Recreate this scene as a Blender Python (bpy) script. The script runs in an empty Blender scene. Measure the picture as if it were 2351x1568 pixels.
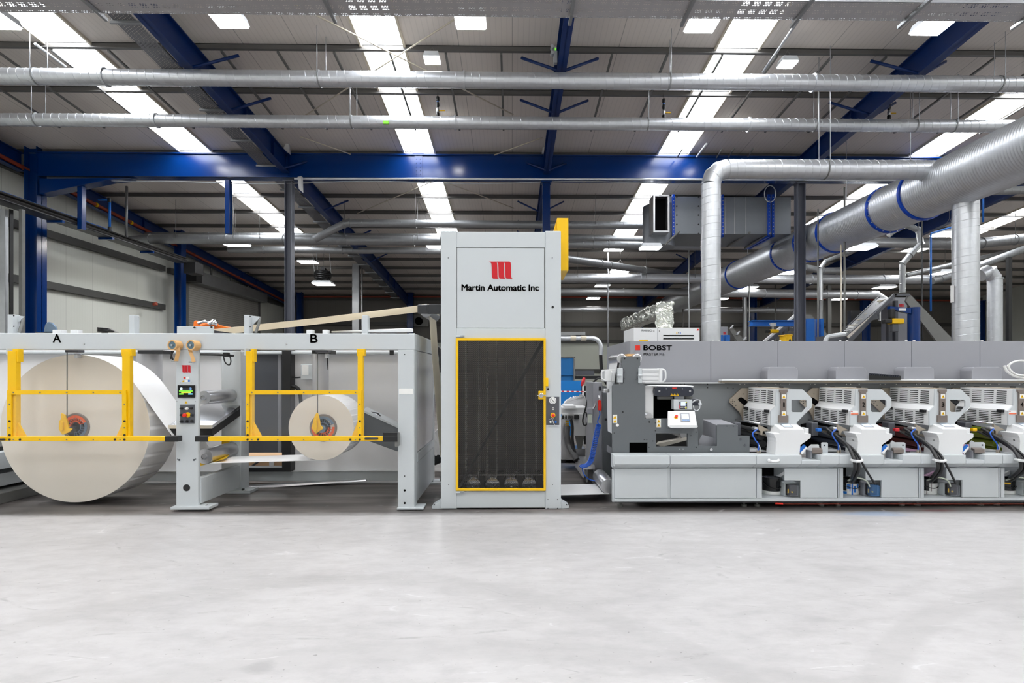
import bpy, math, random
from mathutils import Vector, Matrix
from mathutils.geometry import tessellate_polygon
random.seed(7)
R_ = math.radians
F = 1250.0                      # focal length in pixels of the 2351 x 1568 frame
PSI = R_(.85)                   # the camera looks a touch to the right of the hall's axis
CX = 1175.5 + F*math.tan(PSI); HY = 858.0
CAMH = 312*4.75/F
ROOF0 = CAMH + 6.95; SLOPE = .08
SH = Vector((0, 0, 0))
_c, _s = math.cos(PSI), math.sin(PSI)
COL = bpy.context.scene.collection

def ray(x, y):
    u = (x-CX)/F; v = (y-HY)/F
    return _c*u+_s, -_s*u+_c, -v
def P(x, y, d):                 # point of the hall at depth d seen in pixel (x, y)
    a, b, c = ray(x, y); t = d/b
    return Vector((a*t, d, CAMH+c*t)) + SH
def RF(x, y, off=0.):           # point on the roof plane (or off below it)
    a, b, c = ray(x, y); t = (ROOF0-off-CAMH)/(c+SLOPE*b)
    return Vector((a*t, b*t, CAMH+c*t))
def zr(d, off=0.): return ROOF0 - off - SLOPE*d
def FL(x, y):                   # point on the floor
    a, b, c = ray(x, y); t = -CAMH/c
    return Vector((a*t, b*t, 0))

# ---------------------------------------------------------------- materials
def lin(c):
    return tuple(((v/255)/12.92 if v/255 <= .04045 else ((v/255+.055)/1.055)**2.4) for v in c)
M = {}
def mat(name, rgb, rough=.5, metal=0., var=.06, scale=6., bump=0., spec=.5, emit=None, es=1., coat=0., bd=.01, thin=0.):
    m = bpy.data.materials.new(name); m.use_nodes = True
    nt = m.node_tree; b = nt.nodes['Principled BSDF']
    c = lin(rgb)
    b.inputs['Roughness'].default_value = rough; b.inputs['Metallic'].default_value = metal
    b.inputs['Specular IOR Level'].default_value = spec; b.inputs['Coat Weight'].default_value = coat
    tc = nt.nodes.new('ShaderNodeTexCoord'); nz = nt.nodes.new('ShaderNodeTexNoise')
    nz.inputs['Scale'].default_value = scale; nz.inputs['Detail'].default_value = 3
    nt.links.new(tc.outputs['Object'], nz.inputs['Vector'])
    mx = nt.nodes.new('ShaderNodeMix'); mx.data_type = 'RGBA'
    mx.inputs[6].default_value = tuple(v*(1-var) for v in c)+(1,)
    mx.inputs[7].default_value = tuple(min(1, v*(1+var)) for v in c)+(1,)
    nt.links.new(nz.outputs['Fac'], mx.inputs[0]); nt.links.new(mx.outputs[2], b.inputs['Base Color'])
    if bump:
        bp = nt.nodes.new('ShaderNodeBump'); bp.inputs['Strength'].default_value = bump
        bp.inputs['Distance'].default_value = bd
        nt.links.new(nz.outputs['Fac'], bp.inputs['Height']); nt.links.new(bp.outputs[0], b.inputs['Normal'])
    if emit:
        b.inputs['Emission Color'].default_value = lin(emit)+(1,); b.inputs['Emission Strength'].default_value = es
    if thin:                    # light shines through the sheet
        t = nt.nodes.new('ShaderNodeBsdfTranslucent'); x = nt.nodes.new('ShaderNodeMixShader'); x.inputs[0].default_value = thin
        nt.links.new(mx.outputs[2], t.inputs[0]); nt.links.new(b.outputs[0], x.inputs[1]); nt.links.new(t.outputs[0], x.inputs[2]); nt.links.new(x.outputs[0], nt.nodes['Material Output'].inputs[0])
    M[name] = m
    return m
def N(nt, t, **kw):
    n = nt.nodes.new(t)
    for k, v in kw.items(): setattr(n, k, v)
    return n
mat('light_grey_paint', (197, 202, 205), .38, var=.015)
mat('white_paint', (224, 225, 226), .35, var=.02)
mat('gloss_white', (215, 216, 220), .12, var=.02)
mat('mid_grey_paint', (150, 151, 157), .42, var=.02)
mat('frame_grey', (98, 102, 105), .42, var=.03)
mat('side_frame_grey', (126, 129, 132), .42, var=.03)
mat('dark_grey_paint', (82, 84, 90), .4, var=.05)
mat('column_grey', (92, 95, 108), .45, var=.06)
mat('black_plastic', (22, 22, 24), .45)
mat('black_gloss', (12, 12, 15), .15)
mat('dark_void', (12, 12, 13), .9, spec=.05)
mat('duct_grey', (132, 136, 143), .42, metal=.5, var=.08, scale=3.)
mat('charcoal', (44, 45, 48), .4)
mat('bar_blue_black', (38, 42, 54), .4)
mat('yellow_paint', (240, 190, 0), .35, var=.02)
mat('steel_blue', (0, 50, 118), .2, var=.06, scale=2., spec=.5)
mat('rafter_blue', (0, 42, 104), .4, var=.06, scale=2.)
mat('satin_silver', (196, 196, 199), .42, metal=.35, var=.03)
mat('flange_blue', (0, 70, 190), .35)
mat('bright_blue', (20, 105, 195), .45)
mat('board_blue', (20, 125, 205), .7)
mat('galvanised', (212, 215, 220), .36, metal=.75, var=.12, scale=9., bump=.03)
mat('galvanised_dull', (158, 160, 162), .45, metal=.7, var=.12, scale=4.)
mat('zinc_dark', (122, 122, 120), .5, metal=.3, var=.12)
mat('purlin_zinc', (104, 102, 100), .5, metal=.1, var=.1, scale=3.)
mat('polished_steel', (215, 216, 220), .16, metal=1., var=.04)
mat('brushed_alu', (205, 205, 208), .3, metal=.9, var=.06)
mat('paper_face', (216, 209, 198), .8, var=.035, scale=1.6)
mat('paper_white', (245, 245, 246), .6, var=.01)
mat('strand_paper', (245, 243, 238), .6, var=.01, thin=.4)
mat('cavity_wall', (176, 166, 156), .6, var=.05)
mat('panel_white', (240, 239, 240), .4, var=.02)
mat('screen_board', (10, 98, 160), .6)
mat('kraft_web', (248, 241, 226), .7, var=.02, thin=.45)
mat('tape_kraft', (212, 168, 112), .6, var=.05)
mat('tape_core', (92, 118, 132), .5)
mat('orange_paint', (228, 92, 34), .3)
mat('bright_orange', (250, 120, 20), .5)
mat('core_steel', (108, 128, 150), .3, metal=.4)
mat('logo_red', (196, 12, 32), .4, var=.02)
mat('signal_red', (222, 40, 22), .4, var=.02)
mat('dark_red_pipe', (150, 62, 42), .5)
mat('hose_black', (30, 30, 32), .4)
mat('hose_grey', (84, 84, 85), .5)
mat('hose_blue', (30, 90, 190), .35)
mat('hose_clear', (200, 205, 190), .3)
mat('beige_plate', (168, 157, 142), .45, metal=.2, var=.05)
mat('post_taupe', (118, 108, 102), .5, var=.06)
mat('cream_paint', (214, 205, 188), .5)
mat('cardboard', (206, 168, 128), .8)
mat('foil', (205, 208, 200), .25, metal=.8, var=.2, scale=5., bump=1., bd=.12)
mat('clear_sheet', (210, 210, 212), .3, var=.1, scale=8, bump=.6)
mat('ink_blue', (20, 110, 200), .3)
mat('ink_brown', (70, 22, 18), .3)
mat('ink_green', (96, 110, 10), .3)
mat('pink_sheet', (225, 180, 210), .6)
mat('label_white', (236, 236, 234), .6)
mat('screen_light', (200, 212, 228), .3, emit=(200, 215, 235), es=.5)
mat('screen_blue', (60, 110, 170), .3, emit=(150, 190, 230), es=.4)
mat('led_green', (120, 220, 60), .4, emit=(120, 220, 60), es=.7)
mat('led_yellow', (220, 220, 60), .4, emit=(220, 220, 60), es=.6)
mat('led_cyan', (110, 190, 220), .4, emit=(110, 190, 220), es=.5)
mat('tag_green', (130, 215, 40), .5)
mat('lamp_body', (205, 208, 212), .4)
mat('skylight_pane', (240, 244, 250), .4, emit=(246, 250, 255), es=12.)
mat('lamp_glow', (255, 255, 255), .4, emit=(255, 254, 252), es=31.)
mat('lamp_glow_mid', (255, 255, 255), .4, emit=(255, 254, 252), es=82.)
mat('lamp_glow_far', (255, 255, 255), .4, emit=(255, 254, 252), es=20.)
mat('girt_dark', (72, 72, 70), .5, var=.1)
mat('rubber', (40, 40, 42), .7)
mat('tape_red', (205, 40, 50), .6)
mat('cable_bundle', (40, 38, 37), .6, var=.3, scale=20.)

def see_through(name, rgb, alpha, rough=.08):
    m = bpy.data.materials.new(name); m.use_nodes = True; nt = m.node_tree
    b = nt.nodes['Principled BSDF']; o = nt.nodes['Material Output']
    b.inputs['Base Color'].default_value = lin(rgb)+(1,); b.inputs['Roughness'].default_value = rough
    t = N(nt, 'ShaderNodeBsdfTransparent'); x = N(nt, 'ShaderNodeMixShader')
    nz = N(nt, 'ShaderNodeTexNoise'); nz.inputs['Scale'].default_value = 3
    mr = N(nt, 'ShaderNodeMapRange'); mr.inputs[3].default_value = alpha*.9; mr.inputs[4].default_value = alpha*1.1
    nt.links.new(nz.outputs['Fac'], mr.inputs[0]); nt.links.new(mr.outputs[0], x.inputs[0])
    nt.links.new(t.outputs[0], x.inputs[1]); nt.links.new(b.outputs[0], x.inputs[2]); nt.links.new(x.outputs[0], o.inputs[0])
    M[name] = m
see_through('acrylic', (225, 228, 232), .04)
see_through('smoked_cover', (150, 152, 160), .25)
see_through('blue_cover', (90, 145, 205), .36)

def holes(name, rgb, sx, sz, fx, fz, rough, metal, stagger=True, axes=('X', 'Z'), groups=None):
    """sheet metal with a grid of punched holes: real see-through openings"""
    m = bpy.data.materials.new(name); m.use_nodes = True; nt = m.node_tree; L = nt.links.new
    b = nt.nodes['Principled BSDF']; o = nt.nodes['Material Output']
    b.inputs['Base Color'].default_value = lin(rgb)+(1,); b.inputs['Roughness'].default_value = rough; b.inputs['Metallic'].default_value = metal
    tc = N(nt, 'ShaderNodeTexCoord'); sp = N(nt, 'ShaderNodeSeparateXYZ'); L(tc.outputs['Object'], sp.inputs[0])
    def mth(op, a, bb=None, c=None):
        n = N(nt, 'ShaderNodeMath', operation=op)
        for i, v in enumerate((a, bb, c)):
            if v is None: continue
            if isinstance(v, (int, float)): n.inputs[i].default_value = v
            else: L(v, n.inputs[i])
        return n.outputs[0]
    u = mth('DIVIDE', sp.outputs[axes[0]], sx); v = mth('DIVIDE', sp.outputs[axes[1]], sz)
    if stagger:
        row = mth('FLOOR', v); u = mth('ADD', u, mth('MULTIPLY', mth('FLOORED_MODULO', row, 2.), .5))
    du = mth('ABSOLUTE', mth('SUBTRACT', mth('FRACT', u), .5)); dv = mth('ABSOLUTE', mth('SUBTRACT', mth('FRACT', v), .5))
    h = mth('MULTIPLY', mth('LESS_THAN', du, fx/2), mth('LESS_THAN', dv, fz/2))
    if groups:
        gu = mth('FRACT', mth('DIVIDE', sp.outputs[axes[0]], groups[0])); gv = mth('FRACT', mth('DIVIDE', sp.outputs[axes[1]], groups[2]))
        h = mth('MULTIPLY', h, mth('MULTIPLY', mth('LESS_THAN', gu, groups[1]), mth('LESS_THAN', gv, groups[3])))
    t = N(nt, 'ShaderNodeBsdfTransparent'); x = N(nt, 'ShaderNodeMixShader')
    L(h, x.inputs[0]); L(b.outputs[0], x.inputs[1]); L(t.outputs[0], x.inputs[2]); L(x.outputs[0], o.inputs[0])
    M[name] = m
holes('tray_metal', (184, 182, 184), .035, .03, .62, .45, .5, .2, axes=('X', 'Y'), groups=(.14, .62, .15, .6))
holes('tray_metal_side', (130, 130, 134), .05, .04, .5, .4, .5, .5, axes=('Y', 'X'))
holes('door_mesh', (46, 44, 43), .0168, .0088, .74, .64, .45, .3)

# ---------------------------------------------------------------- mesh builder
class MB:
    def __init__(s): s.v = []; s.f = []; s.mi = []; s.sm = []; s.m = 0
    def add(s, vs, fs, smooth=False):
        b = len(s.v); s.v.extend(Vector(v) for v in vs)
        for f in fs: s.f.append([b+i for i in f]); s.mi.append(s.m); s.sm.append(smooth)
        return s
    def box(s, a, b):
        x0, x1 = sorted((a[0], b[0])); y0, y1 = sorted((a[1], b[1])); z0, z1 = sorted((a[2], b[2]))
        return s.add([(x0,y0,z0),(x1,y0,z0),(x1,y1,z0),(x0,y1,z0),(x0,y0,z1),(x1,y0,z1),(x1,y1,z1),(x0,y1,z1)],
                     [(3,2,1,0),(4,5,6,7),(0,1,5,4),(1,2,6,5),(2,3,7,6),(3,0,4,7)])
    def loft(s, A, B, cap=True):
        n = len(A); fs = [(i, (i+1) % n, n+(i+1) % n, n+i) for i in range(n)]
        if cap: fs += [tuple(range(n-1, -1, -1)), tuple(range(n, 2*n))]
        return s.add(list(A)+list(B), fs)
    def holed(s, outer, inners, dv):
        polys = [outer]+inners; allp = [p for q in polys for p in q]
        tri = tessellate_polygon(polys); n = len(allp)
        s.add(allp+[p+dv for p in allp], [tuple(t) for t in tri]+[tuple(n+i for i in reversed(t)) for t in tri])
        for q in polys: s.loft(q, [p+dv for p in q], cap=False)
        return s
    def ring(s, c, ax, r, n, ph=0.):
        ax = Vector(ax).normalized(); t = Vector((0, 0, 1)) if abs(ax.z) < .9 else Vector((1, 0, 0))
        e = ax.cross(t).normalized(); g = ax.cross(e)
        return [Vector(c)+(e*math.cos(ph+2*math.pi*i/n)+g*math.sin(ph+2*math.pi*i/n))*r for i in range(n)]
    def cyl(s, p0, p1, r, r1=None, n=24, cap=True):
        p0, p1 = Vector(p0), Vector(p1); r1 = r if r1 is None else r1; ax = p1-p0
        A = s.ring(p0, ax, r, n); B = s.ring(p1, ax, r1, n); b = len(s.v)
        s.add(A+B, [(i, (i+1) % n, n+(i+1) % n, n+i) for i in range(n)], True)
        if cap: s.add(A, [tuple(range(n))[::-1]]); s.add(B, [tuple(range(n))])
        return s
    def rev(s, p0, ax, prof, n=32, smooth=True):
        """surface of revolution: prof = [(distance along axis, radius)]"""
        p0 = Vector(p0); ax = Vector(ax).normalized(); vs = []; fs = []
        for t, r in prof: vs += s.ring(p0+ax*t, ax, max(r, 1e-5), n)
        for k in range(len(prof)-1):
            fs += [(k*n+i, k*n+(i+1) % n, (k+1)*n+(i+1) % n, (k+1)*n+i) for i in range(n)]
        return s.add(vs, fs, smooth)
    def tube(s, pts, r, n=10, cap=True):
        pts = [Vector(p) for p in pts]; m = len(pts); T = []
        for i in range(m):
            a = pts[min(i+1, m-1)]-pts[max(i-1, 0)]; T.append(a.normalized())
        e = T[0].cross(Vector((0, 0, 1)) if abs(T[0].z) < .9 else Vector((1, 0, 0))).normalized(); vs = []
        for i in range(m):
            e = (e-T[i]*e.dot(T[i])).normalized(); g = T[i].cross(e)
            vs += [pts[i]+(e*math.cos(2*math.pi*k/n)+g*math.sin(2*math.pi*k/n))*r for k in range(n)]
        fs = [(i*n+k, i*n+(k+1) % n, (i+1)*n+(k+1) % n, (i+1)*n+k) for i in range(m-1) for k in range(n)]
        s.add(vs, fs, True)
        if cap: s.add(vs[:n], [tuple(range(n))[::-1]]); s.add(vs[-n:], [tuple(range(n))])
        return s
    # pixel helpers
    def pb(s, x0, y0, x1, y1, d0, d1):
        a = P(x0, y0, d0); b = P(x1, y1, d0); zt = P((x0+x1)/2, y0, d0).z; zb = P((x0+x1)/2, y1, d0).z
        return s.box((a.x, d0+SH.y, zt), (b.x, d1+SH.y, zb))
    def pp(s, pts, d0, d1):
        A = [P(x, y, d0) for x, y in pts]; return s.loft(A, [p+Vector((0, d1-d0, 0)) for p in A])
    def pl(s, A, d0, B, d1):
        return s.loft([P(x, y, d0) for x, y in A], [P(x, y, d1) for x, y in B])
    def pc(s, x, y, r, d0, d1, n=24, r1=None):
        c = P(x, y, d0); k = d0/F; return s.cyl(c, c+Vector((0, d1-d0, 0)), r*k, None if r1 is None else r1*k, n)
    def pt(s, pts, r, n=8): return s.tube(smooth([P(*p) for p in pts]), r, n)
    def build(s, name, mats, parent=None, bevel=0., seg=2, crumple=None):
        off = OFF.get(parent.name, Vector()) if parent else Vector()
        me = bpy.data.meshes.new(name); me.from_pydata([v-off for v in s.v], [], s.f); me.validate()
        mats = mats if isinstance(mats, (list, tuple)) else [mats]
        for k in mats: me.materials.append(M[k])
        if len(me.polygons) == len(s.f):
            me.polygons.foreach_set('material_index', s.mi); me.polygons.foreach_set('use_smooth', s.sm)
        import bmesh
        bm = bmesh.new(); bm.from_mesh(me); bmesh.ops.remove_doubles(bm, verts=bm.verts, dist=1e-5)
        bmesh.ops.recalc_face_normals(bm, faces=bm.faces)
        if crumple:             # creased foil or film
            from mathutils import noise
            for _ in range(crumple[0]): bmesh.ops.subdivide_edges(bm, edges=bm.edges, cuts=1, use_grid_fill=True)
            bm.normal_update(); mv = [v.normal*noise.noise(v.co*crumple[2])*crumple[1]+v.normal*abs(noise.noise(v.co*crumple[2]*2.7))*crumple[1] for v in bm.verts]
            for v, q in zip(bm.verts, mv): v.co += q
        sf = [f.smooth for f in bm.faces]; bm.to_mesh(me); bm.free()
        if any(sf): me.set_sharp_from_angle(angle=R_(38)); me.polygons.foreach_set('use_smooth', sf)
        o = bpy.data.objects.new(name, me); COL.objects.link(o)
        if parent: o.parent = parent; OFF[o.name] = off
        if bevel:
            md = o.modifiers.new('edge', 'BEVEL'); md.width = bevel; md.segments = seg; md.limit_method = 'ANGLE'; md.angle_limit = R_(40)
        return o
OFF = {}
def smooth(pts, k=6):
    if len(pts) < 3: return pts
    out = []; n = len(pts)
    for i in range(n-1):
        p0, p1, p2, p3 = pts[max(i-1, 0)], pts[i], pts[i+1], pts[min(i+2, n-1)]
        for j in range(k):
            t = j/k
            out.append(.5*((2*p1)+(p2-p0)*t+(2*p0-5*p1+4*p2-p3)*t*t+(3*p1-p0-3*p2+p3)*t**3))
    return out+[pts[-1]]
def tag(o, label, cat, group=None):
    if not 4 <= len(label.split()) <= 16: print('LABEL LENGTH', len(label.split()), label)
    o['label'] = label; o['category'] = cat
    if group: o['group'] = group
    return o
def thing(name, label, cat, loc, group=None):
    o = bpy.data.objects.new(name, None); COL.objects.link(o); o.empty_display_size = .1
    o.location = loc; OFF[o.name] = Vector(loc)
    return tag(o, label, cat, group)
def solo(mb, name, mats, label, cat, group=None, bevel=0.):
    return tag(mb.build(name, mats, None, bevel), label, cat, group)
def struct(o): o['kind'] = 'structure'; return o
def text(s, x0, y0, x1, y1, d, m, parent, name='lettering', bold=0., rot=0.):
    cu = bpy.data.curves.new('t', 'FONT'); cu.body = s; cu.size = 1; cu.extrude = .01
    o = bpy.data.objects.new('t', cu); COL.objects.link(o)
    bpy.context.view_layer.update()
    me = bpy.data.meshes.new_from_object(o.evaluated_get(bpy.context.evaluated_depsgraph_get()))
    bpy.data.objects.remove(o); bpy.data.curves.remove(cu)
    xs = [v.co.x for v in me.vertices]; ys = [v.co.y for v in me.vertices]
    a = P(x0, y1, d); b = P(x1, y0, d); off = OFF.get(parent.name, Vector())
    ax, bx, ay, by = min(xs), max(xs), min(ys), max(ys)
    for v in me.vertices:
        fx = (v.co.x-ax)/(bx-ax); fy = (v.co.y-ay)/(by-ay)
        v.co = Vector((a.x+(b.x-a.x)*fx, d+SH.y-.0015-(.0015 if v.co.z > 0 else 0), a.z+(b.z-a.z)*fy))-off
    if bold:                    # heavier strokes: the same outline laid down a few times, a hair apart
        import bmesh
        k = bold*.55*(b.z-a.z)/(by-ay); kx = bold*.55*(b.x-a.x)/(bx-ax); bm = bmesh.new()
        for sx, sy in ((0, 0), (-1, 0), (1, 0), (0, -1), (0, 1), (-.7, -.7), (.7, -.7), (-.7, .7), (.7, .7)):
            m2 = me.copy(); m2.transform(Matrix.Translation((sx*kx, 0, sy*k))); bm.from_mesh(m2); bpy.data.meshes.remove(m2)
        bm.to_mesh(me); bm.free()
    me.materials.append(M[m]); ob = bpy.data.objects.new(name, me); COL.objects.link(ob); ob.parent = parent; OFF[ob.name] = off
    return ob
def logo(x0, y0, x1, y1, d, parent):
    mb = MB(); w = x1-x0; h = y1-y0
    for i in range(3):
        o = i*.285
        L_ = [(0, 0), (.06, .03), (.105, .12), (.115, .35), (.12, .75), (.13, .9), (.17, .99)]
        Rr = [(.43, 1.), (.385, .96), (.37, .85), (.365, .5), (.36, .2), (.345, .06), (.30, 0)]
        if i < 2: Rr = [(x-.01, y) for x, y in Rr]
        mb.pp([(x0+w*(o+px), y0+h*py) for px, py in L_+Rr], d-.003, d)
    return mb.build('logo', 'logo_red', parent)
def tri_sign(x, y, s, d, parent, plate=None):
    mb = MB()
    if plate: mb.m = 0; mb.pb(*plate, d-.002, d)
    mb.m = 1; mb.pp([(x, y-s*.5), (x+s*.55, y+s*.45), (x-s*.55, y+s*.45)], d-.004, d-.001)
    mb.m = 2; mb.pp([(x-s*.05, y-s*.22), (x+s*.08, y-s*.22), (x+s*.03, y+s*.3), (x-s*.04, y+s*.3)], d-.005, d-.002)
    return mb.build('warning_label', ['label_white', 'yellow_paint', 'black_plastic'], parent)
def bolts(parent, pts, r, d, m='black_plastic', h=.006, name='bolt'):
    for x, y in pts:
        mb = MB(); mb.pc(x, y, r, d-h, d+.001, 10); mb.build(name, m, parent)
def spiral(mb, p0, p1, r, pitch=.14, n=20, w=.004):
    """straight spiral-seam duct: tube plus its raised helical lock seam"""
    p0, p1 = Vector(p0), Vector(p1); mb.cyl(p0, p1, r, n=max(28, n)); ax = p1-p0; L = ax.length; ax.normalize()
    t = Vector((0, 0, 1)) if abs(ax.z) < .9 else Vector((1, 0, 0)); e = ax.cross(t).normalized(); g = ax.cross(e)
    k = max(2, int(L/pitch*n)); pts = []
    for i in range(k+1):
        a = 2*math.pi*i/n; pts.append(p0+ax*(L*i/k)+(e*math.cos(a)+g*math.sin(a))*(r+w*.2))
    mb.tube(pts, w, 4)
def elbow(mb, c, a, b, r, R, n=24, seg=5):
    """gored bend from direction a to direction b about corner point c; returns its two ends"""
    a, b = Vector(a).normalized(), Vector(b).normalized(); p0 = c-a*R; p1 = c+b*R; o = p0+b*R
    pts = [p0]
    for i in range(1, seg): 
        t = i/seg*math.pi/2; pts.append(o+(-b*math.cos(t)+a*math.sin(t))*R)
    pts.append(p1); mb.tube(pts, r, n)
    for q0, q1 in zip(pts[1:-1], pts[2:]): mb.tube([q0-(q1-q0).normalized()*.006, q0+(q1-q0).normalized()*.006], r+.006, n)
    return p0, p1
def collar(p, ax, r, parent, w=.03, m='galvanised', h=.02, name='collar'):
    ax = Vector(ax).normalized(); mb = MB(); mb.rev(Vector(p)-ax*w/2, ax, [(0, r), (0, r+h), (w, r+h), (w, r)], 32, False)
    return mb.build(name, m, parent)
def rod(parent, p, q, r=.006, m='galvanised', name='hanger_rod'):
    mb = MB(); mb.cyl(p, q, r, n=6); return mb.build(name, m, parent)
EXPOSURE = 0.2
# ================================================================ THE HALL
XL, XR, YF, YB = -12.95, 27.0, -9.0, 31.0

def floor_material():
    m = bpy.data.materials.new('floor_concrete'); m.use_nodes = True; nt = m.node_tree; L = nt.links.new
    b = nt.nodes['Principled BSDF']; tc = N(nt, 'ShaderNodeTexCoord'); sp = N(nt, 'ShaderNodeSeparateXYZ'); L(tc.outputs['Object'], sp.inputs[0])
    mp = N(nt, 'ShaderNodeMapping'); mp.inputs['Scale'].default_value = (.55, 1.1, 1); L(tc.outputs['Object'], mp.inputs[0])
    n1 = N(nt, 'ShaderNodeTexNoise'); n1.inputs['Scale'].default_value = 1.3; n1.inputs['Detail'].default_value = 8; n1.inputs['Roughness'].default_value = .62; n1.inputs['Distortion'].default_value = .6
    n2 = N(nt, 'ShaderNodeTexNoise'); n2.inputs['Scale'].default_value = 9; n2.inputs['Detail'].default_value = 9; n2.inputs['Roughness'].default_value = .68
    n3 = N(nt, 'ShaderNodeTexNoise'); n3.inputs['Scale'].default_value = 38; n3.inputs['Detail'].default_value = 2
    for n in (n1, n2): L(mp.outputs[0], n.inputs['Vector'])
    L(tc.outputs['Object'], n3.inputs['Vector'])
    def ramp(src, stops):
        r = N(nt, 'ShaderNodeValToRGB'); e = r.color_ramp.elements
        while len(e) < len(stops): e.new(.5)
        for k, (p, c) in zip(e, stops): k.position = p; k.color = lin(c)+(1,)
        L(src, r.inputs[0]); return r.outputs[0]
    pale = ramp(n1.outputs['Fac'], [(.25, (165, 163, 163)), (.45, (178, 176, 176)), (.6, (184, 182, 182)), (.8, (191, 189, 189))])
    fine = ramp(n2.outputs['Fac'], [(.34, (218, 217, 217)), (.58, (255, 255, 255))])
    mul = N(nt, 'ShaderNodeMix', data_type='RGBA', blend_type='MULTIPLY'); mul.inputs[0].default_value = .5; L(pale, mul.inputs[6]); L(fine, mul.inputs[7])
    sp3 = ramp(n3.outputs['Fac'], [(.22, (150, 145, 140)), (.3, (255, 255, 255))])
    mu2 = N(nt, 'ShaderNodeMix', data_type='RGBA', blend_type='MULTIPLY'); mu2.inputs[0].default_value = .6; L(mul.outputs[2], mu2.inputs[6]); L(sp3, mu2.inputs[7])
    # darker, streaked tone from the machines' front line back
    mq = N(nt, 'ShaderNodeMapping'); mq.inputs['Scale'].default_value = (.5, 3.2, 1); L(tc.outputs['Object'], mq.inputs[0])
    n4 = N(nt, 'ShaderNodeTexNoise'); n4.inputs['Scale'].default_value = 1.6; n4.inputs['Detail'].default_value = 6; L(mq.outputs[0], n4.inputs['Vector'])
    bay_tone = ramp(n4.outputs['Fac'], [(.3, (70, 66, 65)), (.5, (92, 87, 85)), (.72, (140, 133, 130))])
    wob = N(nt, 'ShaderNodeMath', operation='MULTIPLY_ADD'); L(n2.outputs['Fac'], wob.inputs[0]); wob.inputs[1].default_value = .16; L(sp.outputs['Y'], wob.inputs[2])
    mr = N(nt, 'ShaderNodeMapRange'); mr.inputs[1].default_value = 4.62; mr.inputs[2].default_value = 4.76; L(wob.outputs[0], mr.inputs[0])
    mx = N(nt, 'ShaderNodeMix', data_type='RGBA'); L(mr.outputs[0], mx.inputs[0]); L(mu2.outputs[2], mx.inputs[6]); L(bay_tone, mx.inputs[7])
    # blue ink spill and a tyre-worn patch
    def spot(cx, cy, rx, ry, col, prev, f):
        q = N(nt, 'ShaderNodeMapping'); q.inputs['Location'].default_value = (-cx/rx, -cy/ry, 0); q.inputs['Scale'].default_value = (1/rx, 1/ry, 0); L(tc.outputs['Object'], q.inputs[0])
        ln = N(nt, 'ShaderNodeVectorMath', operation='LENGTH'); L(q.outputs[0], ln.inputs[0])
        ad = N(nt, 'ShaderNodeMath', operation='MULTIPLY_ADD'); L(n2.outputs['Fac'], ad.inputs[0]); ad.inputs[1].default_value = 1.6; L(ln.outputs['Value'], ad.inputs[2])
        g = N(nt, 'ShaderNodeMapRange'); g.inputs[1].default_value = 1.8; g.inputs[2].default_value = 1.2; g.inputs[4].default_value = f; L(ad.outputs[0], g.inputs[0])
        k = N(nt, 'ShaderNodeMix', data_type='RGBA'); L(g.outputs[0], k.inputs[0]); L(prev, k.inputs[6]); k.inputs[7].default_value = lin(col)+(1,)
        return k.outputs[2]
    a = FL(2010, 1180); c = spot(a.x, a.y, .36, .1, (90, 150, 205), mx.outputs[2], .3)
    a = FL(2150, 1172); c = spot(a.x, a.y, .2, .05, (120, 40, 48), c, .4)
    a = FL(600, 1530); c = spot(a.x, a.y, .07, .07, (150, 148, 148), c, .6)
    # faint curved tyre tracks
    for cx, cy, rr, w in ((-.9, 1.1, 2.05, .1), (-.2, -.6, 2.95, .12), (3.4, .4, 2.6, .09)):
        q = N(nt, 'ShaderNodeVectorMath', operation='DISTANCE'); L(tc.outputs['Object'], q.inputs[0]); q.inputs[1].default_value = (cx, cy, 0)
        s1 = N(nt, 'ShaderNodeMath', operation='SUBTRACT'); L(q.outputs['Value'], s1.inputs[0]); s1.inputs[1].default_value = rr
        ab = N(nt, 'ShaderNodeMath', operation='ABSOLUTE'); L(s1.outputs[0], ab.inputs[0])
        g = N(nt, 'ShaderNodeMapRange'); g.inputs[1].default_value = w; g.inputs[2].default_value = w*.6; L(ab.outputs[0], g.inputs[0])
        g2 = N(nt, 'ShaderNodeMath', operation='MULTIPLY'); L(g.outputs[0], g2.inputs[0]); L(n1.outputs['Fac'], g2.inputs[1])
        g3 = N(nt, 'ShaderNodeMath', operation='MULTIPLY'); L(g2.outputs[0], g3.inputs[0]); L(n2.outputs['Fac'], g3.inputs[1])
        g4 = N(nt, 'ShaderNodeMath', operation='MULTIPLY'); L(g3.outputs[0], g4.inputs[0]); g4.inputs[1].default_value = .55
        k = N(nt, 'ShaderNodeMix', data_type='RGBA'); L(g4.outputs[0], k.inputs[0]); L(c, k.inputs[6]); k.inputs[7].default_value = lin((128, 126, 124))+(1,); c = k.outputs[2]
    # fine scuffs and scratches in the coating
    for sc_, rot, wd, col in ((.7, .4, .0035, (120, 116, 114)), (1.1, 1.5, .003, (110, 107, 106)), (1.9, 2.4, .004, (214, 213, 214)), (.45, 2.9, .0022, (116, 113, 112))):
        q = N(nt, 'ShaderNodeMapping'); q.inputs['Rotation'].default_value = (0, 0, rot); q.inputs['Scale'].default_value = (sc_*.35, sc_*1.4, 1); q.inputs['Location'].default_value = (rot*3, sc_*7, 0); L(tc.outputs['Object'], q.inputs[0])
        z = N(nt, 'ShaderNodeTexNoise'); z.inputs['Scale'].default_value = 1.; z.inputs['Detail'].default_value = 1.5; L(q.outputs[0], z.inputs['Vector'])
        s1 = N(nt, 'ShaderNodeMath', operation='SUBTRACT'); L(z.outputs['Fac'], s1.inputs[0]); s1.inputs[1].default_value = .5
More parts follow.
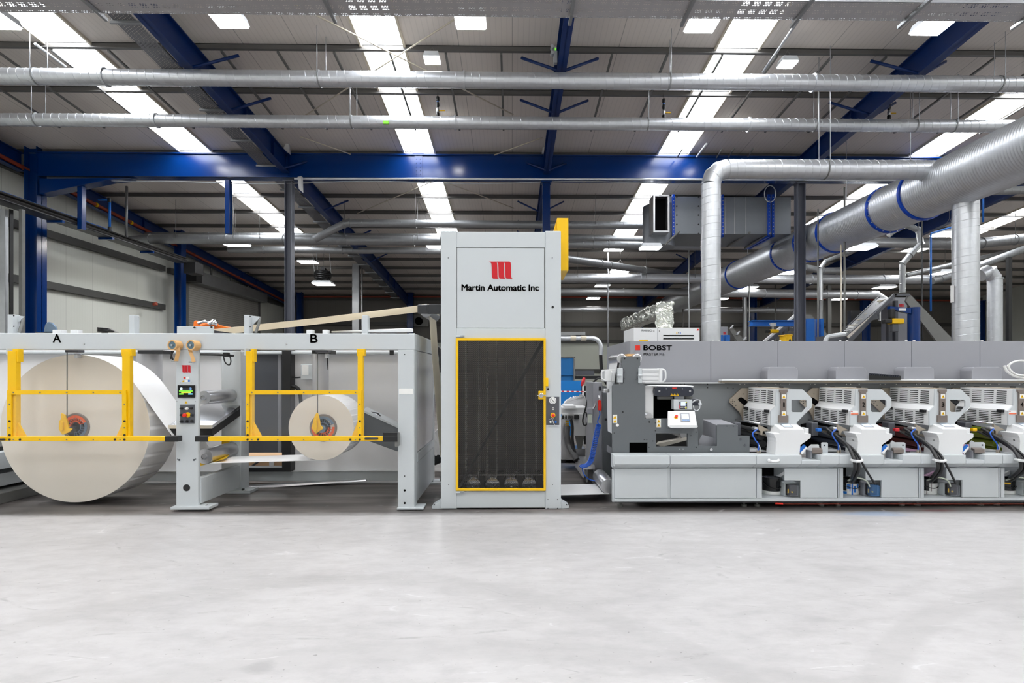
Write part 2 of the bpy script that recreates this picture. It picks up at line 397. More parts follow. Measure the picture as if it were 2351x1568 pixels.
        ab = N(nt, 'ShaderNodeMath', operation='ABSOLUTE'); L(s1.outputs[0], ab.inputs[0])
        g = N(nt, 'ShaderNodeMapRange'); g.inputs[1].default_value = wd; g.inputs[2].default_value = wd*.3; g.inputs[4].default_value = .42; L(ab.outputs[0], g.inputs[0])
        g1 = N(nt, 'ShaderNodeMapRange'); g1.inputs[1].default_value = .52; g1.inputs[2].default_value = .62; L(n2.outputs['Fac'], g1.inputs[0])
        g2 = N(nt, 'ShaderNodeMath', operation='MULTIPLY'); L(g.outputs[0], g2.inputs[0]); L(g1.outputs[0], g2.inputs[1])
        k = N(nt, 'ShaderNodeMix', data_type='RGBA'); L(g2.outputs[0], k.inputs[0]); L(c, k.inputs[6]); k.inputs[7].default_value = lin(col)+(1,); c = k.outputs[2]
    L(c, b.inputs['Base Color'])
    rr = N(nt, 'ShaderNodeMapRange'); rr.inputs[3].default_value = .34; rr.inputs[4].default_value = .6; L(n1.outputs['Fac'], rr.inputs[0]); L(rr.outputs[0], b.inputs['Roughness'])
    M['floor_concrete'] = m
floor_material()

def ribbed(name, rgb, axis, pitch, seam, rough=.6, ribk=.05, seamc=.62, split=None):
    """profiled cladding: fine ribs and a joint every seam metres across the given axis"""
    m = bpy.data.materials.new(name); m.use_nodes = True; nt = m.node_tree; L = nt.links.new
    b = nt.nodes['Principled BSDF']; b.inputs['Roughness'].default_value = rough
    tc = N(nt, 'ShaderNodeTexCoord'); sp = N(nt, 'ShaderNodeSeparateXYZ'); L(tc.outputs['Object'], sp.inputs[0])
    def mth(op, a, c):
        n = N(nt, 'ShaderNodeMath', operation=op)
        for i, v in enumerate((a, c)):
            if isinstance(v, (int, float)): n.inputs[i].default_value = v
            else: L(v, n.inputs[i])
        return n.outputs[0]
    rib = mth('LESS_THAN', mth('FRACT', mth('DIVIDE', sp.outputs[axis], pitch), 0), .18)
    jt = mth('LESS_THAN', mth('FRACT', mth('DIVIDE', sp.outputs[axis], seam), 0), .012)
    f = mth('MAXIMUM', mth('MULTIPLY', rib, ribk), mth('MULTIPLY', jt, seamc))
    nz = N(nt, 'ShaderNodeTexNoise'); nz.inputs['Scale'].default_value = .8; nz.inputs['Detail'].default_value = 5; L(tc.outputs['Object'], nz.inputs['Vector'])
    f2 = mth('ADD', f, mth('MULTIPLY', nz.outputs['Fac'], .12))
    mx = N(nt, 'ShaderNodeMix', data_type='RGBA'); L(f2, mx.inputs[0]); mx.inputs[6].default_value = lin(rgb)+(1,); mx.inputs[7].default_value = lin(tuple(v*.35 for v in rgb))+(1,)
    out = mx.outputs[2]
    if split:   # lower band in another colour below a given height
        lt = mth('LESS_THAN', sp.outputs['Z'], split[0]); m2 = N(nt, 'ShaderNodeMix', data_type='RGBA'); L(lt, m2.inputs[0]); L(out, m2.inputs[6]); m2.inputs[7].default_value = lin(split[1])+(1,); out = m2.outputs[2]
    L(out, b.inputs['Base Color']); M[name] = m
ribbed('roof_sheet', (240, 232, 225), 'X', .1, 1.0, ribk=.07, seamc=.45)
ribbed('wall_sheet', (226, 228, 220), 'Y', .1, 1.0, ribk=.03, seamc=.3)
ribbed('back_wall_sheet', (118, 115, 110), 'X', .1, 1.0, ribk=.05, seamc=.35, split=(3.0, (212, 216, 206)))
ribbed('shutter_slats', (168, 166, 160), 'Z', .09, 40., ribk=.45, seamc=0.)

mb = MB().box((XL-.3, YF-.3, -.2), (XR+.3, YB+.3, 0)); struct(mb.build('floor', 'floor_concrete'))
mb = MB().loft([Vector((XL, y, z)) for y, z in ((YF, -.1), (YB, -.1), (YB, zr(YB)+.1), (YF, zr(YF)+.1))], [Vector((XL-.15, y, z)) for y, z in ((YF, -.1), (YB, -.1), (YB, zr(YB)+.1), (YF, zr(YF)+.1))])
struct(mb.build('wall_left', 'wall_sheet'))
mb = MB().loft([Vector((XR, y, z)) for y, z in ((YF, -.1), (YB, -.1), (YB, zr(YB)+.1), (YF, zr(YF)+.1))], [Vector((XR+.15, y, z)) for y, z in ((YF, -.1), (YB, -.1), (YB, zr(YB)+.1), (YF, zr(YF)+.1))])
struct(mb.build('wall_right', 'wall_sheet'))
struct(MB().box((XL, YB, -.1), (XR, YB+.15, zr(YB)+.1)).build('wall_back', 'back_wall_sheet'))
struct(MB().box((XL, YF-.15, -.1), (XR, YF, zr(YF)+.1)).build('wall_front', 'wall_sheet'))

# roof deck with its daylight strips
strips = []
for (xa, ya), (xb, yb) in (((408, 342), (483.7, 342)), ((927, 346), (998.6, 346)), ((1509.5, 350), (1582, 350)), ((2085, 355), (2157, 355))):
    strips.append((RF(xa, ya).x, RF(xb, yb).x))
strips.append((16.9, 17.7)); strips.append((23.3, 24.1))
edges = [XL-.15]+[v for s in strips for v in s]+[XR+.15]
mb = MB()
for i in range(0, len(edges), 2):
    a, b = edges[i], edges[i+1]
    mb.loft([Vector((a, YF-.15, zr(YF-.15))), Vector((b, YF-.15, zr(YF-.15))), Vector((b, YF-.15, zr(YF-.15)+.12)), Vector((a, YF-.15, zr(YF-.15)+.12))],
            [Vector((a, YB+.15, zr(YB+.15))), Vector((b, YB+.15, zr(YB+.15))), Vector((b, YB+.15, zr(YB+.15)+.12)), Vector((a, YB+.15, zr(YB+.15)+.12))])
for a, b in strips:         # the roof is closed over its last metre and a half
    mb.loft([Vector((a, 20.9, zr(20.9))), Vector((b, 20.9, zr(20.9))), Vector((b, 20.9, zr(20.9)+.12)), Vector((a, 20.9, zr(20.9)+.12))],
            [Vector((a, YB+.15, zr(YB+.15))), Vector((b, YB+.15, zr(YB+.15))), Vector((b, YB+.15, zr(YB+.15)+.12)), Vector((a, YB+.15, zr(YB+.15)+.12))])
struct(mb.build('ceiling', 'roof_sheet'))
for i, (a, b) in enumerate(strips):
    mb = MB().loft([Vector((a, YF, zr(YF)+.05)), Vector((b, YF, zr(YF)+.05)), Vector((b, YF, zr(YF)+.06)), Vector((a, YF, zr(YF)+.06))],
                   [Vector((a, 20.9, zr(20.9)+.05)), Vector((b, 20.9, zr(20.9)+.05)), Vector((b, 20.9, zr(20.9)+.06)), Vector((a, 20.9, zr(20.9)+.06))])
    o = struct(mb.build('window_%d' % (i+1), 'skylight_pane'))
    for e in (a, b):
        f = MB(); s = .05
        f.loft([Vector((e-.02, YF, zr(YF)-s)), Vector((e+.02, YF, zr(YF)-s)), Vector((e+.02, YF, zr(YF)+.06)), Vector((e-.02, YF, zr(YF)+.06))],
               [Vector((e-.02, 20.9, zr(20.9)-s)), Vector((e+.02, 20.9, zr(20.9)-s)), Vector((e+.02, 20.9, zr(20.9)+.06)), Vector((e-.02, 20.9, zr(20.9)+.06))])
        f.build('frame', 'cream_paint', o)

# purlins with their anti-sag struts
trim = 1; PUR = [10.2+1.36*i for i in range(-6, 15)]
for i, d in enumerate(PUR):
    z = zr(d); mb = MB()
    mb.box((XL, d-.01, z-.115), (XR, d+.01, z)); mb.box((XL, d-.06, z-.122), (XR, d+.01, z-.11)); mb.box((XL, d-.01, z-.012), (XR, d+.07, z))
    o = struct(mb.build('trim_%d' % trim, 'purlin_zinc')); trim += 1
    if 9 < d < 12.2:
        for k in range(-10, 12):
            xx = -.2+k*1.04
            if xx < XL+.2: continue
            d2 = d+1.36
            MB().loft([Vector((xx-.02, d, zr(d)-.16)), Vector((xx+.02, d, zr(d)-.16)), Vector((xx+.02, d, zr(d)-.125)), Vector((xx-.02, d, zr(d)-.125))],
                      [Vector((xx-.02, d2, zr(d2)-.16)), Vector((xx+.02, d2, zr(d2)-.16)), Vector((xx+.02, d2, zr(d2)-.125)), Vector((xx-.02, d2, zr(d2)-.125))]).build('strut', 'zinc_dark', o)

# rafters
RX = [(-5.82, 'second from the left wall'), (.9, 'the middle one above the tall cabinet'), (7.53, 'crossing behind the two long ducts at right'), (14.2, 'far right, beyond the large ribbed duct')]
HR = .47
def ibeam(mb, x, d0, d1, off, h, w=.17, t=.02):
    for xa, xb, za, zb in ((x-w/2, x+w/2, off+h-t, off+h), (x-w/2, x+w/2, off, off+t), (x-.012, x+.012, off, off+h)):
        mb.loft([Vector((xa, d0, zr(d0)-zb)), Vector((xb, d0, zr(d0)-zb)), Vector((xb, d0, zr(d0)-za)), Vector((xa, d0, zr(d0)-za))],
                [Vector((xa, d1, zr(d1)-zb)), Vector((xb, d1, zr(d1)-zb)), Vector((xb, d1, zr(d1)-za)), Vector((xa, d1, zr(d1)-za))])
for x, where in RX+[(-12.55, '')]:
    mb = MB(); ibeam(mb, x, YF, 14.1, .19, HR); ibeam(mb, x, 14.45, YB-.05, .19, HR)
    for d in PUR[2:]:
        if int(d*10) % 2 == 0: continue
        mb.box((x-.08, d+.3, zr(d)-.19-HR+.02), (x+.08, d+.315, zr(d)-.21))
    if not where:
        struct(mb.build('trim_%d' % trim, 'rafter_blue')); trim += 1; continue
    o = solo(mb, 'roof_rafter', 'rafter_blue', 'blue roof rafter running to the back, '+where, 'rafter')
    for d in (10.24, 11.6, 14.32-.0, 17.04, 19.76, 22.5):
        for sx in (-1, 1):
            b = MB(); b.cyl((x+sx*.05, d-.35 if d != 14.32 else d-.5, zr(d)-.62), (x+sx*.72, d, zr(d)-.19), .028, n=6); b.build('brace', 'rafter_blue', o)
# perforated trays hung beside the left rafter
for d0, d1, lab in ((6.9, 14.0, 'perforated zinc cable tray beside the left blue rafter, in front of the main beam'), (14.6, 29.5, 'perforated zinc cable tray beside the left blue rafter, behind the main beam')):
    mb = MB(); xa, xb = -6.42, -6.05
    mb.loft([Vector((xa, d0, zr(d0)-.55)), Vector((xb, d0, zr(d0)-.55)), Vector((xb, d0, zr(d0)-.545)), Vector((xa, d0, zr(d0)-.545))],
            [Vector((xa, d1, zr(d1)-.55)), Vector((xb, d1, zr(d1)-.55)), Vector((xb, d1, zr(d1)-.545)), Vector((xa, d1, zr(d1)-.545))])
    t = tag(bpy.data.objects.new('cable_tray', None), lab, 'cable tray'); COL.objects.link(t)
    mb.build('tray', 'tray_metal_side', t)
    k = d0+.7
    while k < d1:
        b = MB(); b.box((xa-.05, k, zr(k)-.6), (xb+.12, k+.04, zr(k)-.56)); b.build('bracket', 'galvanised_dull', t)
        rod(t, (xa-.03, k+.02, zr(k)-.6), (xa-.03, k+.02, zr(k)-.02)); k += 1.25

# wind-bracing rods under the roof
def brace_rod(a, b, label, off=.2):
    p, q = RF(*a, off), RF(*b, off); m = MB(); m.cyl(p, q, .014, n=6); solo(m, 'bracing_rod', 'cream_paint', label, 'rod')
brace_rod((640, -8), (1178, 263), 'thin pale bracing rod running down to the right across the bright middle skylight')
brace_rod((1046, 43), (690, 272), 'thin pale bracing rod running down to the left across the bright middle skylight', .26)
brace_rod((690, 314), (805, 354), 'short pale bracing rod just above the left of the main beam')
brace_rod((1135, 356), (1245, 316), 'short pale bracing rod just above the main beam left of the middle rafter')
brace_rod((990, 418), (820, 490), 'thin pale bracing rod behind the main beam, leaning left of the middle skylight')
brace_rod((1022, 418), (1180, 478), 'thin pale bracing rod behind the main beam, leaning right of the middle skylight')

# ---------------------------------------------------------------- main cross beam and columns
DB = 14.1
zt, zb = P(960, 353, DB).z, P(960, 408, DB).z
beam = thing('steel_beam', 'big glossy blue steel cross beam spanning the hall above the machines', 'beam', (0, DB, zb))
xa, xb = -12.2, XR
mb = MB(); mb.box((xa, DB, zt-.03), (xb, DB+.3, zt)); mb.box((xa, DB, zb), (xb, DB+.3, zb+.03)); mb.box((xa, DB+.05, zb), (xb, DB+.07, zt)); mb.build('girder', 'steel_blue', beam)
for px in (660, 1256, 1838):
    x = P(px, 380, DB).x; mb = MB(); mb.box((x-.012, DB+.01, zb+.03), (x+.012, DB+.06, zt-.03)); mb.build('stiffener', 'steel_blue', beam)
mb = MB(); x = P(960, 380, DB).x; mb.box((x-.1, DB+.035, zb+.03), (x+.1, DB+.05, zt-.03)); mb.box((x-.14, DB-.006, zb-.02), (x+.14, DB+.3, zb)); mb.box((x-.14, DB-.006, zt), (x+.14, DB+.3, zt+.02)); sp_ = mb.build('splice_plate', 'steel_blue', beam)
for k in range(5):
    for s in (-.05, .05):
        m = MB(); m.cyl((x+s, DB+.036, zb+.1+k*.1), (x+s, DB+.018, zb+.1+k*.1), .012, n=6); m.build('bolt', 'steel_blue', sp_)
# haunch at the left column
mb = MB(); A = [P(90, 410, DB), P(300, 408, DB), P(250, 412, DB), P(90, 445, DB)]
mb.loft(A, [p+Vector((0, .3, 0)) for p in A]); mb.build('haunch', 'steel_blue', beam, .01)
for x0, x1, z in ((676, 2300, zb+.05),):
    mb = MB(); mb.tube([P(x0, 410, DB-.03), P(1250, 411, DB-.03), P(x1, 414, DB-.03)], .028, 8); mb.build('conduit', 'galvanised', beam)
mb = MB(); mb.tube([P(250, 414, DB+.1)]+[P(x, 419+3*math.sin(x*.013), DB+.12) for x in range(300, 1640, 60)], .014, 6); mb.build('cable', 'lamp_body', beam)
for x0, x1, y0, y1, lab in ((177, 188, 424, 526, 'short blue hanger post under the beam beside the left column'), (516, 527, 412, 536, 'slim blue hanger post under the beam left of the grey column')):
    solo(MB().pb(x0, y0, x1, y1, DB+.05, DB+.2), 'hanger_post', 'steel_blue', lab, 'post', bevel=.01)

def column(xf0, xf1, ytop, d, side, label, m, depth=.3, flange_left=True):
    """H-section column: web recess towards the camera, flange face on one side"""
    a = P(xf0, ytop, d); b = P(xf1, ytop, d); t = .016; mb = MB(); zt_ = a.z
    mb.box((a.x, d, 0), (a.x+t, d+depth, zt_)); mb.box((b.x-t, d, 0), (b.x, d+depth, zt_)); mb.box((a.x, d+depth/2-.01, 0), (b.x, d+depth/2+.01, zt_))
    o = thing('steel_column', label, 'column', ((a.x+b.x)/2, d+depth/2, 0)); mb.build('shaft', m, o)
    mb = MB(); mb.box((a.x-.12, d-.1, 0), (b.x+.12, d+depth+.1, .025)); mb.build('base_plate', m, o)
    mb = MB(); mb.box((a.x-.04, d-.02, zt_-.03), (b.x+.04, d+depth+.02, zt_)); mb.build('cap_plate', m, o)
    return o
column(55, 84, 285, 14.1, 1, 'tall blue steel column at the far left holding the end of the main beam', 'steel_blue', .31)
column(653, 669, 413, 14.12, 1, 'slim dark grey column under the main beam, standing behind the left unwind stand', 'column_grey', .2)
column(1246, 1263, 415, 14.12, 1, 'blue column under the main beam directly behind the tall light-grey cabinet', 'steel_blue', .2)
column(1832, 1850, 418, 14.12, 1, 'slim dark grey column under the main beam, rising behind the press at right', 'column_grey', .2)
column(400, 416, 500, 20.3, 1, 'dark blue wall column just left of the roller shutter', 'steel_blue', .3)
column(679, 692, 655, 30.3, 1, 'dark blue column in the far left corner of the hall', 'steel_blue', .3)
column(934, 948, 672, 30.3, 1, 'dark blue back-wall column left of the tall cabinet, under a rafter end', 'steel_blue', .3)
column(1464, 1476, 672, 30.3, 1, 'dark blue back-wall column right of the tall cabinet', 'steel_blue', .3)
column(1722, 1738, 680, 30.3, 1, 'dark blue back-wall column between the silver riser duct and the grey column', 'steel_blue', .3)
column(1982, 1998, 690, 30.3, 1, 'dark blue back-wall column behind the big inclined conveyor', 'steel_blue', .3)
column(2246, 2262, 690, 30.3, 1, 'dark blue back-wall column right of the large riser duct', 'steel_blue', .3)
# torn wrapping left on the steelwork
for pts, lab in (([(655, 300), (662, 298), (667, 318), (662, 330), (664, 352), (655, 346), (648, 345), (656, 330)], 'torn silver wrapping hanging where the left rafter meets the beam'),
                 ([(683, 406), (692, 404), (693, 440), (686, 434)], 'strip of torn white tape hanging under the beam by the left grey column'),
                 ([(1246, 338), (1266, 337), (1266, 348), (1244, 350)], 'crumpled white wrapping where the middle rafter meets the beam')):
    mb = MB(); mb.pp(pts, 13.9, 14.0); solo(mb, 'torn_wrapping', 'clear_sheet', lab, 'wrapping')

# side wall: girts, rail, red sprinkler pipe, roller shutter
def wallline(x, y): # point on the left wall plane seen in pixel
    a, b, c = ray(x, y); t = (XL+.06)/a
    return Vector((XL+.06, b*t, CAMH+c*t))
for (x0, y0), (x1, y1) in (((153, 441), (398, 533)), ((108, 538), (389, 621)), ((108, 654), (390, 709))):
    z = (wallline(x0, y0).z+wallline(x1, y1).z)/2
    mb = MB(); mb.box((XL, 8, z-.1), (XL+.16, 20.3, z+.1)); struct(mb.build('trim_%d' % trim, 'girt_dark')); trim += 1
    if z > 4: 
        mb = MB(); mb.box((XL, 20.6, z-.1), (XL+.16, YB, z+.1)); struct(mb.build('trim_%d' % trim, 'girt_dark')); trim += 1
for z in (4.0, 5.45, 1.35):
    mb = MB(); mb.box((XL, YB-.16, z-.1), (XR, YB, z+.1)); struct(mb.build('trim_%d' % trim, 'girt_dark')); trim += 1
mb = MB(); mb.box((XL, YB-.14, 2.95), (XR, YB, 3.12)); struct(mb.build('trim_%d' % trim, 'girt_dark')); trim += 1
pr = thing('sprinkler_pipe', 'dark red sprinkler pipe sloping under the roof along the left wall', 'pipe', (XL+.45, 14, zr(14)-.5))
mb = MB(); mb.tube([Vector((XL+.45, d, zr(d)-.55)) for d in (6, 14, 22, 30)], .055, 12); mb.build('pipe', 'dark_red_pipe', pr)
for d in (9, 16.5, 18, 21.5, 25): mb = MB(); mb.tube([Vector((XL+.45, d, zr(d)-.55)), Vector((XL+.45, d+.08, zr(d+.08)-.55))], .07, 12); mb.build('coupling', 'yellow_paint' if 15 < d < 19 else 'dark_red_pipe', pr)
mb = MB(); mb.tube([P(690, 681, 30.7), P(1180, 681, 30.7), P(1700, 685, 30.7), P(2351, 692, 30.7)], .05, 8); solo(mb, 'sprinkler_pipe', 'dark_red_pipe', 'thin dark red pipe running along the top of the back wall', 'pipe')
a = wallline(430, 628); b = wallline(592, 680)
door = struct(MB().box((XL, a.y, 0), (XL+.07, b.y, a.z-.3)).build('door_1', 'shutter_slats'))
mb = MB(); mb.box((XL, a.y-.2, a.z-.35), (XL+.42, b.y+.3, a.z+.15)); mb.build('shutter_housing', 'galvanised_dull', door, .03)
mb = MB(); mb.box((XL, a.y-.15, 0), (XL+.12, a.y, a.z-.35)); mb.box((XL, b.y, 0), (XL+.12, b.y+.15, a.z-.35)); mb.build('guide_rail', 'zinc_dark', door)
mb = MB(); mb.box((XL+.1, a.y-.5, a.z-.4), (XL+.7, a.y-.1, a.z+.25)); mb.build('drive_motor', 'black_plastic', door)
for k in range(4):
    y = a.y+1.2+k*1.6; z0 = a.z+.15
    mb = MB(); mb.box((XL+.3, y, z0), (XL+.36, y+.06, z0+.75)); mb.box((XL, y, z0+.69), (XL+.36, y+.06, z0+.75)); mb.build('support_bracket', 'zinc_dark', door)
# ================================================================ LAMPS
def lamp(p, label, w=.44, l=.34, glow='lamp_glow', top=None):
    p = Vector(p); p.z = min(p.z, zr(p.y)-.13); o = thing('high_bay_lamp', label, 'lamp', p, 'hanging warehouse lamps')
    mb = MB(); mb.loft([p+Vector((sx*w*.42, sy*l*.42, .1)) for sx, sy in ((-1, -1), (1, -1), (1, 1), (-1, 1))], [p+Vector((sx*w/2, sy*l/2, .0)) for sx, sy in ((-1, -1), (1, -1), (1, 1), (-1, 1))]); mb.build('housing', 'lamp_body', o)
    mb = MB(); mb.box(p+Vector((-w*.46, -l*.46, -.025)), p+Vector((w*.46, l*.46, -.002))); mb.build('diffuser', glow, o)
    h = top if top else zr(p.y)-p.z-.1
    for sx in (-.3, .3): rod(o, p+Vector((sx*w, 0, .1)), p+Vector((0, 0, min(.45, h))), .004, 'zinc_dark', 'suspension_wire')
    rod(o, p+Vector((0, 0, min(.45, h))), p+Vector((0, 0, h)), .005, 'zinc_dark', 'suspension_wire')
    return o
for px, py, d, lab in ((-8, 48, 7.7, 'blazing white lamp cut by the left edge, under the punched tray'), (525, 45, 7.7, 'blazing white lamp under the tray, above the left blue rafter'), (1080, 48, 7.7, 'blazing white lamp under the tray, left of the middle rafter'),
                       (1612, 56, 7.7, 'blazing white lamp under the tray, right of the middle rafter'), (2140, 62, 7.7, 'blazing white lamp in front of the right blue rafter'),
                       (992, 137, 10.1, 'smaller bright lamp between purlins right of the middle skylight'), (1808, 147, 10.1, 'smaller bright lamp between purlins right of the bright right-hand skylight')):
    lamp(P(px, py, d), lab, *((.44, .34) if d < 9 else (.3, .26)))
for x in (-8.19, -1.53, 5.08): lamp((x, 12.74, 7.03), 'small unseen lamp added behind the thinner long duct for glints on the beam', .24, .2)  # added out of sight to put lamp glints on the main beam
for i, x in enumerate((-11.9, -8.6, -5.3, -2, 1.3, 4.6, 7.9, 11.2, 14.5)):
    for q, d in ((0, 4.3), (1.65, 4.3), (0, 1.0), (0, -2.8)):  # out of view; in-between lamps and rear row added to light floor and fronts
        lamp((x-.4+q, d, 6.25), 'warehouse lamp of the unseen, partly added rows hung in front of the machines')
for px, py, d, lab in ((540, 560, 18, 'square white lamp under the silver duct left of the grey column'), (707, 562, 24, 'square white lamp just right of the left grey column'), (743, 652, 22, 'square white lamp hanging under the coiled black cable drum'),
                       (1004, 564, 19, 'square white lamp half hidden by the left top of the tall cabinet'), (1410, 572, 22, 'flat lit lamp left of the air-handling box'), (1493, 569, 14.6, 'flat lit lamp directly under the round end of the air-handling box'),
                       (1424, 622, 22, 'white lamp hung in front of the slanting silver duct'), (1383, 656, 26, 'small white lamp between the two level ducts right of the tall cabinet'), (1362, 685, 29, 'smallest white lamp, lowest one right of the tall cabinet'),
                       (1975, 569, 17, 'long lit lamp under the blue-ringed diagonal duct'), (1806, 626, 21, 'lit lamp just left of the right grey column'), (1716, 660, 24, 'lit lamp between the silver riser and the right grey column'),
                       (2030, 660, 24, 'round lit lamp above the big inclined conveyor'), (2170, 627, 20, 'lit lamp just left of the large riser duct'), (1925, 687, 29, 'tiny lit lamp low between the two thin posts'), (2100, 572, 22, 'lit lamp behind the curved pipe left of the large riser duct'), (2180, 537, 16, 'flat lit lamp left of the large riser duct near the roof'), (1655, 686, 29, 'tiny lit lamp right of the silver riser duct')):
    lamp(P(px, py, d), lab, .56 if d < 15 else .8 if d < 25 else .7, .36 if d < 15 else .6, 'lamp_glow_mid' if d < 19.5 else 'lamp_glow_far')

# ================================================================ PUNCHED TRAY ACROSS THE TOP
zt = 5.9; d0, d1 = 6.84, 7.2
tr = thing('cable_tray', 'wide punched zinc cable tray crossing the whole top of the view', 'cable tray', (0, 7, zt))
mb = MB(); mb.box((-8.5, d0, zt), (9.5, d1, zt+.003)); mb.build('tray', 'tray_metal', tr)
mb = MB(); mb.box((-8.5, d0, zt), (9.5, d0+.004, zt+.06)); mb.box((-8.5, d1-.004, zt), (9.5, d1, zt+.06)); mb.build('side_rail', 'galvanised', tr)
for px, py in ((232, 36), (765, 40), (1310, 48), (1570, 50), (1825, 55), (2075, 62), (2338, 55)):
    x = P(px, py, 7.2).x; mb = MB(); mb.box((x-.02, d0-.2, zt-.045), (x+.02, d1+.1, zt-.005)); mb.build('channel_bar', 'galvanised_dull', tr)
    for dd in (d0-.12, d1+.06): rod(tr, (x, dd, zt-.02), (x, dd, zr(dd)-.02))

# ================================================================ LEVEL SPIRAL DUCTS NEAR THE CEILING
def level_duct(y0, y1, rpx, d, label, seams, rods, extra=None, x0=-40, x1=2400, pitch=.14):
    a, b = P(x0, y0, d), P(x1, y1, d); b.z = a.z = (a.z+b.z)/2
    r = rpx*d/F; o = thing('spiral_duct', label, 'duct', (0, d, a.z)); mb = MB(); spiral(mb, a, b, r, pitch); mb.build('duct', 'galvanised', o)
    for px in seams: collar((P(px, y0, d).x, d, a.z), (1, .0, 0), r, o, .035, 'galvanised', .022, 'joint_ring')
    for px in rods:
        x = P(px, y0, d).x
        for s in (-1, 1): rod(o, (x+.06*(s > 0), d+s*(r+.01), a.z), (x+.06*(s > 0), d+s*(r+.01), zr(d+s*r)-.03), .0065)
        mb = MB(); mb.rev((x-.012, d, a.z), (1, 0, 0), [(0, r+.002), (0, r+.01), (.024, r+.01), (.024, r+.002)], 28, False); mb.build('hanger_band', 'galvanised_dull', o)
    return o, r, a.z
upper, ur, uz = level_duct(171, 198, 17.3, 9.8, 'larger of the two long level silver ducts, nearest the roof', (243, 1066, 1868), (85, 734, 1536, 2292))
lower, lr, lz = level_duct(272, 293, 13.6, 11.0, 'thinner of the two long level silver ducts, just above the main beam', (360, 1045, 1719), (85, 808, 1486, 2100, 1870, 2188), pitch=.16)
p = P(886, 281, 11.0-lr); mb = MB(); mb.box((p.x-.055, p.y-.012, p.z-.03), (p.x+.055, p.y+.02, p.z+.03)); mb.build('tag', 'tag_green', lower)
# air hose drops
for px, py, lab in ((1005, 245, 'black air-hose drop with yellow valve lever right of the middle skylight'), (1524, 250, 'black air-hose drop hanging beside the right-hand skylight'), (2041, 251, 'black air-hose drop right of the right blue rafter')):
    c = P(px, py, 11.5); o = thing('hose_drop', lab, 'hose', c+Vector((0, 0, -.2)))
    mb = MB(); mb.rev(c+Vector((0, 0, .22)), (0, 0, -1), [(0, .02), (.02, .035), (.09, .035), (.11, .018), (.14, .03), (.2, .036), (.24, .02)], 12); mb.build('hose_coupler', 'black_plastic', o)
    mb = MB(); mb.rev(c+Vector((0, 0, .12)), (0, 0, -1), [(0, .022), (.03, .022)], 12); mb.build('collar', 'bright_blue', o)
    mb = MB(); mb.rev(c+Vector((0, 0, -.02)), (0, 0, -1), [(0, .02), (.03, .032), (.09, .032), (.11, .02)], 12); mb.build('valve', 'brushed_alu', o)
    mb = MB(); mb.box(c+Vector((.02, -.01, -.09)), c+Vector((.15, .01, -.075))); mb.build('lever', 'yellow_paint', o)
    mb = MB(); mb.rev(c+Vector((0, 0, -.12)), (0, 0, -1), [(0, .02), (.02, .036), (.1, .036), (.12, .02)], 12); mb.build('nozzle', 'black_plastic', o)
    rod(o, c+Vector((0, 0, .2)), Vector((c.x, c.y, zr(c.y)-.1)), .008, 'black_plastic', 'hose')
# emergency light on the middle rafter
o = thing('emergency_light', 'small twin-head emergency light on the side of the middle blue rafter', 'light', P(1272, 130, 10))
mb = MB(); mb.pb(1271, 106, 1280, 143, 10.0, 10.1); mb.build('body', 'lamp_body', o, .01)
for y in (106, 120): mb = MB(); mb.pc(1268, y, 4, 9.95, 10.05, 12); mb.build('head', 'lamp_body', o)
mb = MB(); mb.pb(1274, 110, 1278, 115, 9.99, 10.0); mb.build('indicator', 'led_green', o)
# short slotted channel bars between roof and ducts, right half
for a, b, lab in (((1622, 330), (1600, 360), 'short white bar on the roof right of the bright right-hand skylight'), ((1858, 10), (1752, 165), 'long slotted bar under the tray right of the bright right-hand skylight'), ((80, 100), (150, 153), 'slotted pale strip beside the leftmost skylight'),):
    p, q = RF(*a, .24), RF(*b, .24); mb = MB(); mb.tube([p, q], .03, 4); solo(mb, 'slotted_bar', 'lamp_body' if a[0] in (1622, 80) else 'galvanised_dull', lab, 'bar')
for x, y in ((1567, 342), (1658, 342), (1686, 340), (1730, 340)):
    p, q = RF(x, y, .24), RF(x-13, y+20, .24); mb = MB(); mb.tube([p, q], .018, 6)
    solo(mb, 'support_strut', 'zinc_dark', 'short dark strut poking out above the beam right of the bright right-hand skylight', 'strut', 'struts above the beam')

# ================================================================ LARGE DIAGONAL DUCT AND ITS BRANCHES
DX, DZ, DR = 8.25, CAMH+3.6, .49
big = thing('main_duct', 'huge ribbed silver duct with blue flanges running diagonally to the back', 'duct', (DX, 14, DZ))
mb = MB(); prof = []; y = 6.5
while y < 28.5:
    prof += [(y-6.5, DR), (y-6.5+.022, DR), (y-6.5+.03, DR+.005), (y-6.5+.044, DR+.005), (y-6.5+.05, DR)]; y += .054
mb.rev((DX, 6.5, DZ), (0, 1, 0), prof, 48); mb.build('duct', 'galvanised', big)
def ring_depth(px): return DX*F/(px-1175.5)
for px in (2130, 2050, 1925, 1868, 1812, 1700, 1640):
    d = DX*F/(px-1175.5); fl = collar((DX, d, DZ), (0, 1, 0), DR, big, .06 if px > 1660 else .08, 'flange_blue', .035, 'flange')
    if px > 1700 and px not in (2130, 1925):
        for k in range(20):
            a = 2*math.pi*k/20; c = Vector((DX+math.cos(a)*(DR+.018), d-.03, DZ+math.sin(a)*(DR+.018))); m = MB(); m.cyl(c, c-Vector((0, .01, 0)), .011, n=6); m.build('bolt', 'brushed_alu', fl)
for px in (2100, 1950, 1830, 1720):
    d = DX*F/(px-1175.5); rod(big, (DX, d, DZ+DR), (DX, d, zr(d)-.1), .008)
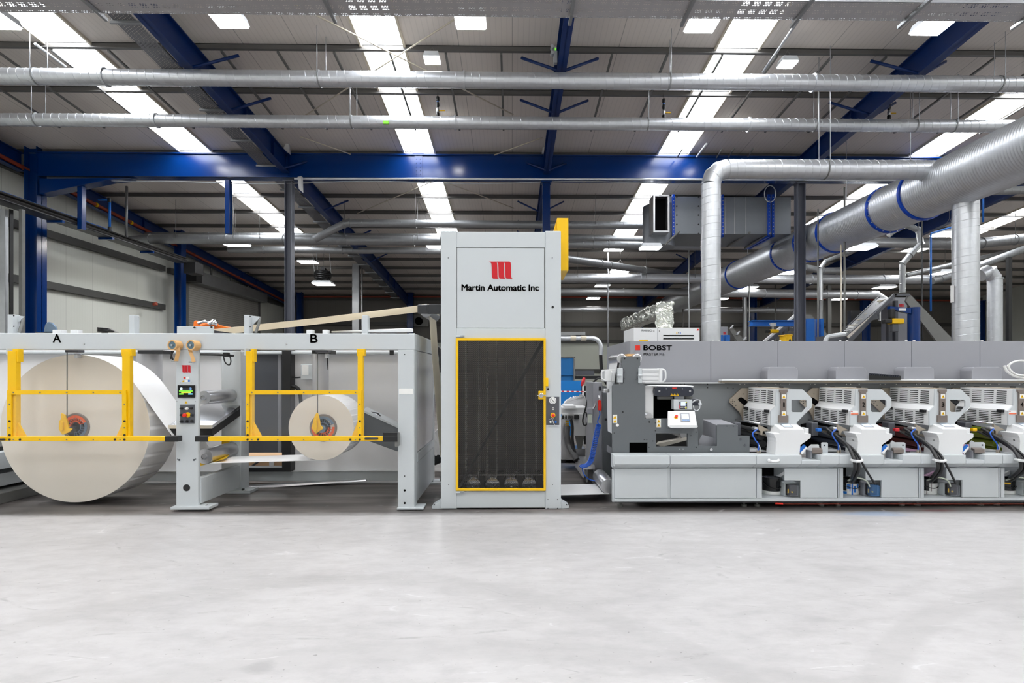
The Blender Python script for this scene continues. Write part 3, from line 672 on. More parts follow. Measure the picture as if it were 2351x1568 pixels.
# level branch with elbow and riser
DBR = 10.2; rb = 21.8*DBR/F
c0 = P(1632, 388, DBR); c1 = P(2222, 388, DBR); c1.z = c0.z
br = thing('branch_duct', 'silver riser duct with an elbow and a long level arm joining the diagonal duct', 'duct', (c0.x, DBR, 0))
mb = MB(); p0, p1 = elbow(mb, c0, (0, 0, 1), (1, 0, 0), rb, .3, 28, 3); mb.build('elbow', 'galvanised', br)
mb = MB(); spiral(mb, (c0.x, DBR, .02), p0, rb, .13); mb.build('riser', 'galvanised', br)
mb = MB(); spiral(mb, p1, (c1.x-.12, DBR, c0.z), rb, .14); mb.build('level_arm', 'galvanised', br)
mb = MB(); mb.rev((c1.x-.14, DBR, c0.z), (1, 0, 0), [(0, rb+.004), (.12, rb+.01), (.26, rb+.03)], 32); mb.build('saddle', 'galvanised', br)
x = P(1893, 388, DBR).x
for s in (-1, 1): rod(br, (x, DBR+s*(rb+.01), c0.z-.1), (x, DBR+s*(rb+.01), zr(DBR)-.05), .0065)
mb = MB(); mb.rev((x-.012, DBR, c0.z), (1, 0, 0), [(0, rb+.002), (0, rb+.01), (.024, rb+.01), (.024, rb+.002)], 28, False); mb.build('hanger_band', 'zinc_dark', br)
# second riser straight below the diagonal duct
DV = DX*F/(2218-1175.5); rv = 25.8*DV/F; xv = P(2217, 600, DV).x
rs = thing('riser_duct', 'thick silver riser duct dropping from the diagonal duct at right', 'duct', (xv, DV, 0))
mb = MB(); spiral(mb, (xv, DV, .02), (xv, DV, P(2217, 462, DV).z), rv, .13); mb.build('riser', 'galvanised', rs)
mb = MB(); mb.rev((xv, DV, P(2217, 464, DV).z), (0, 0, 1), [(0, rv+.004), (.06, rv+.004), (.2, rv+.06), (.34, rv+.08)], 32); mb.build('saddle', 'galvanised', rs)
for px in (2190, 2247):
    mb = MB(); mb.pb(px-2, 655, px+1, 694, DV, DV+.06); mb.build('identity_plate', 'label_white', rs)

# ================================================================ AIR-HANDLING BOX
DA = 15.0
ah = thing('air_handling_duct', 'large grey rectangular air duct with blue flanges and a square black mouth', 'duct', P(1660, 570, DA))
mb = MB(); a = P(1537, 451, DA); b = P(1816, 538, DA); mb.box((a.x, DA, b.z), (b.x, DA+1.5, a.z)); mb.build('duct_box', 'duct_grey', ah, .01)
mb = MB(); A = [(1500, 447), (1537, 447), (1537, 533), (1500, 533)]; I = [(1504, 450.5), (1533, 450.5), (1533, 529.5), (1504, 529.5)]
mb.holed([P(x, y, 14.55) for x, y in A], [[P(x, y, 14.55) for x, y in I]], Vector((0, .45, 0))); mb.build('mouth_frame', 'brushed_alu', ah)
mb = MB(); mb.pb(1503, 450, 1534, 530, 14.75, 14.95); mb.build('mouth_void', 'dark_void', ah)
mb = MB(); c = P(1512, 518, 15.2); ztop, zbot = P(1500, 471, 15.2).z, P(1500, 566, 15.2).z
c = P(1512, 518, 15.35)
mb.rev((c.x, 15.35, zbot), (0, 0, 1), [(0, .01), (0, .44), (ztop-zbot, .44), (ztop-zbot, .01)], 48); mb.build('rounded_end', 'duct_grey', ah)
for px, w in ((1543, 6), (1657, 4), (1762, 6), (1772, 5)):
    a = P(px, 449, DA-.02); b = P(px+w, 541, DA-.02); mb = MB(); mb.box((a.x, DA-.04, b.z-.03), (b.x, DA, a.z+.03)); mb.box((a.x, DA-.04, b.z-.04), (b.x, DA+1.5, b.z)); fl = mb.build('flange', 'flange_blue', ah)
    for k in range(11):
        m = MB(); z = b.z+(a.z-b.z)*(k+.5)/11; m.cyl(((a.x+b.x)/2, DA-.04, z), ((a.x+b.x)/2, DA-.052, z), .013, n=6); m.build('bolt', 'brushed_alu', fl)
for px in (1556, 1606): 
    for k in range(5):
        m = MB(); m.pc(px-2, 452+k*21, 1.8, DA-.012, DA, 8); m.build('screw', 'black_plastic', ah)
for px in (1665, 1686, 1712): m = MB(); m.pb(px, 452, px+.8, 537, DA-.006, DA); m.build('joint', 'brushed_alu', ah)
mb = MB(); mb.tube([P(1526, 562, DA-.06), P(1560, 531, DA-.06)], .03, 6); mb.build('support_rail', 'zinc_dark', ah)
for x0, y0, x1, y1 in ((1670, 566, 1722, 533), (1710, 570, 1768, 536)):
    mb = MB(); a = P(x0, y0, 16.2); b = P(x1, y1, 14.95); mb.tube([a, b], .03, 6); mb.build('support_rail', 'zinc_dark', ah)
mb = MB(); mb.pt([(1768+13*math.cos(k*.7), 445+19*math.sin(k*.7), 14.6+.004*k) for k in range(28)], .012, 6); solo(mb, 'cable_coil', 'lamp_body', 'loop of pale cable hanging in front of the air-handling duct end', 'cable')

# ================================================================ DISTANT DUCTS
def far_duct(pts, rpx, d, label, m='galvanised_dull', rings=(), rods=(), pitch=.2):
    """pts: pixel path at depth d (or triples with their own depth)"""
    Q = [P(p[0], p[1], p[2] if len(p) > 2 else d) for p in pts]; r = rpx*d/F
    o = thing('spiral_duct', label, 'duct', (Q[0]+Q[-1])/2)
    for i, (a, b) in enumerate(zip(Q, Q[1:])):
        mb = MB(); spiral(mb, a, b, r, pitch, 12, .005); mb.build('duct', m, o)
        if i: mb = MB(); mb.rev(a-(b-a).normalized()*.0, (b-a), [(-.02, r*.6), (-.02, r+.02), (.02, r+.02), (.02, r*.6)], 24, False); mb.build('joint_ring', m, o)
    for px in rings:
        for i_ in range(len(pts)-1):
            if pts[i_][0] <= px < pts[i_+1][0]:
                t = (px-pts[i_][0])/(pts[i_+1][0]-pts[i_][0]); collar(Q[i_]*(1-t)+Q[i_+1]*t, Q[i_+1]-Q[i_], r, o, .03, m, .02, 'joint_ring')
    for px in rods:
        i_ = max([k for k in range(len(pts)-1) if pts[k][0] <= px] or [0]); t = (px-pts[i_][0])/(pts[i_+1][0]-pts[i_][0]+1e-6); c = Q[i_]*(1-t)+Q[i_+1]*t
        rod(o, c+Vector((0, -r-.01, 0)), Vector((c.x, c.y-r-.01, zr(c.y)-.05)), .007, 'zinc_dark')
    return o
far_duct([(300, 553), (345, 549), (1012, 553)], 10.5, 17.5, 'level silver duct reaching the left wall, passing behind the left grey column', rings=(520, 650, 793, 950), rods=(410, 540, 600, 793, 960), pitch=.16)
far_duct([(335, 541), (1012, 544)], 7.5, 18.6, 'level silver duct just above and behind the one reaching the left wall', rings=(480, 846))
far_duct([(722, 549), (790, 514), (803, 512), (1500, 518)], 8.5, 16.8, 'silver duct that kinks upward right of the left grey column and runs behind the cabinet', rings=(802, 954, 1188), rods=(954, 1365))
far_duct([(525, 573), (1012, 576)], 7.5, 20.5, 'lowest level silver duct behind the left grey column', rings=(605, 786, 810, 978), rods=(610, 809))
far_duct([(1280, 545), (1500, 551)], 8, 18.6, 'upper of the two close level ducts right of the tall cabinet top')
far_duct([(1280, 560), (1640, 567)], 8.5, 17.2, 'lower of the two close level ducts right of the tall cabinet top', rings=(1362, 1398), rods=(1362,))
far_duct([(1290, 592, 19), (1540, 630, 23)], 8, 21, 'slanting silver duct right of the yellow box, running down to the right', rings=(1368, 1388, 1470))
far_duct([(1280, 638), (2140, 642)], 10.5, 22, 'long level silver duct behind the riser, second from the bottom', 'galvanised', rings=(1470, 1860, 2025), rods=(1325, 1480, 1590))
far_duct([(1280, 670), (1580, 672)], 8.5, 24, 'short level silver duct behind the foil-wrapped duct, ending before the diagonal duct', 'galvanised_dull', rings=(1432,))
far_duct([(1640, 672), (2010, 677), (2030, 690)], 9.5, 24, 'level silver duct behind the right grey column ending in a bent tip', 'galvanised', rings=(1755, 1895, 1965))
far_duct([(1280, 710), (1822, 712), (1824, 722)], 6, 28, 'lowest thin level silver duct along the back wall', 'galvanised', rings=(1480, 1762))
far_duct([(1960, 556), (2230, 560), (2351, 548)], 11.5, 18, 'level silver duct right of the diagonal duct, bending up past the large riser', rings=(2255, 2330), rods=(2100, 2320))
far_duct([(2140, 645), (2160, 640), (2200, 628), (2351, 572)], 8, 19, 'slanting pale duct rising to the right behind the large riser')
far_duct([(2080, 632), (2351, 570)], 5.5, 21, 'thinner slanting pale duct rising to the right beyond the large riser')
far_duct([(2072, 672), (2072, 606), (2090, 585), (2114, 560), (2108, 528), (2080, 517), (2062, 516)], 6.2, 16, 'curved silver pipe rising from the inclined conveyor and hooking left', rings=())
far_duct([(2062, 523), (2040, 540)], 6, 16, 'short silver pipe stub joining the hooked pipe to the diagonal duct')
far_duct([(1884, 690), (1884, 615), (1895, 600), (1945, 580), (1970, 572)], 4.5, 20, 'thin silver pipe kinking up towards the diagonal duct')
far_duct([(1850, 614), (1890, 622), (1930, 621)], 7.5, 21, 'short silver duct piece right of the right grey column', rings=())
far_duct([(1710, 780), (1710, 680)], 5, 26, 'slim silver drop pipe behind the right end of the compressor box')
far_duct([(1884, 780), (1884, 640)], 5.5, 24, 'slim silver drop pipe between the right grey column and the thin posts')
far_duct([(2250, 632), (2270, 622), (2284, 640), (2284, 785)], 14.5, 15, 'silver duct with an elbow at top, right of the large riser', 'galvanised', rings=())
far_duct([(2240, 440), (2360, 436)], 9, 13, 'level silver duct just under the beam at the right edge')
far_duct([(1170, 620), (1290, 622)], 5, 22, 'thin level duct hidden mostly by the tall cabinet')
# coiled cable reel on its hanger
o = thing('cable_reel', 'coil of black cable hung above a lit lamp, right of the left grey column', 'cable reel', P(742, 645, 22))
mb = MB()
for k in range(5):
    c = P(741, 640-4*k, 22); R = .34-.03*abs(k-2); mb.tube([c+Vector((R*math.cos(t*.35), R*math.sin(t*.35), .01*math.sin(t*3+k))) for t in range(19)], .032, 8)
mb.build('coil', 'hose_black', o)
mb = MB(); mb.pc(741, 617, 5, 22, 22.2, 12); mb.build('hub', 'black_plastic', o)
for px in (722, 730, 760): rod(o, P(px, 628, 22), P(px-6, 585, 22)+Vector((0, 0, .6)), .012, 'lamp_body', 'hanger_wire')
# slim verticals: conduits and posts
for x, y0, y1, d, w, m, lab in ((816, 500, 760, 24, 7.5, 'galvanised_dull', 'pale grey square post in the background left of the tall cabinet'), (831, 515, 760, 23.5, 1.6, 'galvanised_dull', 'thin pipe beside the pale background post'),
                             (1396, 580, 860, 22, 1.8, 'galvanised_dull', 'thin metal pole rising behind the bent air conduit'), (1582, 560, 760, 20, 1.8, 'galvanised_dull', 'thin metal pole left of the silver riser duct'), (1568, 690, 760, 26, 1.4, 'zinc_dark', 'thinnest dark pole left of the silver riser duct'),
                             (1878, 480, 785, 13.4, 1.8, 'zinc_dark', 'thin dark pole right of the right grey column'), (1931, 560, 780, 13.2, 1.8, 'cream_paint', 'thin cream pole left of the slotted post'), (1939, 430, 790, 13, 2.2, 'zinc_dark', 'slotted thin post passing in front of the diagonal duct'),
                             (2117, 500, 790, 12.5, 1.5, 'black_plastic', 'thin black cable dropping behind the inclined conveyor'), (2137, 540, 715, 13, 1.9, 'bright_blue', 'bright blue air pipe dropping beside the large riser duct'), (2320, 590, 800, 13, 4, 'black_plastic', 'black square post at the far right'),
                             (1720, 640, 785, 22, 1.7, 'zinc_dark', 'thin slotted post between the riser and the right grey column'), (2257, 430, 510, 12, 1.9, 'bright_blue', 'short blue air pipe right of the large riser near the beam'), (1780, 640, 780, 27, 1.5, 'zinc_dark', 'thin far pole left of the right grey column'), (1905, 655, 780, 26, 4, 'zinc_dark', 'far dark post between the slim silver pipe and the thin posts')):
    a = P(x-w, y0, d); b = P(x+w, y1, d); mb = MB(); zb_ = 0 if y1 > 720 else b.z; a.z = min(a.z, zr(d)-.2)
    if w > 3.5: mb.box((a.x, d, zb_), (b.x, d+(b.x-a.x), a.z))
    else: mb.cyl(((a.x+b.x)/2, d, zb_), ((a.x+b.x)/2, d, a.z), (b.x-a.x)/2, n=8)
    solo(mb, 'pole', m, lab, 'pole')
mb = MB(); mb.tube([P(2137, 540, 13), P(2137, 536, 13), P(2190, 520, 13)], .02, 8); solo(mb, 'air_pipe', 'bright_blue', 'blue air pipe arm leading from its drop to the large riser duct', 'pipe')
# ================================================================ CABLE TRAY ALONG THE LEFT WALL
XT = -11.3
def along(px, py):  # point at X = XT seen in pixel
    a, b, c = ray(px, py); t = XT/a
    return Vector((XT, b*t, CAMH+c*t))
za = along(180, 508).z
ct = thing('cable_tray', 'long tray loaded with black cables running back along the left wall', 'cable tray', (XT, 14, za-.1))
y1 = along(422, 590).y; y0 = 9.0
mb = MB(); mb.box((XT-.25, y0, za-.165), (XT+.12, y1, za-.155)); mb.box((XT+.115, y0, za-.165), (XT+.12, y1, za-.13)); mb.build('tray', 'charcoal', ct)
for i in range(26):
    mb = MB(); x = XT-.22+(i % 8)*.045
    mb.tube([Vector((x+.012*math.sin(y*1.3+i), y, za-.125+.05*(i//8)+.012*(i % 3)+.01*math.sin(y*.9+i*2))) for y in [y0+k*(y1-y0)/24 for k in range(25)]], .026, 6); mb.build('cable', 'cable_bundle', ct)
mb = MB(); mb.tube([(XT+.08, y0, za+.03), (XT+.08, along(250, 527).y, za+.03)], .018, 8); mb.build('air_pipe', 'bright_blue', ct)
for px in (130, 246, 340):
    y = along(px, 500).y; mb = MB(); mb.box((XT-.25, y, za-.22), (XT+.14, y+.08, za-.16)); mb.build('support', 'steel_blue', ct)
# end of the tray drops into a box over the shutter
mb = MB(); p = P(421, 600, y1); q = P(449, 627, y1); mb.box((p.x, y1, q.z), (q.x, y1+.5, p.z)); solo(mb, 'junction_box', 'black_plastic', 'black box where the loaded cable tray ends beside the roller shutter', 'box', bevel=.02)
o = thing('air_pipe', 'blue air pipe with black elbows dropping to the cable tray near the left column', 'pipe', P(252, 526, 15))
mb = MB(); mb.pt([(226, 458, 15), (250, 459, 15)], .03); mb.pt([(252, 462, 15), (252, 524, 15)], .03); mb.build('pipe', 'bright_blue', o)
for x, y in ((251, 460), (252, 526)): mb = MB(); mb.rev(P(x, y, 15)+Vector((0, 0, .06)), (0, 0, -1), [(0, .02), (0, .045), (.12, .045), (.12, .02)], 12); mb.build('elbow', 'black_plastic', o)
mb = MB(); mb.pt([(291, 428, 16), (290, 545, 16)], .035); solo(mb, 'conduit', 'galvanised_dull', 'grey vertical conduit on the left wall between the beam and the cable tray', 'conduit')
mb = MB(); mb.pt([(352, 699, 19), (360, 697, 19)], .06); solo(mb, 'red_plug', 'dark_red_pipe', 'small dark red plug lying on the lowest left wall rail', 'plug')
# tall banks of conduits left of the blue column
for x, w, m, lab in ((6, 6, 'galvanised', 'wide ribbed cable ladder at the very left edge'), (47, 4, 'zinc_dark', 'dark cable ladder directly left of the blue column'), (22, 1.6, 'black_plastic', 'thin black riser cable at the left edge')):
    a = P(x-w, 480, 12.6); b = P(x+w, 760, 12.6); mb = MB(); mb.box((a.x, 12.6, .5), (b.x, 12.68, a.z)); solo(mb, 'cable_ladder', m, lab, 'ladder')

# ================================================================ UNWIND STAND
T = 4.75; BK = 5.93
un = thing('unwind_stand', 'long light grey unwind stand lettered A and B, carrying two paper rolls', 'machine', P(430, 1170, T))
G = 'light_grey_paint'
mb = MB(); mb.pb(-90, 765, 952, 803, T, T+.1); mb.build('top_beam', G, un, .008)
text('A', 122, 767, 140, 786, T, 'black_plastic', un, 'letter', .03); text('B', 713, 767.5, 729, 786.5, T, 'black_plastic', un, 'letter', .03)
mb = MB(); mb.pb(404, 803, 455, 1165, T, T+.035); cp = mb.build('control_post', G, un, .006)
mb = MB(); mb.pb(391, 1164, 480, 1170.5, T-.05, T+.1); bp = mb.build('base_plate', G, un, .003)
bolts(bp, ((397, 1161), (473, 1161)), 2., T+.02, 'zinc_dark', .02)
mb = MB(); mb.pb(913, 803, 951, 1167, T, T+.16); mb.build('end_post', G, un, .006)
mb = MB(); mb.pb(911, 1166, 972, 1170.5, T-.02, T+.14); mb.build('base_plate', G, un, .003)
bolts(un, ((929, 1093), (929, 814)), 1.4, T, 'dark_void', .002, 'screw_hole'); bolts(un, ((929, 1126), (929, 1155)), 2.6, T, 'dark_void', .002, 'screw_hole')
mb = MB(); mb.pb(916, 892, 948, 905, T-.003, T); mb.build('label_plate', 'label_white', un)
# end wall seen edge-on at right: upper glossy panel, rail, lower panel
xe = P(951.5, 900, T).x
zz = lambda y: P(952, y, T).z
def side(z0, z1, name, m, out=0., d0=T+.01, d1=BK):
    mb = MB(); mb.box((xe-.05, d0, z0), (xe+out, d1, z1)); return mb.build(name, m, un, .004)
side(zz(803), zz(765), 'end_beam', G, .002, T+.012); side(zz(1044), zz(804), 'side_panel', 'gloss_white', -.004, T+.16); side(zz(1067), zz(1046), 'side_rail', G, .002, T+.16); side(zz(1161), zz(1069), 'side_panel', G, -.004, T+.16)
mb = MB(); a = P(993, 1108, BK); mb.box((xe-.06, BK-.05, 0), (xe+.0, BK+.05, zz(765))); mb.build('rear_post', G, un, .004)
mb = MB(); mb.box((xe-.1, BK-.12, 0), (xe+.14, BK+.12, .02)); bp = mb.build('base_plate', G, un)
m = MB(); m.cyl((xe+.08, BK-.02, .02), (xe+.08, BK-.02, .08), .012, n=8); m.build('bolt', 'zinc_dark', bp)
# rear uprights and back wall of the stand
mb = MB(); mb.pb(508, 806, 553, 1128, 5.45, 5.62); mb.build('rear_post', G, un, .006)
mb = MB(); mb.pb(490, 1127, 574, 1133, 5.42, 5.6); bp = mb.build('base_plate', G, un); bolts(bp, ((557, 1124),), 2.4, 5.45, 'black_plastic', .02)
x = P(458, 1100, T).x; mb = MB(); mb.box((x-.06, T+.03, P(458, 1154, T+.06).z), (x-.001, 5.46, P(458, 1096, T+.06).z)); tb = mb.build('tie_panel', G, un, .004)
mb = MB(); xq = x; mb.box((xq-.001, 4.95, P(478, 1132, 4.9).z), (xq+.001, 5.2, P(478, 1103, 4.9).z)); mb.build('access_plate', G, tb)
mb = MB(); mb.pb(-140, 802, 508, 1084, BK, BK+.03); mb.build('back_panel', 'panel_white', un)
mb = MB(); mb.pb(553, 802, 556, 1084, BK, BK+.03); mb.build('back_panel', 'panel_white', un)
mb = MB(); mb.pb(667, 802, 925, 1084, BK, BK+.03); mb.build('back_panel', 'panel_white', un)
mb = MB(); mb.pb(-140, 806, 925, 813, BK-.1, BK); mb.build('back_rail', G, un, .01)
mb = MB(); mb.pb(-140, 1083, 925, 1105, BK-.05, BK+.05); mb.build('base_rail', 'light_grey_paint', un, .004)
mb = MB(); mb.pb(-140, 1081.5, 925, 1083.5, BK-.06, BK-.05); mb.build('ledge', 'white_paint', un)
mb = MB(); mb.pb(556, 813, 648, 1039, BK-.01, BK+.02); mb.build('access_door', 'dark_grey_paint', un, .004)
mb = MB(); mb.pb(638, 813, 645, 1039, BK-.014, BK); mb.build('door_edge', 'mid_grey_paint', un)
mb = MB(); mb.pb(894, 803, 902, 815, T+.05, T+.1); mb.build('sensor', 'black_plastic', un, .003)
mb = MB(); mb.pb(647, 803, 667, 1075, BK-.12, BK+.04); mb.build('black_post', 'black_plastic', un, .004)
mb = MB(); mb.pb(553, 1074, 667, 1083, BK-.12, BK+.02); mb.build('sill_bar', 'black_plastic', un)
for x0, x1, y1 in ((318, 368, 905), (718, 754, 980)):
    c = P((x0+x1)/2, 810, 5.62); mb = MB(); mb.cyl(c, (c.x, c.y, P(x0, y1, 5.62).z), (x1-x0)/2*5.62/F, n=28); mb.build('lift_cylinder', 'satin_silver', un)
    m = MB(); m.pb(x0-2, 804, x1+6, 812, 5.45, 5.6); m.build('cylinder_head', 'black_plastic', un)
for x, y0, y1 in ((154, 803, 960), (729, 803, 955)):
    mb = MB(); mb.cyl(P(x, y0, 4.86), P(x, y1, 4.86), .0045, n=6); mb.build('lift_cable', 'zinc_dark', un)
    m = MB(); m.pb(x-5, 803, x+24, 809, 4.85, 4.93); m.build('cable_clamp', 'dark_grey_paint', un, .004)
    m = MB(); m.pb(x+16, 812, x+23, 822, 4.88, 4.93); m.build('fitting', 'brushed_alu', un, .004)
# electrical box on the back panel
mb = MB(); mb.pb(690, 836, 718, 872, BK-.12, BK); eb = mb.build('junction_box', 'light_grey_paint', un, .006)
m = MB(); m.pb(693, 838, 708, 861, BK-.124, BK-.12); m.build('label_plate', 'label_white', eb)
m = MB(); m.pt([(667, 865, BK-.08), (678, 867, BK-.08), (690, 866, BK-.08)], .008); m.build('cable', 'hose_black', un)
m = MB(); m.pt([(667, 886, BK-.08), (680, 889, BK-.08), (688, 900, BK-.08), (691, 925, BK-.08)], .02); m.build('cable', 'hose_black', un)
m = MB(); m.pt([(752, 820, 5.6), (750, 850, 5.6), (747, 880, 5.6), (747, 910, 5.6)], .009); m.build('cable', 'hose_black', un)
# left foot steps of the frame, running back
for k, (x0, xr, z0, z1, m) in enumerate(((-5.6, -4.64, .0, .1, 'zinc_dark'), (-5.6, -4.78, .13, .25, 'light_grey_paint'), (-5.6, -4.72, .3, .46, 'light_grey_paint'))):
    mb = MB(); mb.box((x0, T+.1, z0), (xr, BK-.06, z1)); mb.build('floor_rail', m, un, .006)
mb = MB(); mb.box((-5.6, T+.3, .46), (-4.82, BK-.06, .5)); mb.build('floor_rail', 'black_plastic', un)
# loading rail lying across the floor behind the post
mb = MB(); mb.loft([P(553, 1118, 5.7), P(840, 1101.5, 5.85), P(840, 1104, 5.84), P(553, 1124, 5.68)], [p+Vector((0, .1, 0)) for p in (P(553, 1118, 5.7), P(840, 1101.5, 5.85), P(840, 1104, 5.84), P(553, 1124, 5.68))]); mb.build('loading_rail', 'brushed_alu', un)
# swing arm at the right of roll B
mb = MB(); mb.pl([(833, 944), (914, 981), (914, 1037), (833, 1008)], 5.3, [(842, 938), (914, 972), (914, 1030), (842, 1002)], 5.55); mb.build('swing_arm', 'frame_grey', un, .006)
mb = MB(); mb.pl([(833, 941), (914, 979), (914, 983), (833, 946)], 5.29, [(843, 934), (914, 969), (914, 972), (843, 938)], 5.56); mb.build('arm_cover', 'light_grey_paint', un)
for k in range(3): m = MB(); m.pt([(834, 942+2*k, 5.4), (852, 947+k, 5.4), (866, 949+3*k, 5.4), (873, 956+k, 5.4)], .008); m.build('cable', 'hose_black' if k != 1 else 'brushed_alu', un)
# silver rollers beside the control post
def yroll(x, y, r, d0, d1, m, name, parent, n=32):
    mb = MB(); c = P(x, y, d0); k = d0/F
    mb.rev(c, (0, 1, 0), [(0, .001), (0, r*k*.35), (-.02, r*k*.35), (-.02, r*k*.3), (0, r*k*.36), (.0, r*k*.96), (.012, r*k), (d1-d0-.012, r*k), (d1-d0, r*k*.96), (d1-d0, .001)], n); o = mb.build(name, m, parent); return o
r1 = yroll(468, 913, 16, 4.98, 5.5, 'brushed_alu', 'guide_roller', un); r2 = yroll(470, 1048, 18, 4.98, 5.5, 'brushed_alu', 'guide_roller', un)
mb = MB(); mb.pl([(459, 1058), (486, 1062), (520, 1052), (459, 1070)], 5.02, [(470, 1045), (500, 1046), (530, 1040), (470, 1056)], 5.4); mb.build('drip_guard', 'yellow_paint', un)
mb = MB(); mb.pb(509, 1013, 526, 1026, 5.44, 5.45); mb.build('warning_patch', 'yellow_paint', un)
m = MB(); m.pt([(455, 813, 5.2), (500, 814, 5.2), (536, 817, 5.2)], .012); m.build('sensor_rod', 'black_plastic', un)
m = MB(); m.pb(511, 809, 522, 819, 5.15, 5.2); m.build('sensor', 'black_plastic', un, .004)
m = MB(); m.pt([(513, 818, 5.15), (517, 832, 5.15), (526, 838, 5.15), (530, 830, 5.15), (528, 818, 5.15)], .006); m.build('cable', 'hose_black', un)
# splice table, rising to the back
fr = [(386, 976), (487, 976), (487, 984), (386, 984)]; rr = [(478, 922), (564, 922), (564, 929), (478, 929)]
mb = MB(); mb.pl(fr, 4.98, rr, 5.55); st = mb.build('splice_table', 'polished_steel', un, .002)
mb = MB(); mb.pl([(388, 984), (487, 984), (487, 1002), (391, 1001)], 4.985, [(480, 929), (564, 929), (564, 945), (482, 944)], 5.55); mb.build('table_body', 'black_plastic', st)
m = MB(); m.pb(386, 976, 487, 984, 4.974, 4.98); m.build('table_lip', 'cream_paint', st)
# things bolted on top of the beam
for x0, x1, y0, tri, yb in ((17, 29, 722, 1, 767), (296, 308, 723, .4, 767), (560, 572, 723, 1, 767), (831, 844, 724, 0, 767)):
    mb = MB(); mb.pb(x0, y0, x1, yb, T+.05, T+.12); br_ = mb.build('top_bracket', G, un, .003)
    if tri:
        m = MB(); w = 25 if tri == 1 else 11; m.pp([(x1, y0+1), (x1+w, y0+4), (x1+w-3, y0+9), (x1, y0+31 if tri == 1 else y0+20)], T+.1, T+.11); m.build('gusset', G, br_)
    if tri == 1:
        m = MB(); m.pt([(x1+25, y0+5, T+.12), (x1+22, y0+20, T+.1), (x1+15, y0+41, T+.08)], .012); m.build('gas_strut', 'zinc_dark', br_); bolts(br_, ((x1+2, y0+3), (x1+2, y0+27)), 1.4, T+.05, 'black_plastic', .004)
for x0, y0, x1 in ((120, 757, 141), (161, 757, 178), (703, 757, 717), (740, 757, 752)):
    mb = MB(); mb.pb(x0, y0, x1, 766, T+.06, T+.12); mb.build('clamp_block', 'white_paint', un, .004)
mb = MB(); mb.pb(406, 749, 489, 766, T+.03, T+.05); cpl = mb.build('cable_plate', G, un, .002); bolts(cpl, ((446, 752), (485, 751)), 2.2, T+.03, 'black_plastic')
mb = MB(); mb.pl([(845, 757), (942, 753.5), (949, 755), (949, 763), (845, 763)], T+.06, [(760, 760), (935, 755), (940, 756), (940, 764), (760, 764)], T+.5); mb.build('top_cover', 'white_paint', un, .006)
bolts(un, ((192, 790), (657, 790)), 1.8, T, 'brushed_alu', .006, 'stud')
# control post face
mb = MB(); mb.pb(407, 884, 447, 913, T-.012, T); hm = mb.build('touch_screen', 'black_gloss', cp, .004)
for x0, y0, x1, y1, m in ((411, 896.5, 442, 899.5, 'led_green'), (416, 900, 438, 902.3, 'led_yellow'), (411, 903, 421, 906, 'led_green'), (432, 903, 442, 906, 'led_cyan'), (420, 891, 436, 895, 'bar_blue_black')):
    k = MB(); k.pb(x0, y0, x1, y1, T-.0145, T-.012); k.build('screen_field', m, hm)
for x, m in ((416, 'screen_light'), (437, 'screen_blue')): k = MB(); k.pc(x, 892.5, 3, T-.0145, T-.012, 16); k.build('screen_button', m, hm)
logo(416, 838.5, 438.5, 855.5, T, cp)
tri_sign(420.5, 875, 4.5, T, cp); tri_sign(427, 923.5, 6, T, cp)
for x0, y0, x1, m in ((427, 865, 434, 'label_white'), (424, 872, 431, 'label_white')): k = MB(); k.pb(x0, y0, x1, y0+5, T-.002, T); k.build('sticker', m, cp)
for x, y, m in ((423.5, 867.5, 'signal_red'), (433.5, 874.5, 'bright_blue')): k = MB(); k.pc(x, y, 2.4, T-.003, T, 14); k.build('sticker', m, cp)
mb = MB(); mb.pb(409, 928, 446, 973, T-.006, T); mb.build('panel_frame', G, cp, .002)
mb = MB(); mb.pb(413.5, 929, 445.5, 972, T-.010, T); pn = mb.build('button_panel', 'dark_grey_paint', cp)
for x, y, m in ((418, 937.5, 'black_plastic'), (430, 938, 'label_white'), (440.5, 937.5, 'black_plastic'), (418, 952.5, 'black_plastic'), (442, 952.5, 'bar_blue_black'), (418, 967, 'black_plastic'), (430, 967, 'black_plastic'), (441.5, 966.5, 'black_plastic')):
    k = MB(); c = P(x, y, T-.01); k.rev(c, (0, -1, 0), [(0, .0115), (.008, .0115), (.01, .009), (.024, .008), (.024, .0005)], 16); k.build('button', m, pn)
k = MB(); k.pc(431, 952.5, 6, T-.014, T-.01, 24); k.build('stop_plate', 'yellow_paint', pn)
k = MB(); k.rev(P(427.5, 953, T-.012), (0, -1, 0), [(0, .01), (.015, .01), (.02, .017), (.03, .017), (.035, .012), (.036, .0005)], 20); k.build('stop_button', 'signal_red', pn)
k = MB(); k.pc(428, 1120, 7.8, T-.003, T, 28); k.build('cover_disc', 'black_plastic', cp)
bolts(cp, ((411, 1056), (445, 1056)), 2.1, T, 'bar_blue_black'); bolts(cp, ((407.5, 1054), (449, 1054)), 1, T, 'black_plastic', .003)
bolts(cp, ((406, 922), (448, 922), (414, 879), (439, 879)), .9, T, 'zinc_dark', .003, 'screw')

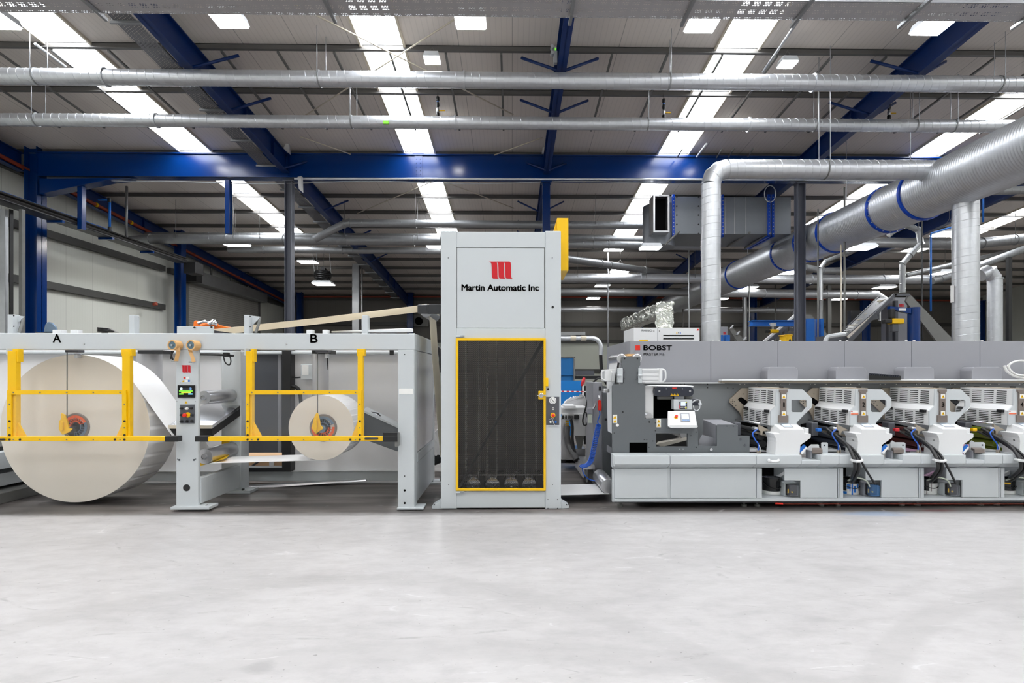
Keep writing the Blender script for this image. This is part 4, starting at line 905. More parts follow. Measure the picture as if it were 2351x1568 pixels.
# ---------------------------------------------------------------- tape dispensers
for cx, tail, lab in ((395, [(403, 797), (405, 806), (402, 818), (400, 829)], 'roll of brown tape, left of the two on the control post'), (437.5, [(431, 801), (434, 812), (438, 822), (440, 831)], 'roll of brown tape, right of the two on the control post')):
    o = thing('tape_roll', lab, 'tape roll', P(cx, 793, T-.06), 'tape rolls on the control post')
    c = P(cx, 792.5, T-.085); k = T/F
    mb = MB(); mb.rev(c, (.12, 1, 0), [(0, 8.6*k), (0, 11.4*k), (.075, 11.4*k), (.075, 8.6*k), (0, 8.6*k)], 32, False); mb.build('tape', 'tape_kraft', o)
    mb = MB(); mb.rev(c+Vector((0, .004, 0)), (.12, 1, 0), [(0, .001), (0, 8.6*k), (.07, 8.6*k), (.07, .001)], 24); co = mb.build('core', 'tape_core', o)
    m = MB(); m.rev(c+Vector((0, -.008, 0)), (.12, 1, 0), [(0, .001), (0, .009), (.02, .009)], 10); m.build('hub', 'brushed_alu', co)
    A = [P(x, y, T-.075) for x, y in tail]; mb = MB()
    for a, b in zip(A, A[1:]): mb.loft([a, b, b+Vector((.022, .02, 0)), a+Vector((.022, .02, 0))], [a+Vector((0, .001, -.001)), b+Vector((0, .001, -.001)), b+Vector((.022, .021, -.001)), a+Vector((.022, .021, -.001))])
    mb.build('loose_end', 'tape_kraft', o)
    x, y = tail[-1]; m = MB(); m.pb(x-7, y-1, x+1, y+2, T-.07, T-.02); m.build('cutter', 'polished_steel', o)
mb = MB(); mb.pt([(392, 806, T-.02), (394, 818, T-.03), (397, 826, T-.02)], .007); mb.pt([(398, 806, T-.02), (394, 815, T-.03), (392, 824, T-.02)], .006); solo(mb, 'cable', 'hose_black', 'short tangle of black wire hanging under the left tape roll', 'cable')

# ---------------------------------------------------------------- paper rolls
def paper_roll(cx, cy, rp, label, d0=4.95, d1=5.35):
    c = P(cx, cy, d0); r = rp*d0/F; o = thing('paper_roll', label, 'paper roll', (c.x, (d0+d1)/2, c.z-r))
    mb = MB(); mb.m = 0; mb.rev(c, (0, 1, 0), [(0, .085), (0, r)], 96, False); mb.m = 1; mb.rev(c, (0, 1, 0), [(0, r), (d1-d0, r)], 160); mb.m = 0; mb.rev(c, (0, 1, 0), [(d1-d0, r), (d1-d0, .085)], 96, False); mb.rev(c, (0, 1, 0), [(d1-d0, .085), (0, .085)], 48)
    mb.build('paper_body', ['paper_face', 'paper_white'], o); return o, c, r
def strip(mb, A, width=.4, th=.001):
    for a, b in zip(A, A[1:]):
        n = Vector((-(b-a).z, 0, (b-a).x)).normalized()*th; w = Vector((0, width, 0))
        mb.loft([a, b, b+w, a+w], [a+n, b+n, b+w+n, a+w+n])
ra, ca, rra = paper_roll(172.5, 983.5, 167.5, 'huge roll of white paper on the left of the stand, under letter A')
n = (1.41**2+1)**.5; a0 = ca+Vector((rra*1.41/n, 0, rra/n)); mb = MB(); L_ = .84
strip(mb, [a0, a0+Vector((1/n, 0, -1.41/n))*L_]); mb.build('loose_web', 'paper_white', ra)
rb_, cb, rrb = paper_roll(737.5, 982, 74, 'smaller part-used roll of white paper under letter B')
z = cb.z-rrb; mb = MB(); A = [Vector((cb.x-.01, 4.95, z)), Vector((P(480, 1062, 4.95).x, 4.95, P(480, 1064, 4.95).z))]; strip(mb, A); mb.build('loose_web', 'paper_white', rb_)
def chuck(c, o_, top, bot, label):
    o = thing('core_chuck', label, 'chuck', c); n = 40
    mb = MB(); mb.rev(c, (0, -1, 0), [(-.05, .124), (.004, .124), (.01, .118), (.01, .105), (-.05, .105)], 48, False); mb.build('outer_ring', 'post_taupe', o)
    for m, a0, a1 in ((top[0], top[1], top[2]), (bot[0], bot[1], bot[2])):
        def arc(r0, r1, y0, y1, s0, s1, k=24):
            q = MB(); A = [math.radians(s0+(s1-s0)*i/k) for i in range(k+1)]
            f = [Vector((c.x+math.cos(t)*r1, y0, c.z+math.sin(t)*r1)) for t in A]+[Vector((c.x+math.cos(t)*r0, y0, c.z+math.sin(t)*r0)) for t in reversed(A)]
            q.loft(f, [p+Vector((0, y1-y0, 0)) for p in f]); return q
        arc(.082, .105, c.y-.012, c.y+.02, a0, a1).build('segment', m, o)
        for s in range(int(a0), int(a1)-12, 19): arc(.05, .082, c.y-.008, c.y+.02, s, s+4, 3).build('rib', m, o)
        arc(.044, .052, c.y-.01, c.y+.02, a0, a1).build('segment', m, o)
    mb = MB(); mb.rev(c+Vector((0, .012, 0)), (0, 1, 0), [(0, .001), (0, .1)], 40); mb.build('recess', 'black_plastic', o)
    return o
k1 = chuck(P(175, 980, 4.95), ra, ('orange_paint', 25, 215), ('core_steel', -100, 25), 'orange and steel core chuck in the centre of the huge roll A')
mb = MB(); mb.cyl(P(170, 984, 4.96), P(164, 988, 4.86), .03, n=20); mb.build('hub', 'black_plastic', k1)
mb = MB(); mb.pl([(139, 948), (143, 948.5), (149, 951), (158, 984), (167, 984), (158, 993), (143, 999), (138, 992), (134, 985), (135, 966), (139, 962)], 4.84, [(143, 950), (147, 950), (153, 953), (162, 982), (168, 984), (162, 992), (147, 997), (142, 991), (139, 984), (139, 967), (142, 963)], 4.87); mb.build('handle', 'yellow_paint', k1, .006)
mb = MB(); mb.pb(137.5, 968, 142, 990, 4.815, 4.84); mb.build('grip', 'yellow_paint', k1, .012)
k2 = chuck(P(742.5, 982, 4.95), rb_, ('core_steel', 20, 165), ('orange_paint', 175, 365), 'steel and orange core chuck in the centre of roll B')
mb = MB(); mb.cyl(P(740, 983, 4.96), P(738, 985, 4.86), .034, n=20); mb.build('hub', 'core_steel', k2)
mb = MB(); mb.pl([(726, 948), (729, 947), (731, 949), (734, 962), (736, 976), (741, 981), (742, 984), (736, 988), (725, 997), (715, 983), (716, 976), (722, 954)], 4.84, [(727, 950), (729, 949), (731, 951), (735, 964), (738, 976), (742, 981), (743, 984), (738, 988), (726, 995), (717, 983), (718, 976), (724, 956)], 4.87); mb.build('handle', 'yellow_paint', k2, .006)
mb = MB(); mb.pb(722, 962, 727, 990, 4.815, 4.84); mb.build('grip', 'yellow_paint', k2, .012)

# ---------------------------------------------------------------- yellow guards
DG = 4.66
def guard(label, xl0, xl1, xr0, xr1, bar0, bar1, b0, b1, flip, inner):
    o = thing('safety_guard', label, 'guard', P((xl0+xr1)/2, 1012, DG)); Y = 'yellow_paint'
    mb = MB(); mb.pb(xl0, 806, xl1, 1003, DG+.015, DG+.06); mb.build('upright', Y, o, .002)
    mb = MB(); mb.pb(xr0, 806, xr1, 1003, DG+.015, DG+.06); mb.build('upright', Y, o, .002)
    mb = MB(); mb.pb(inner[0], 896, inner[1], 905.5, DG, DG+.012); tr_ = mb.build('top_rail', Y, o)
    for x0, x1 in inner[2:]: mb = MB(); mb.pb(x0, 905, x1, 1003, DG, DG+.012); mb.build('frame_strip', Y, o)
    mb = MB(); mb.pb(bar0, 1002.5, bar1, 1012.5, DG-.01, DG+.04); bb = mb.build('bottom_bar', Y, o, .003)
    mb = MB(); mb.pb(inner[0]+4, 897, inner[1]-4, 1006, DG+.0125, DG+.0145); mb.build('clear_pane', 'acrylic', o)
    mb = MB(); mb.pp([(xl1, 963), (xl1+22, 1003), (xl1, 1003)], DG+.03, DG+.045); mb.build('gusset', Y, o)
    mb = MB(); mb.pp([(xr0, 974 if not flip else 968), (xr0, 1003), (xr0-14, 1003)], DG+.03, DG+.045); mb.build('gusset', Y, o)
    for x0, x1, side_ in ((xl0, xl1, 1), (xr0, xr1, -1)):
        m = MB(); m.pb(x0-2 if side_ < 0 else x0+11, 801, x1+4, 831 if side_ > 0 else 817, DG+.02, DG+.075); m.build('top_hook', Y, o, .004)
        m = MB(); m.pb(x0-3 if side_ > 0 else x1-6, 800, x0 if side_ > 0 else x1-2, 816, DG+.03, DG+.1); m.build('hinge_plate', 'light_grey_paint', o)
    n = 5; bolts(tr_, [(inner[0]+14+(inner[1]-inner[0]-28)*i/(n-1), 901) for i in range(n)], 1.6, DG, 'zinc_dark', .004, 'screw')
    bolts(bb, [(inner[0]+14+(inner[1]-inner[0]-28)*i/(n-1), 1009) for i in range(n)], 1.4, DG-.01, 'zinc_dark', .004, 'screw')
    xa, xb = xl0+4, xr0+5
    bolts(o, [(x, y) for x in (xa, xb) for y in (967, 999)], 2.4, DG+.0, 'black_plastic', .006); bolts(bb, [(xa, 1009), (xb, 1009), (xa+24, 1009), (xb-22, 1009)], 2.4, DG-.01, 'black_plastic')
    bolts(o, [(x, y) for x in (xa, xb) for y in (928, 982)], 1.5, DG, 'zinc_dark', .004, 'screw')
    for x0, x1 in ((b0), (b1)):
        m = MB(); m.pb(x0, 1001.5, x1, 1014, DG-.016, DG+.05); m.build('end_sleeve', 'black_plastic', o, .003)
    return o, bb
g1, _ = guard('yellow safety guard frame in front of the huge roll A', 17, 37, 280, 298, -60, 404, (-70, -55), (378, 408), False, (16, 289, (16, 26), (280, 289.5)))
g2, bb2 = guard('yellow safety guard frame in front of the smaller roll B', 564, 579, 821, 833, 470, 880, (447, 477), (879, 912), True, (564, 830, (564, 572), (821, 830)))
m = MB(); m.pb(879, 993, 912, 1012, DG-.014, DG+.03); m.build('latch_plate', 'black_plastic', g2); m = MB(); m.pb(906, 995, 913, 1026, DG+.0, DG+.09); m.build('latch', 'zinc_dark', g2, .004)
m = MB(); m.pt([(840, 1007, DG-.012), (841, 1007, DG-.03), (864, 1007, DG-.03), (865, 1007, DG-.012)], .009); m.build('pull_handle', 'black_plastic', bb2)
m = MB(); m.pt([(-10, 1009, DG-.012), (-9, 1009, DG-.03), (8, 1009, DG-.03), (9, 1009, DG-.012)], .009); m.build('pull_handle', 'black_plastic', g1)

# the web climbing to the tall cabinet
mb = MB(); A = [P(482, 757, 4.98), P(720, 731, 4.98), P(957, 702, 4.98)]; strip(mb, A, .44); c = P(978, 713, 4.98)
r = .062; A = [Vector((c.x+r*math.cos(t), c.y, c.z+r*math.sin(t))) for t in [R_(97-12*i) for i in range(9)]]
strip(mb, [P(957, 702, 4.98)]+A+[P(985.5, 722, 4.98), P(990, 800, 4.98), P(1005, 990, 4.98), P(1011, 1050, 4.98)], .44)
wb = solo(mb, 'paper_web', 'kraft_web', 'wide strip of cream paper climbing from the unwind stand to the tall cabinet', 'paper')
# ================================================================ TALL WEB CABINET
tw = thing('web_tower', 'tall light grey cabinet with a red logo and a yellow-framed mesh door', 'machine', P(1150, 1170, T)); TD = 5.55
mb = MB(); mb.pb(1012, 530, 1048, 1168, T, T+.1); mb.build('front_post', G, tw, .006)
mb = MB(); mb.pb(1252, 530, 1288, 1168, T, T+.1); fp = mb.build('front_post', G, tw, .006)
mb = MB(); mb.pb(1048, 532, 1252, 568, T+.004, T+.1); mb.build('top_rail', G, tw, .004)
mb = MB(); mb.pb(1048, 754, 1252, 778, T+.004, T+.1); mb.build('middle_rail', G, tw, .004)
mb = MB(); mb.pb(1048, 1128, 1252, 1166, T+.006, T+.1); mb.build('bottom_rail', G, tw, .004)
mb = MB(); mb.pb(1047.5, 567.5, 1252.5, 754.5, T+.012, T+.02); mb.build('seam_gap', 'zinc_dark', tw)
mb = MB(); mb.pb(1049.3, 569.5, 1249.3, 753, T+.004, T+.012); lp = mb.build('logo_panel', G, tw, .002)
logo(1122.5, 600.5, 1177, 640, T+.004, lp)
text('Martin Automatic Inc', 1060, 653.5, 1236.5, 667, T+.004, 'black_plastic', lp, 'lettering', .055)
a = P(1012, 532, T); b = P(1288, 532, T); xa, xb = P(1015, 900, T).x, P(1286, 900, T).x
mb = MB(); mb.box((xa, T+.1, .06), (xa+.012, TD, a.z)); mb.build('side_wall', G, tw); mb = MB(); mb.box((xb-.012, T+.1, .16), (xb, TD, a.z)); mb.build('side_wall', G, tw)
mb = MB(); mb.box((xa, TD-.05, a.z-.05), (xb, TD, a.z)); mb.build('top_rail', G, tw)
mb = MB(); mb.box((xa, TD-.012, .06), (xb, TD, a.z)); mb.build('back_wall', 'cavity_wall', tw)
mb = MB(); mb.box((xa+.02, T+.13, .08), (xb-.02, TD-.02, .1)); mb.build('floor_tray', 'dark_grey_paint', tw)
# web loops inside
for px, ww in ((1068, .3), (1098, .3), (1117, .4), (1140, .4), (1163, .4), (1187, .4), (1206, .4), (1232, .3)):
    x = P(px, 900, 5.0).x; mb = MB(); mb.box((x, 5.0, .2), (x+.002, 5.0+ww, 2.0)); mb.build('web_strand', 'strand_paper', tw)
for px in (1087, 1131, 1174, 1215):
    c = P(px, 1113, 4.97); mb = MB(); mb.rev(c, (0, 1, 0), [(0, .001), (0, .02), (-.02, .02), (-.02, .018), (0, .022), (0, .064), (.01, .068), (.5, .068), (.5, .001)], 28); mb.build('roller', 'polished_steel', tw)
for px in (1104, 1150, 1193, 1238):
    mb = MB(); mb.pb(px-7, 1091, px+7, 1122, 5.02, 5.3); mb.build('bearing_block', 'black_plastic', tw)
mb = MB(); mb.pb(1056, 1089, 1246, 1092, 5.0, 5.02); mb.build('cross_bar', 'brushed_alu', tw)
# mesh door
dr = MB(); O = [(1046.5, 776.5), (1253, 776.5), (1253, 1127), (1046.5, 1127)]; I = [(1052, 782), (1248, 782), (1248, 1121.5), (1052, 1121.5)]
D2 = T-.02; dr.holed([P(x, y, D2) for x, y in O], [[P(x, y, D2) for x, y in I]], Vector((0, .022, 0))); dr_o = dr.build('mesh_door', 'yellow_paint', tw, .002)
mb = MB(); mb.add([P(1051, 781, D2+.012), P(1249, 781, D2+.012), P(1249, 1122, D2+.012), P(1051, 1122, D2+.012)], [(3, 2, 1, 0)]); mb.build('expanded_mesh', 'door_mesh', dr_o)
mb = MB(); mb.pp([(1242, 783.5), (1248, 783.5), (1248, 789), (1064, 1106), (1057, 1121), (1052, 1121.5), (1056, 1112)], D2+.016, D2+.024); mb.build('diagonal_brace', 'black_plastic', dr_o)
mb = MB(); mb.pb(1236, 897.5, 1252, 917, D2-.004, D2+.01); lt = mb.build('latch_plate', 'yellow_paint', dr_o, .003)
m = MB(); m.rev(P(1242.5, 907.5, D2-.004), (0, -1, 0), [(0, .02), (.006, .02), (.01, .015), (.02, .013), (.021, .001)], 20); m.build('lock', 'polished_steel', lt); m = MB(); m.pb(1233, 906.5, 1253, 909, D2-.03, D2-.018); m.build('lock_handle', 'polished_steel', lt, .003)
mb = MB(); mb.pb(1252, 867.5, 1259, 887, D2-.002, D2+.02); mb.build('hasp', 'yellow_paint', dr_o, .003)
for y in (769.5, 1128): mb = MB(); mb.pb(1046, y, 1066, y+4.5, D2, T+.004); hg = mb.build('hinge_block', G, tw, .002); bolts(hg, ((1058.5, y+2), (1063, y+2)), 1.2, D2, 'black_plastic', .003, 'screw')
# gauge panel
mb = MB(); mb.pb(1254, 911, 1284, 976, T-.004, T); gp = mb.build('gauge_panel', 'dark_grey_paint', fp, .001)
mb = MB(); mb.pb(1253.5, 976, 1285.5, 979, T-.006, T); mb.build('panel_frame', G, fp)
for x, y, r0, m, h in ((1269, 919.5, 8.2, 'label_white', .012), (1269, 919.5, 6.6, 'mid_grey_paint', .0125), (1269, 919.5, 5.6, 'label_white', .013), (1270, 938.5, 2.6, 'label_white', .01), (1270, 938.5, 1.5, 'black_plastic', .012), (1264, 969, 2.4, 'label_white', .014), (1276, 969, 2.4, 'bright_blue', .014), (1269.5, 953.5, 5.8, 'yellow_paint', .008)):
    k = MB(); k.pc(x, y, r0, T-.004-h, T-.004, 24); k.build('gauge' if r0 > 6 else 'knob', m, gp)
k = MB(); k.rev(P(1269.5, 953.5, T-.012), (0, -1, 0), [(0, .01), (.012, .01), (.016, .0145), (.024, .0145), (.028, .01), (.029, .0005)], 20); k.build('stop_button', 'signal_red', gp)
k = MB(); k.pp([(1266, 916), (1267, 915.5), (1272, 922.5), (1271, 923)], T-.0195, T-.017); k.build('gauge_needle', 'black_plastic', gp)
k = MB(); k.pt([(1260, 964, T-.02), (1266, 961, T-.022), (1273, 962, T-.02)], .002, 5); k.pt([(1267, 960, T-.022), (1270, 968, T-.022), (1274, 977, T-.02)], .003, 5); k.build('key_ring', 'polished_steel', gp)
bolts(fp, ((1258.5, 893.5),), 2.8, T, 'black_plastic', .004); bolts(tw, ((1029, 592), (1268, 592), (1030, 1112.5), (1268.5, 1112.5), (1258, 1147), (1280, 1147), (1258, 1167), (1280, 1167)), 1.1, T, 'black_plastic', .003, 'screw_hole'); bolts(tw, ((1269, 705),), 2.8, T, 'black_plastic', .004, 'cap')
# feet
for s, pts in ((0, [(1012, 1150), (1014, 1168), (992, 1168), (991, 1163), (1000, 1157)]), (1, [(1287, 1150), (1297, 1156), (1306, 1162), (1306, 1167), (1287, 1168)])):
    mb = MB(); mb.pp(pts, T+.02, T+.16); ft = mb.build('foot', G, tw, .002)
    x = 1001 if s == 0 else 1298; m = MB(); m.pb(x-5, 1167, x+5, 1170, T+.04, T+.12); m.build('levelling_pad', 'zinc_dark', ft)
    bolts(ft, ((997 if s == 0 else 1301, 1159),), 1.5, T+.02, 'black_plastic', .004)
mb = MB(); mb.pb(1012, 1166, 1049, 1170.5, T+.02, T+.1); mb.pb(1252, 1166, 1287, 1170, T+.02, T+.1); mb.build('levelling_pad', G, tw)
# idler roller arm at the upper left
mb = MB(); mb.pb(980, 699, 1013, 720, 4.9, 4.94); ar = mb.build('roller_arm', 'charcoal', tw, .003); bolts(ar, ((984, 704), (985, 716), (1009, 702), (1009, 716)), 1.1, 4.9, 'black_plastic', .004); bolts(ar, ((963, 708),), 3, 4.93, 'black_plastic', .01)
mb = MB(); mb.pb(958, 699, 982, 720, 4.905, 4.93); mb.build('arm_end', 'charcoal', ar, .01)
mb = MB(); mb.rev(P(978, 713, 4.97), (0, 1, 0), [(0, .001), (0, .05), (.005, .058), (.5, .058), (.5, .001)], 32); mb.build('idler_roller', 'galvanised_dull', tw)
# yellow chute behind the right top corner
yb = thing('chute', 'yellow sheet-metal box behind the right top corner of the tall cabinet', 'box', P(1290, 640, 5.6))
mb = MB(); mb.pb(1279, 500.5, 1305, 621, 4.97, 5.48); mb.build('shell', 'yellow_paint', yb, .003)
mb = MB(); mb.pp([(1272, 525), (1279, 501), (1279, 600), (1272, 600)], 4.99, 5.0); mb.build('side_flange', 'yellow_paint', yb)
bolts(yb, ((1305.5, 505), (1305.5, 618)), 1.2, 4.99, 'black_plastic', .0)

# ================================================================ THE GAP BETWEEN CABINET AND PRESS
# low web leaving the cabinet, steel roller
mb = MB(); A = [P(1282, 1137, 4.95), P(1399, 1134.5, 4.95)]; strip(mb, A, .46); solo(mb, 'paper_web', 'paper_white', 'flat white paper web running low between the tall cabinet and the press', 'paper')
c = P(1397, 1117, 4.98); mb = MB(); mb.rev(c, (0, 1, 0), [(0, .001), (0, .066), (.008, .07), (.5, .07), (.508, .066), (.508, .001)], 32); solo(mb, 'steel_roller', 'brushed_alu', 'shiny steel roller at floor level at the left foot of the press', 'roller')
# grey end cabinet of the press infeed
ec = thing('end_cabinet', 'tall grey steel cabinet end left of the press, behind a red air gun', 'cabinet', P(1385, 1112, 5.8))
a = P(1361, 878, 5.75); b = P(1383, 1112, 5.75); mb = MB(); mb.box((a.x, 5.75, .02), (b.x, 6.3, a.z)); mb.build('carcass', 'mid_grey_paint', ec, .004)
mb = MB(); mb.pl([(1383, 885), (1400, 890), (1406, 1000), (1406, 1120), (1383, 1111)], 5.74, [(1383, 885), (1400, 890), (1406, 1000), (1406, 1120), (1383, 1111)], 5.78); mb.build('side_plate', 'frame_grey', ec)
bolts(ec, ((1391, 963),), 3, 5.74, 'black_plastic', .004, 'knob'); mb = MB(); mb.pb(1375, 887, 1380, 897, 5.745, 5.75); mb.build('socket', 'black_plastic', ec)
mb = MB(); mb.pl([(1393, 1020), (1408, 1032), (1408, 1046), (1393, 1036)], 5.6, [(1393, 1020), (1408, 1030), (1408, 1044), (1393, 1036)], 5.7); mb.build('rail', 'mid_grey_paint', ec)
ag = thing('air_gun', 'red air gun with a coiled blue hose hanging left of the press', 'air gun', P(1376, 930, 5.65))
mb = MB(); mb.pt([(1376, 920, 5.66), (1377, 935, 5.65), (1376.5, 942, 5.65)], .02, 10); mb.build('body', 'signal_red', ag); mb = MB(); mb.pt([(1375, 908, 5.68), (1376, 920, 5.66)], .008); mb.build('nozzle', 'polished_steel', ag)
mb = MB(); mb.pt([(1376, 942, 5.65), (1377, 952, 5.64), (1372, 968, 5.63), (1377, 975, 5.62)], .006); A = []
path = smooth([P(*p) for p in ((1374, 977, 5.62), (1369, 1000, 5.6), (1363, 1030, 5.56), (1357, 1056, 5.52), (1348, 1067, 5.5), (1336, 1071, 5.48))], 30); k = len(path)
for i in range(k*2-1):
    p = path[i//2] if i % 2 == 0 else (path[i//2]+path[min(i//2+1, k-1)])/2; t = i*.62*1.3; A.append(p+Vector((.024*math.cos(t), .022*math.sin(t), .012*math.sin(t))))
mb.tube(A, .0058, 6); mb.pt([(1337, 1070, 5.48), (1339, 1085, 5.45), (1352, 1100, 5.42), (1378, 1106, 5.3)], .006); mb.build('coiled_hose', 'hose_blue', ag)
# aluminium step
sp = thing('aluminium_step', 'ribbed aluminium step platform on the floor left of the press', 'step', P(1345, 1100, 5.85))
mb = MB(); mb.pl([(1338, 1071), (1366, 1071), (1366, 1078), (1338, 1078)], 5.6, [(1321, 1048), (1362, 1048), (1362, 1054), (1321, 1054)], 6.6); mb.build('tread', 'brushed_alu', sp)
for k in range(5): m = MB(); m.pl([(1338+6*k, 1070.5), (1340+6*k, 1070.5), (1340+6*k, 1071.5), (1338+6*k, 1071.5)], 5.6, [(1322+8*k, 1047.5), (1325+8*k, 1047.5), (1325+8*k, 1048.5), (1322+8*k, 1048.5)], 6.6); m.build('tread_rib', 'brushed_alu', sp)
mb = MB(); mb.pl([(1338, 1078), (1340, 1078), (1340, 1097), (1338, 1097)], 5.6, [(1321, 1054), (1323, 1054), (1323, 1072), (1321, 1072)], 6.6); mb.build('side_plate', 'brushed_alu', sp)
mb = MB(); mb.pb(1346, 1072, 1349.5, 1107, 5.62, 5.66); mb.build('leg', 'galvanised_dull', sp); mb = MB(); mb.pb(1362, 1072, 1364, 1107, 5.62, 5.66); mb.build('leg', 'galvanised_dull', sp)
# white corona generator with hoses
cg = thing('extraction_unit', 'white and grey extraction unit with sockets and ribbed hoses left of the press', 'machine', P(1318, 1065, 6.6))
mb = MB(); mb.pb(1289, 935, 1350, 952, 6.45, 6.9); mb.build('top_box', 'white_paint', cg, .01)
mb = MB(); mb.pb(1296, 931, 1322, 939, 6.4, 6.7); mb.build('handle_ledge', 'white_paint', cg, .006)
mb = MB(); mb.pb(1317, 950, 1345, 1001, 6.42, 6.7); mb.build('white_cover', 'white_paint', cg, .006)
mb = MB(); mb.pl([(1320, 1001), (1342, 1001), (1335, 1031), (1326, 1031)], 6.45, [(1320, 1001), (1342, 1001), (1335, 1031), (1326, 1031)], 6.65); mb.build('hopper', 'zinc_dark', cg)
mb = MB(); mb.pb(1289, 962, 1306, 1055, 6.6, 7.0); mb.build('steel_side', 'brushed_alu', cg); mb = MB(); mb.pb(1300, 1030, 1344, 1066, 6.7, 7.0); mb.build('steel_base', 'brushed_alu', cg)
for x, w, m in ((1293, 3, 'black_plastic'), (1300, 2, 'black_plastic'), (1307, 3, 'hose_grey'), (1313, 3, 'hose_grey')): k = MB(); k.pb(x-w/1.3, 954, x+w/1.3, 962, 6.4, 6.45); k.build('socket', m, cg, .004)
mb = MB(); mb.pb(1290, 950, 1316, 964, 6.44, 6.5); mb.build('socket_panel', 'white_paint', cg, .003); mb = MB(); mb.pb(1319, 952, 1329.5, 963, 6.36, 6.42); mb.build('large_socket', 'black_plastic', cg, .01)
for y in (966, 971.5, 976): k = MB(); k.pb(1299, y, 1306, y+3, 6.58, 6.6); k.build('warning_label', 'yellow_paint', cg)
def ribbed_hose(name, pts, r, m, parent):
    A = smooth([P(*p) for p in pts], 26); mb = MB(); n = 14; mb.tube(A, r*.9, n)
    for i in range(1, len(A)-1, 2): d_ = (A[i+1]-A[i-1]).normalized(); mb.rev(A[i]-d_*.004, d_, [(0, r*.88), (0, r), (.008, r), (.008, r*.88)], n, False)
    return mb.build(name, m, parent)
ribbed_hose('ribbed_hose', ((1303, 980, 6.5), (1302, 1000, 6.45), (1307, 1025, 6.4), (1318, 1044, 6.3), (1324, 1056, 6.25)), .036, 'hose_grey', cg)
ribbed_hose('ribbed_hose', ((1358, 985, 6.4), (1352, 1005, 6.38), (1353, 1028, 6.35), (1362, 1047, 6.3)), .032, 'hose_grey', cg)
mb = MB(); mb.pt([(1311, 963, 6.38), (1314, 980, 6.36), (1314, 1010, 6.34), (1320, 1040, 6.3), (1326, 1052, 6.28)], .018); mb.build('cable', 'hose_black', cg)
mb = MB(); mb.pt([(1352, 905, 6.2), (1345, 935, 6.2), (1338, 965, 6.2), (1343, 977, 6.2), (1350, 966, 6.2), (1345, 946, 6.2)], .009); mb.build('cable', 'hose_black', cg)
mb = MB(); mb.pb(1286, 1056, 1322, 1063, 6.7, 6.8); mb.build('foot_bar', 'black_plastic', cg)
# covers and boards behind
solo(MB().pb(1270, 874, 1336, 1000, 8.2, 8.26), 'blue_board', 'board_blue', 'bright blue board standing behind the white extraction unit', 'board')
mb = MB(); mb.m = 0; mb.pb(1262, 821, 1317, 862, 9.5, 9.56); mb.m = 1; mb.pb(1262, 819, 1320, 821, 9.48, 9.58); mb.pb(1317, 819, 1320, 1000, 9.48, 9.58); mb.m = 0; mb.pb(1262, 862, 1317, 1000, 9.52, 9.56); solo(mb, 'partition_screen', ['screen_board', 'zinc_dark'], 'dark blue partition screen with a grey frame right of the tall cabinet', 'screen')
mb = MB(); mb.pl([(1290, 948), (1293, 930), (1305, 918), (1322, 914), (1338, 911), (1346, 920), (1356, 938), (1358, 948)], 6.95, [(1296, 944), (1300, 930), (1309, 922), (1322, 919), (1335, 916), (1342, 922), (1350, 936), (1352, 944)], 7.6); tag(mb.build('plastic_sheet', 'clear_sheet', None, crumple=(4, .045, 7.)), 'heap of crumpled clear plastic sheeting over the white extraction unit', 'plastic sheet')
solo(MB().pb(1336, 886, 1356, 1020, 7.9, 8.0), 'partition_screen', 'black_plastic', 'black upright screen between the blue board and the grey end cabinet', 'screen')
mb = MB(); mb.pb(1310, 863, 1390, 870, 9.9, 10); solo(mb, 'dark_rail', 'black_plastic', 'black horizontal rail behind the bent air conduit', 'rail')
mb = MB(); mb.pb(1322, 851, 1364, 862, 10.1, 10.2); solo(mb, 'grey_box', 'dark_grey_paint', 'long dark grey box resting on the black rail', 'box')
tp = thing('barrier_tape', 'red and white barrier tape stretched right of the tall cabinet', 'tape', P(1325, 899, 7.5))
for k in range(14): m = MB(); m.pb(1284+5.6*k, 897+.1*k, 1289.6+5.6*k, 899.6+.1*k, 7.5, 7.502); m.build('stripe', 'tape_red' if k % 2 else 'label_white', tp)
st_ = thing('barrier_post', 'thin white barrier post with a red hook top', 'post', P(1338, 960, 7.6)); mb = MB(); a = P(1338.5, 884, 7.6); mb.cyl((a.x, 7.6, 0), a, .012, n=10); mb.build('stake', 'label_white', st_); mb = MB(); mb.pt([(1336, 885, 7.6), (1338, 876, 7.58), (1341, 869, 7.6), (1339, 880, 7.6)], .02); mb.build('hook', 'tape_red', st_)
# bent air conduit
cd = thing('air_conduit', 'bent silver air conduit coming over from behind the cabinet and down to the press', 'conduit', P(1384, 860, 6.2))
mb = MB(); mb.pt([(1270, 777, 6.2), (1300, 777, 6.2), (1345, 776.5, 6.2), (1362, 777, 6.2), (1373, 782, 6.2), (1379, 794, 6.2), (1379, 815, 6.2)], .024, 14); mb.build('pipe', 'galvanised', cd)
for x in (1316, 1340): mb = MB(); mb.rev(P(x-6, 776.8, 6.2), (1, 0, 0), [(0, .02), (0, .03), (.06, .03), (.06, .02)], 16, False); mb.build('coupling', 'cream_paint', cd)
mb = MB(); mb.pt([(1379, 815, 6.2), (1380, 835, 6.2), (1382, 853, 6.2), (1386, 868, 6.2), (1393, 880, 6.15)], .02, 12); mb.build('hose', 'hose_black', cd); mb = MB(); mb.pt([(1289, 772, 6.21), (1340, 770, 6.21), (1368, 774, 6.21), (1381, 788, 6.2), (1384, 808, 6.2)], .006); mb.build('cable', 'hose_black', cd)
mb = MB(); mb.pb(1270, 762, 1344, 770, 6.25, 6.4); solo(mb, 'cable_tray', 'galvanised_dull', 'short grey cable tray above the bent air conduit', 'cable tray')
